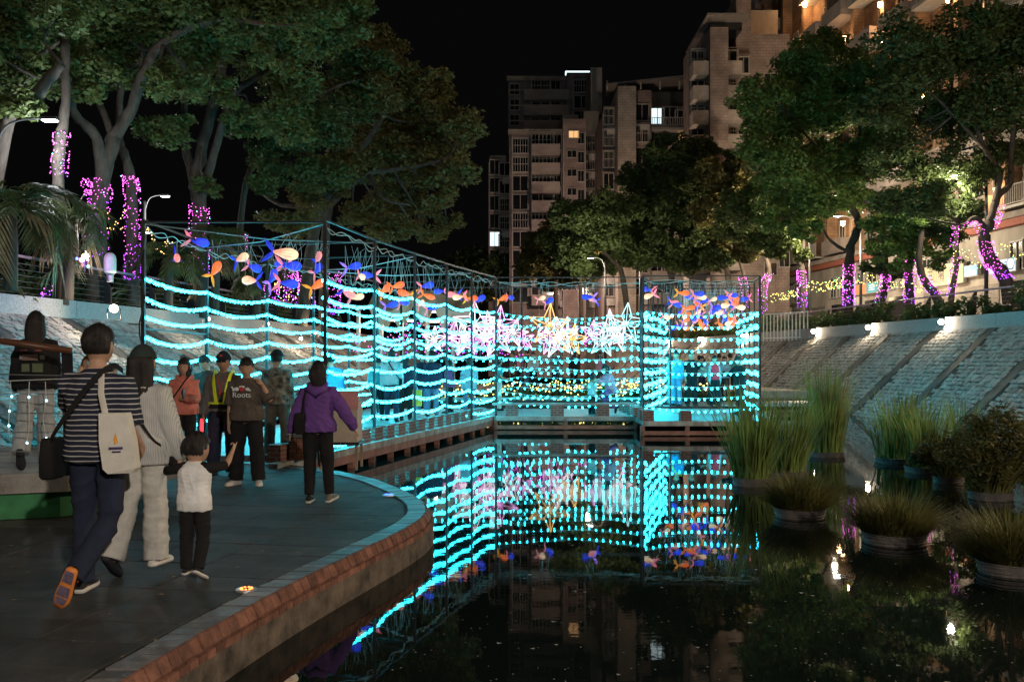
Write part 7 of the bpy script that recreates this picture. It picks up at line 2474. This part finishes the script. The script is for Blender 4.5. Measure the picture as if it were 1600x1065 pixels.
far("person in a teal top seen from behind deep in the lit box", 1141, 616, 549, .1, (C_TEAL, .88, "short", .03), (C_BLACK, .02, 0, 1))
far("short haired man deep in the lit box beside the teal top", 1124, 615, 549, -.2, (C_LTGREY, .88, "short", .03), (C_NAVY, .02, 0, 1))
far("person in a dark tee deep in the box beside the reaching man", 1093, 618, 555, .2, (C_CHAR, .88, "short", .03), (C_JEAN, .02, 0, 1))
far("person in a pale blue tee deep in the lit box behind the reaching man", 1098, 622, 556, 2.5, (C_SKY, .88, "short", .03), (C_NAVY, .02, 0, 1), female=True, hair="bob")
# far terrace
for k, (px, rz, tp_, bt_, lb, kw) in enumerate((
        (802, 2.0, C_CHAR, C_BLACK, "distant person in charcoal at the left of the far terrace", {}), (812, 3.0, C_PINK, C_BLACK, "distant woman in a pink top on the far terrace", dict(female=True, hair="bob")), (824, 1.2, C_NAVY, C_JEAN, "distant person in navy on the far terrace", {}),
        (833, 3.3, C_CREAM, C_BLACK, "distant person in a cream top with dark trousers on the far terrace", {}), (868, 2.6, C_GREYSH, C_NAVY, "distant person in a grey shirt on the far terrace under the gold star", {}),
        (897, .5, C_BLACK, C_BLACK, "distant person all in black on the far terrace", dict(female=True, hair="long")), (938, 3.1, C_PINK, C_CHAR, "distant woman in pink behind the kneeling woman", dict(female=True, hair="long")), (1018, .2, C_BROWN, C_BLACK, "distant man in brown by the box's left side", {}))):
    Yf = 39 + (k * 3 % 4) * .7
    person(lb, V(xt(px, Yf), Yf, .3), rz, 1.6 + (k % 3) * .06, top=(tp_, .86, "long" if k % 2 else "short", .035), bottom=(bt_, .02, .01, 1), res=.024, **kw)
# ---------------------------------------------------------------- planters in the water
M_POT = mat("pot_plastic", (.12, .105, .10), .6, var=.6, scale=4, bump=.3, detail=7)
def blades(mb, c, n, h0, h1, r, spread, w, rng, droop=.5, seg=4):
    for _ in range(n):
        a = rng.uniform(0, 2 * PI)
        q = r * math.sqrt(rng.random())
        p = Vector(c) + V(q * math.cos(a), q * math.sin(a), 0)
        b = a + rng.uniform(-.8, .8)
        h = rng.uniform(h0, h1)
        lean_ = rng.uniform(.02, spread) * (.4 + q / max(r, .01) * .6)
        d = V(math.cos(b) * lean_, math.sin(b) * lean_, 1).normalized()
        sd = V(-math.sin(b), math.cos(b), 0) if rng.random() < .6 else V(math.cos(b + 1), math.sin(b + 1), 0)
        pts = []
        for i in range(seg + 1):
            pts.append(Vector(p))
            p = p + d * (h / seg)
            d = (d + V(math.cos(b), math.sin(b), -.35) * (droop * rng.uniform(.02, .42))).normalized()
        vs, fs = [], []
        for i, u in enumerate(pts[:-1]):
            ww = w * (1 - (i / seg) ** 2 * .7)
            vs += [u - sd * ww, u + sd * ww]
        vs.append(pts[-1])
        for i in range(seg - 1):
            fs.append((2 * i, 2 * i + 1, 2 * i + 3, 2 * i + 2))
        fs.append((2 * seg - 2, 2 * seg - 1, 2 * seg))
        mb.add(vs, fs)
def pot(label, px, py, wpx, kind, n, h0, h1, seed, m, spread=.5, w=.006, droop=.5, hh=.105, cat="water plant"):
    g = G(px, py, ZW)
    s = (py - HZ) / (EYE - ZW)
    r = wpx / s / 2
    rng = random.Random(seed)
    t = thing("potted_water_plant", label, cat, (g.x, g.y, ZW))
    prof = [(r * .90, -.35), (r * .94, hh * .2), (r * .95, hh * .24), (r * .99, hh * .26), (r * .99, hh * .36), (r * .955, hh * .38), (r * .965, hh * .62), (r * 1.0, hh * .64), (r * 1.0, hh * .74), (r * .97, hh * .76), (r * .98, hh * .92), (r * 1.03, hh * .93), (r * 1.03, hh), (r * .95, hh), (r * .93, hh * .8)]
    MB().lathe(g, prof, 28).build("pot", M_POT, t, False)
    MB().lathe(g, [(r * .93, hh * .55), (r * .93, hh * .82)], 20).build("soil", M_SOIL, t)
    fb = MB()
    c = g + V(0, 0, hh * .8)
    blades(fb, c, n, h0, h1, r * .9, spread, w, rng, droop)
    o = fb.build("blades", m, t)
    return t, g, r
pot("brown tufted grass in a ringed grey pot standing in the water, left of two", 1250, 806, 78, 0, 2600, .22, .62, 1, M_GRASSB, 1.7, .0045, .9)
pot("brown tufted grass in a ringed grey pot in the water, middle of the front row", 1397, 846, 96, 0, 2700, .22, .58, 2, M_GRASSB, 1.8, .0045, .9)
pot("brown tufted grass in a ringed pot at the right picture edge, nearest one", 1580, 893, 100, 0, 2700, .22, .62, 3, M_GRASSB, 1.7, .0045, .9)
pot("tall green reeds in a pot beside the lit box's walkway", 1176, 757, 62, 1, 330, .8, 1.62, 4, M_GRASSY, .50, .010, .28, .12)
pot("second clump of tall green reeds just right of the first", 1226, 745, 66, 1, 300, .7, 1.5, 14, M_GRASSY, .48, .010, .28, .12)
pot("tallest thin reeds with dry brown stems rising before the stone bank", 1290, 712, 58, 1, 300, 1.0, 2.05, 5, M_GRASSY, .26, .009, .22, .10)
pot("dry brown stems in a low pot among the tallest reeds", 1300, 711, 34, 1, 90, 1.3, 2.1, 15, M_FROND_D, .16, .007, .2, .10)
pot("green sword leaved reeds in a low round pot before the lit stone bank", 1405, 722, 74, 1, 170, .8, 1.5, 6, M_GRASSY, .42, .015, .35, .10)
pot("green sword leaved reeds in a low pot, nearer of the pair", 1445, 737, 60, 1, 150, .7, 1.35, 7, M_GRASSY, .42, .015, .35, .10)
pot("sparse reeds behind the dark rounded water bush", 1505, 722, 50, 1, 80, .8, 1.35, 8, M_GRASSY, .35, .011, .3, .10)
def bush(label, px, py, wpx, clumps, n, seed):
    t, g, r = pot(label, px, py, wpx, 2, 250, .3, .8, seed, M_GRASSB, .9, .006, .7)
    rng = np.random.RandomState(seed)
    mb = MB()
    rr = random.Random(seed)
    cl = []
    for dx, dz, rad in clumps:
        c = g + V(dx, rr.uniform(-.2, .2), dz)
        cl.append((tuple(c), (rad, rad * .9, rad * .75), n))
        for _ in range(10):
            e = c + V(rr.uniform(-rad, rad) * .8, rr.uniform(-rad, rad) * .8, rr.uniform(-.4, .7) * rad)
            mb.tube([g + V(rr.uniform(-r, r) * .5, 0, .15), (g + e) / 2 + V(0, 0, .15), e], [.010, .007, .003], 4)
    mb.build("stems", M_BARK, t)
    v, f = leaves(cl, .07, rng, 16, .8, .32)
    np_mesh("foliage", v, f, leafmat("bush_leaf_%d" % seed, (.085, .085, .025)), t)
    return t
bush("large dark rounded leafy bush in a pot at the right edge of the water", 1548, 778, 66, ((.0, .75, .52), (-.38, .6, .40), (.45, .7, .48), (.1, 1.0, .40), (.75, .8, .45), (-.1, .45, .45), (.5, .4, .4)), 1500, 21)
bush("smaller leafy bush in a pot left of the large dark bush", 1482, 754, 46, ((.0, .55, .38), (-.3, .4, .28), (.3, .45, .3)), 1100, 22)

# ---------------------------------------------------------------- cart with a board, brick pier at the tunnel entrance
Yc = 13.1
c = V(xt(537, Yc), Yc, 0)
t = thing("booth_cart", "small booth cart with a pink board, pale box and bicycle wheel at the terrace edge", "cart", tuple(c))
MB().box(c + V(-.05, .1, .66), (.52, .46, .56)).build("box", mat("cart_board", (.50, .40, .30), .8, var=.15), t)
MB().box(c + V(.06, -.14, .98), (.34, .03, .26)).build("pink_board", mat("pink_board", (.55, .24, .24), .7, var=.15), t)
MB().box(c + V(-.05, .1, .37), (.58, .52, .04)).build("shelf", M_STEEL, t)
for x, y in ((-.3, -.12), (.2, -.12), (-.3, .32), (.2, .32)):
    MB().box(c + V(x, y, .175), (.035, .035, .35)).build("leg", mat("bare_wood", (.30, .20, .12), .7), t)
wh_ = MB().tube([c + V(-.34 + .03, .0 + .23 * math.cos(a), .245 + .23 * math.sin(a)) for a in [2 * PI * j / 24 for j in range(25)]], .016, 6)
wh_.build("wheel", M_BLACK, t)
sp_ = MB()
for k in range(10):
    a = 2 * PI * k / 10
    sp_.tube([c + V(-.31, 0, .245), c + V(-.31, .22 * math.cos(a), .245 + .22 * math.sin(a))], .003, 4)
sp_.build("spokes", M_GALV, t)
g = G(463, 726)
t = thing("brick_pillar", "short brick pillar with a dark cap at the tunnel entrance", "pillar", (g.x, g.y, 0))
for r in range(6):
    for q in range(2):
        for w_ in range(2):
            x = (-.06 if q == 0 else .06)
            y = (-.06 if w_ == 0 else .06)
            MB().box((g.x + x, g.y + .12 + y, .03 + r * .056), (.112, .112, .05)).build("brick", M_BRICK_O, t)
MB().box((g.x, g.y + .12, .375), (.32, .32, .05)).build("cap", M_CONC_DARK, t)
MB().box((g.x, g.y + .12, .17), (.21, .21, .34)).build("core", M_MORTAR, t)
ll = MB()
for _ in range(70):
    y = RND.uniform(4.3, 13)
    x = RND.uniform(-.55 * y, -1.2)
    if not inside(x, y, i_poly) or inside(x, y, PLAT): continue
    a, r = RND.random() * 6.28, RND.uniform(.012, .032)
    c_, s_ = math.cos(a), math.sin(a)
    ll.add([(x + c_ * r, y + s_ * r, TZ + .006), (x - s_ * r * .4, y + c_ * r * .4, TZ + .012), (x - c_ * r, y - s_ * r, TZ + .007), (x + s_ * r * .4, y - c_ * r * .4, TZ + .010)], [(0, 1, 2, 3)])
tag(ll.build("fallen_leaves", M_FROND_D), kind="stuff")
bpy.data.scenes.remove(TMP)
ORDN = ["leftmost", "second from left", "third from left", "fourth from left", "fifth from left", "sixth from left", "seventh from left", "eighth from left", "ninth from left", "tenth from left", "eleventh from left", "twelfth from left"]
same = {}
for o in SC.objects:
    if o.get("category") and o.get("label"):
        same.setdefault(o["label"], []).append(o)
for lb, os_ in same.items():
    if 1 < len(os_) <= 12 and "lantern" in lb or "balcony" in lb or "canopy" in lb and len(os_) > 1:
        for k, o in enumerate(sorted(os_, key=lambda q: q.location.x / max(q.location.y, .1))):
            if len(os_) > 1: o["label"] = lb + ", " + ORDN[k]
for o in SC.objects:
    if o.get("category") and len(o.get("label", "").split()) > 16:
        print("LONG", o["label"])
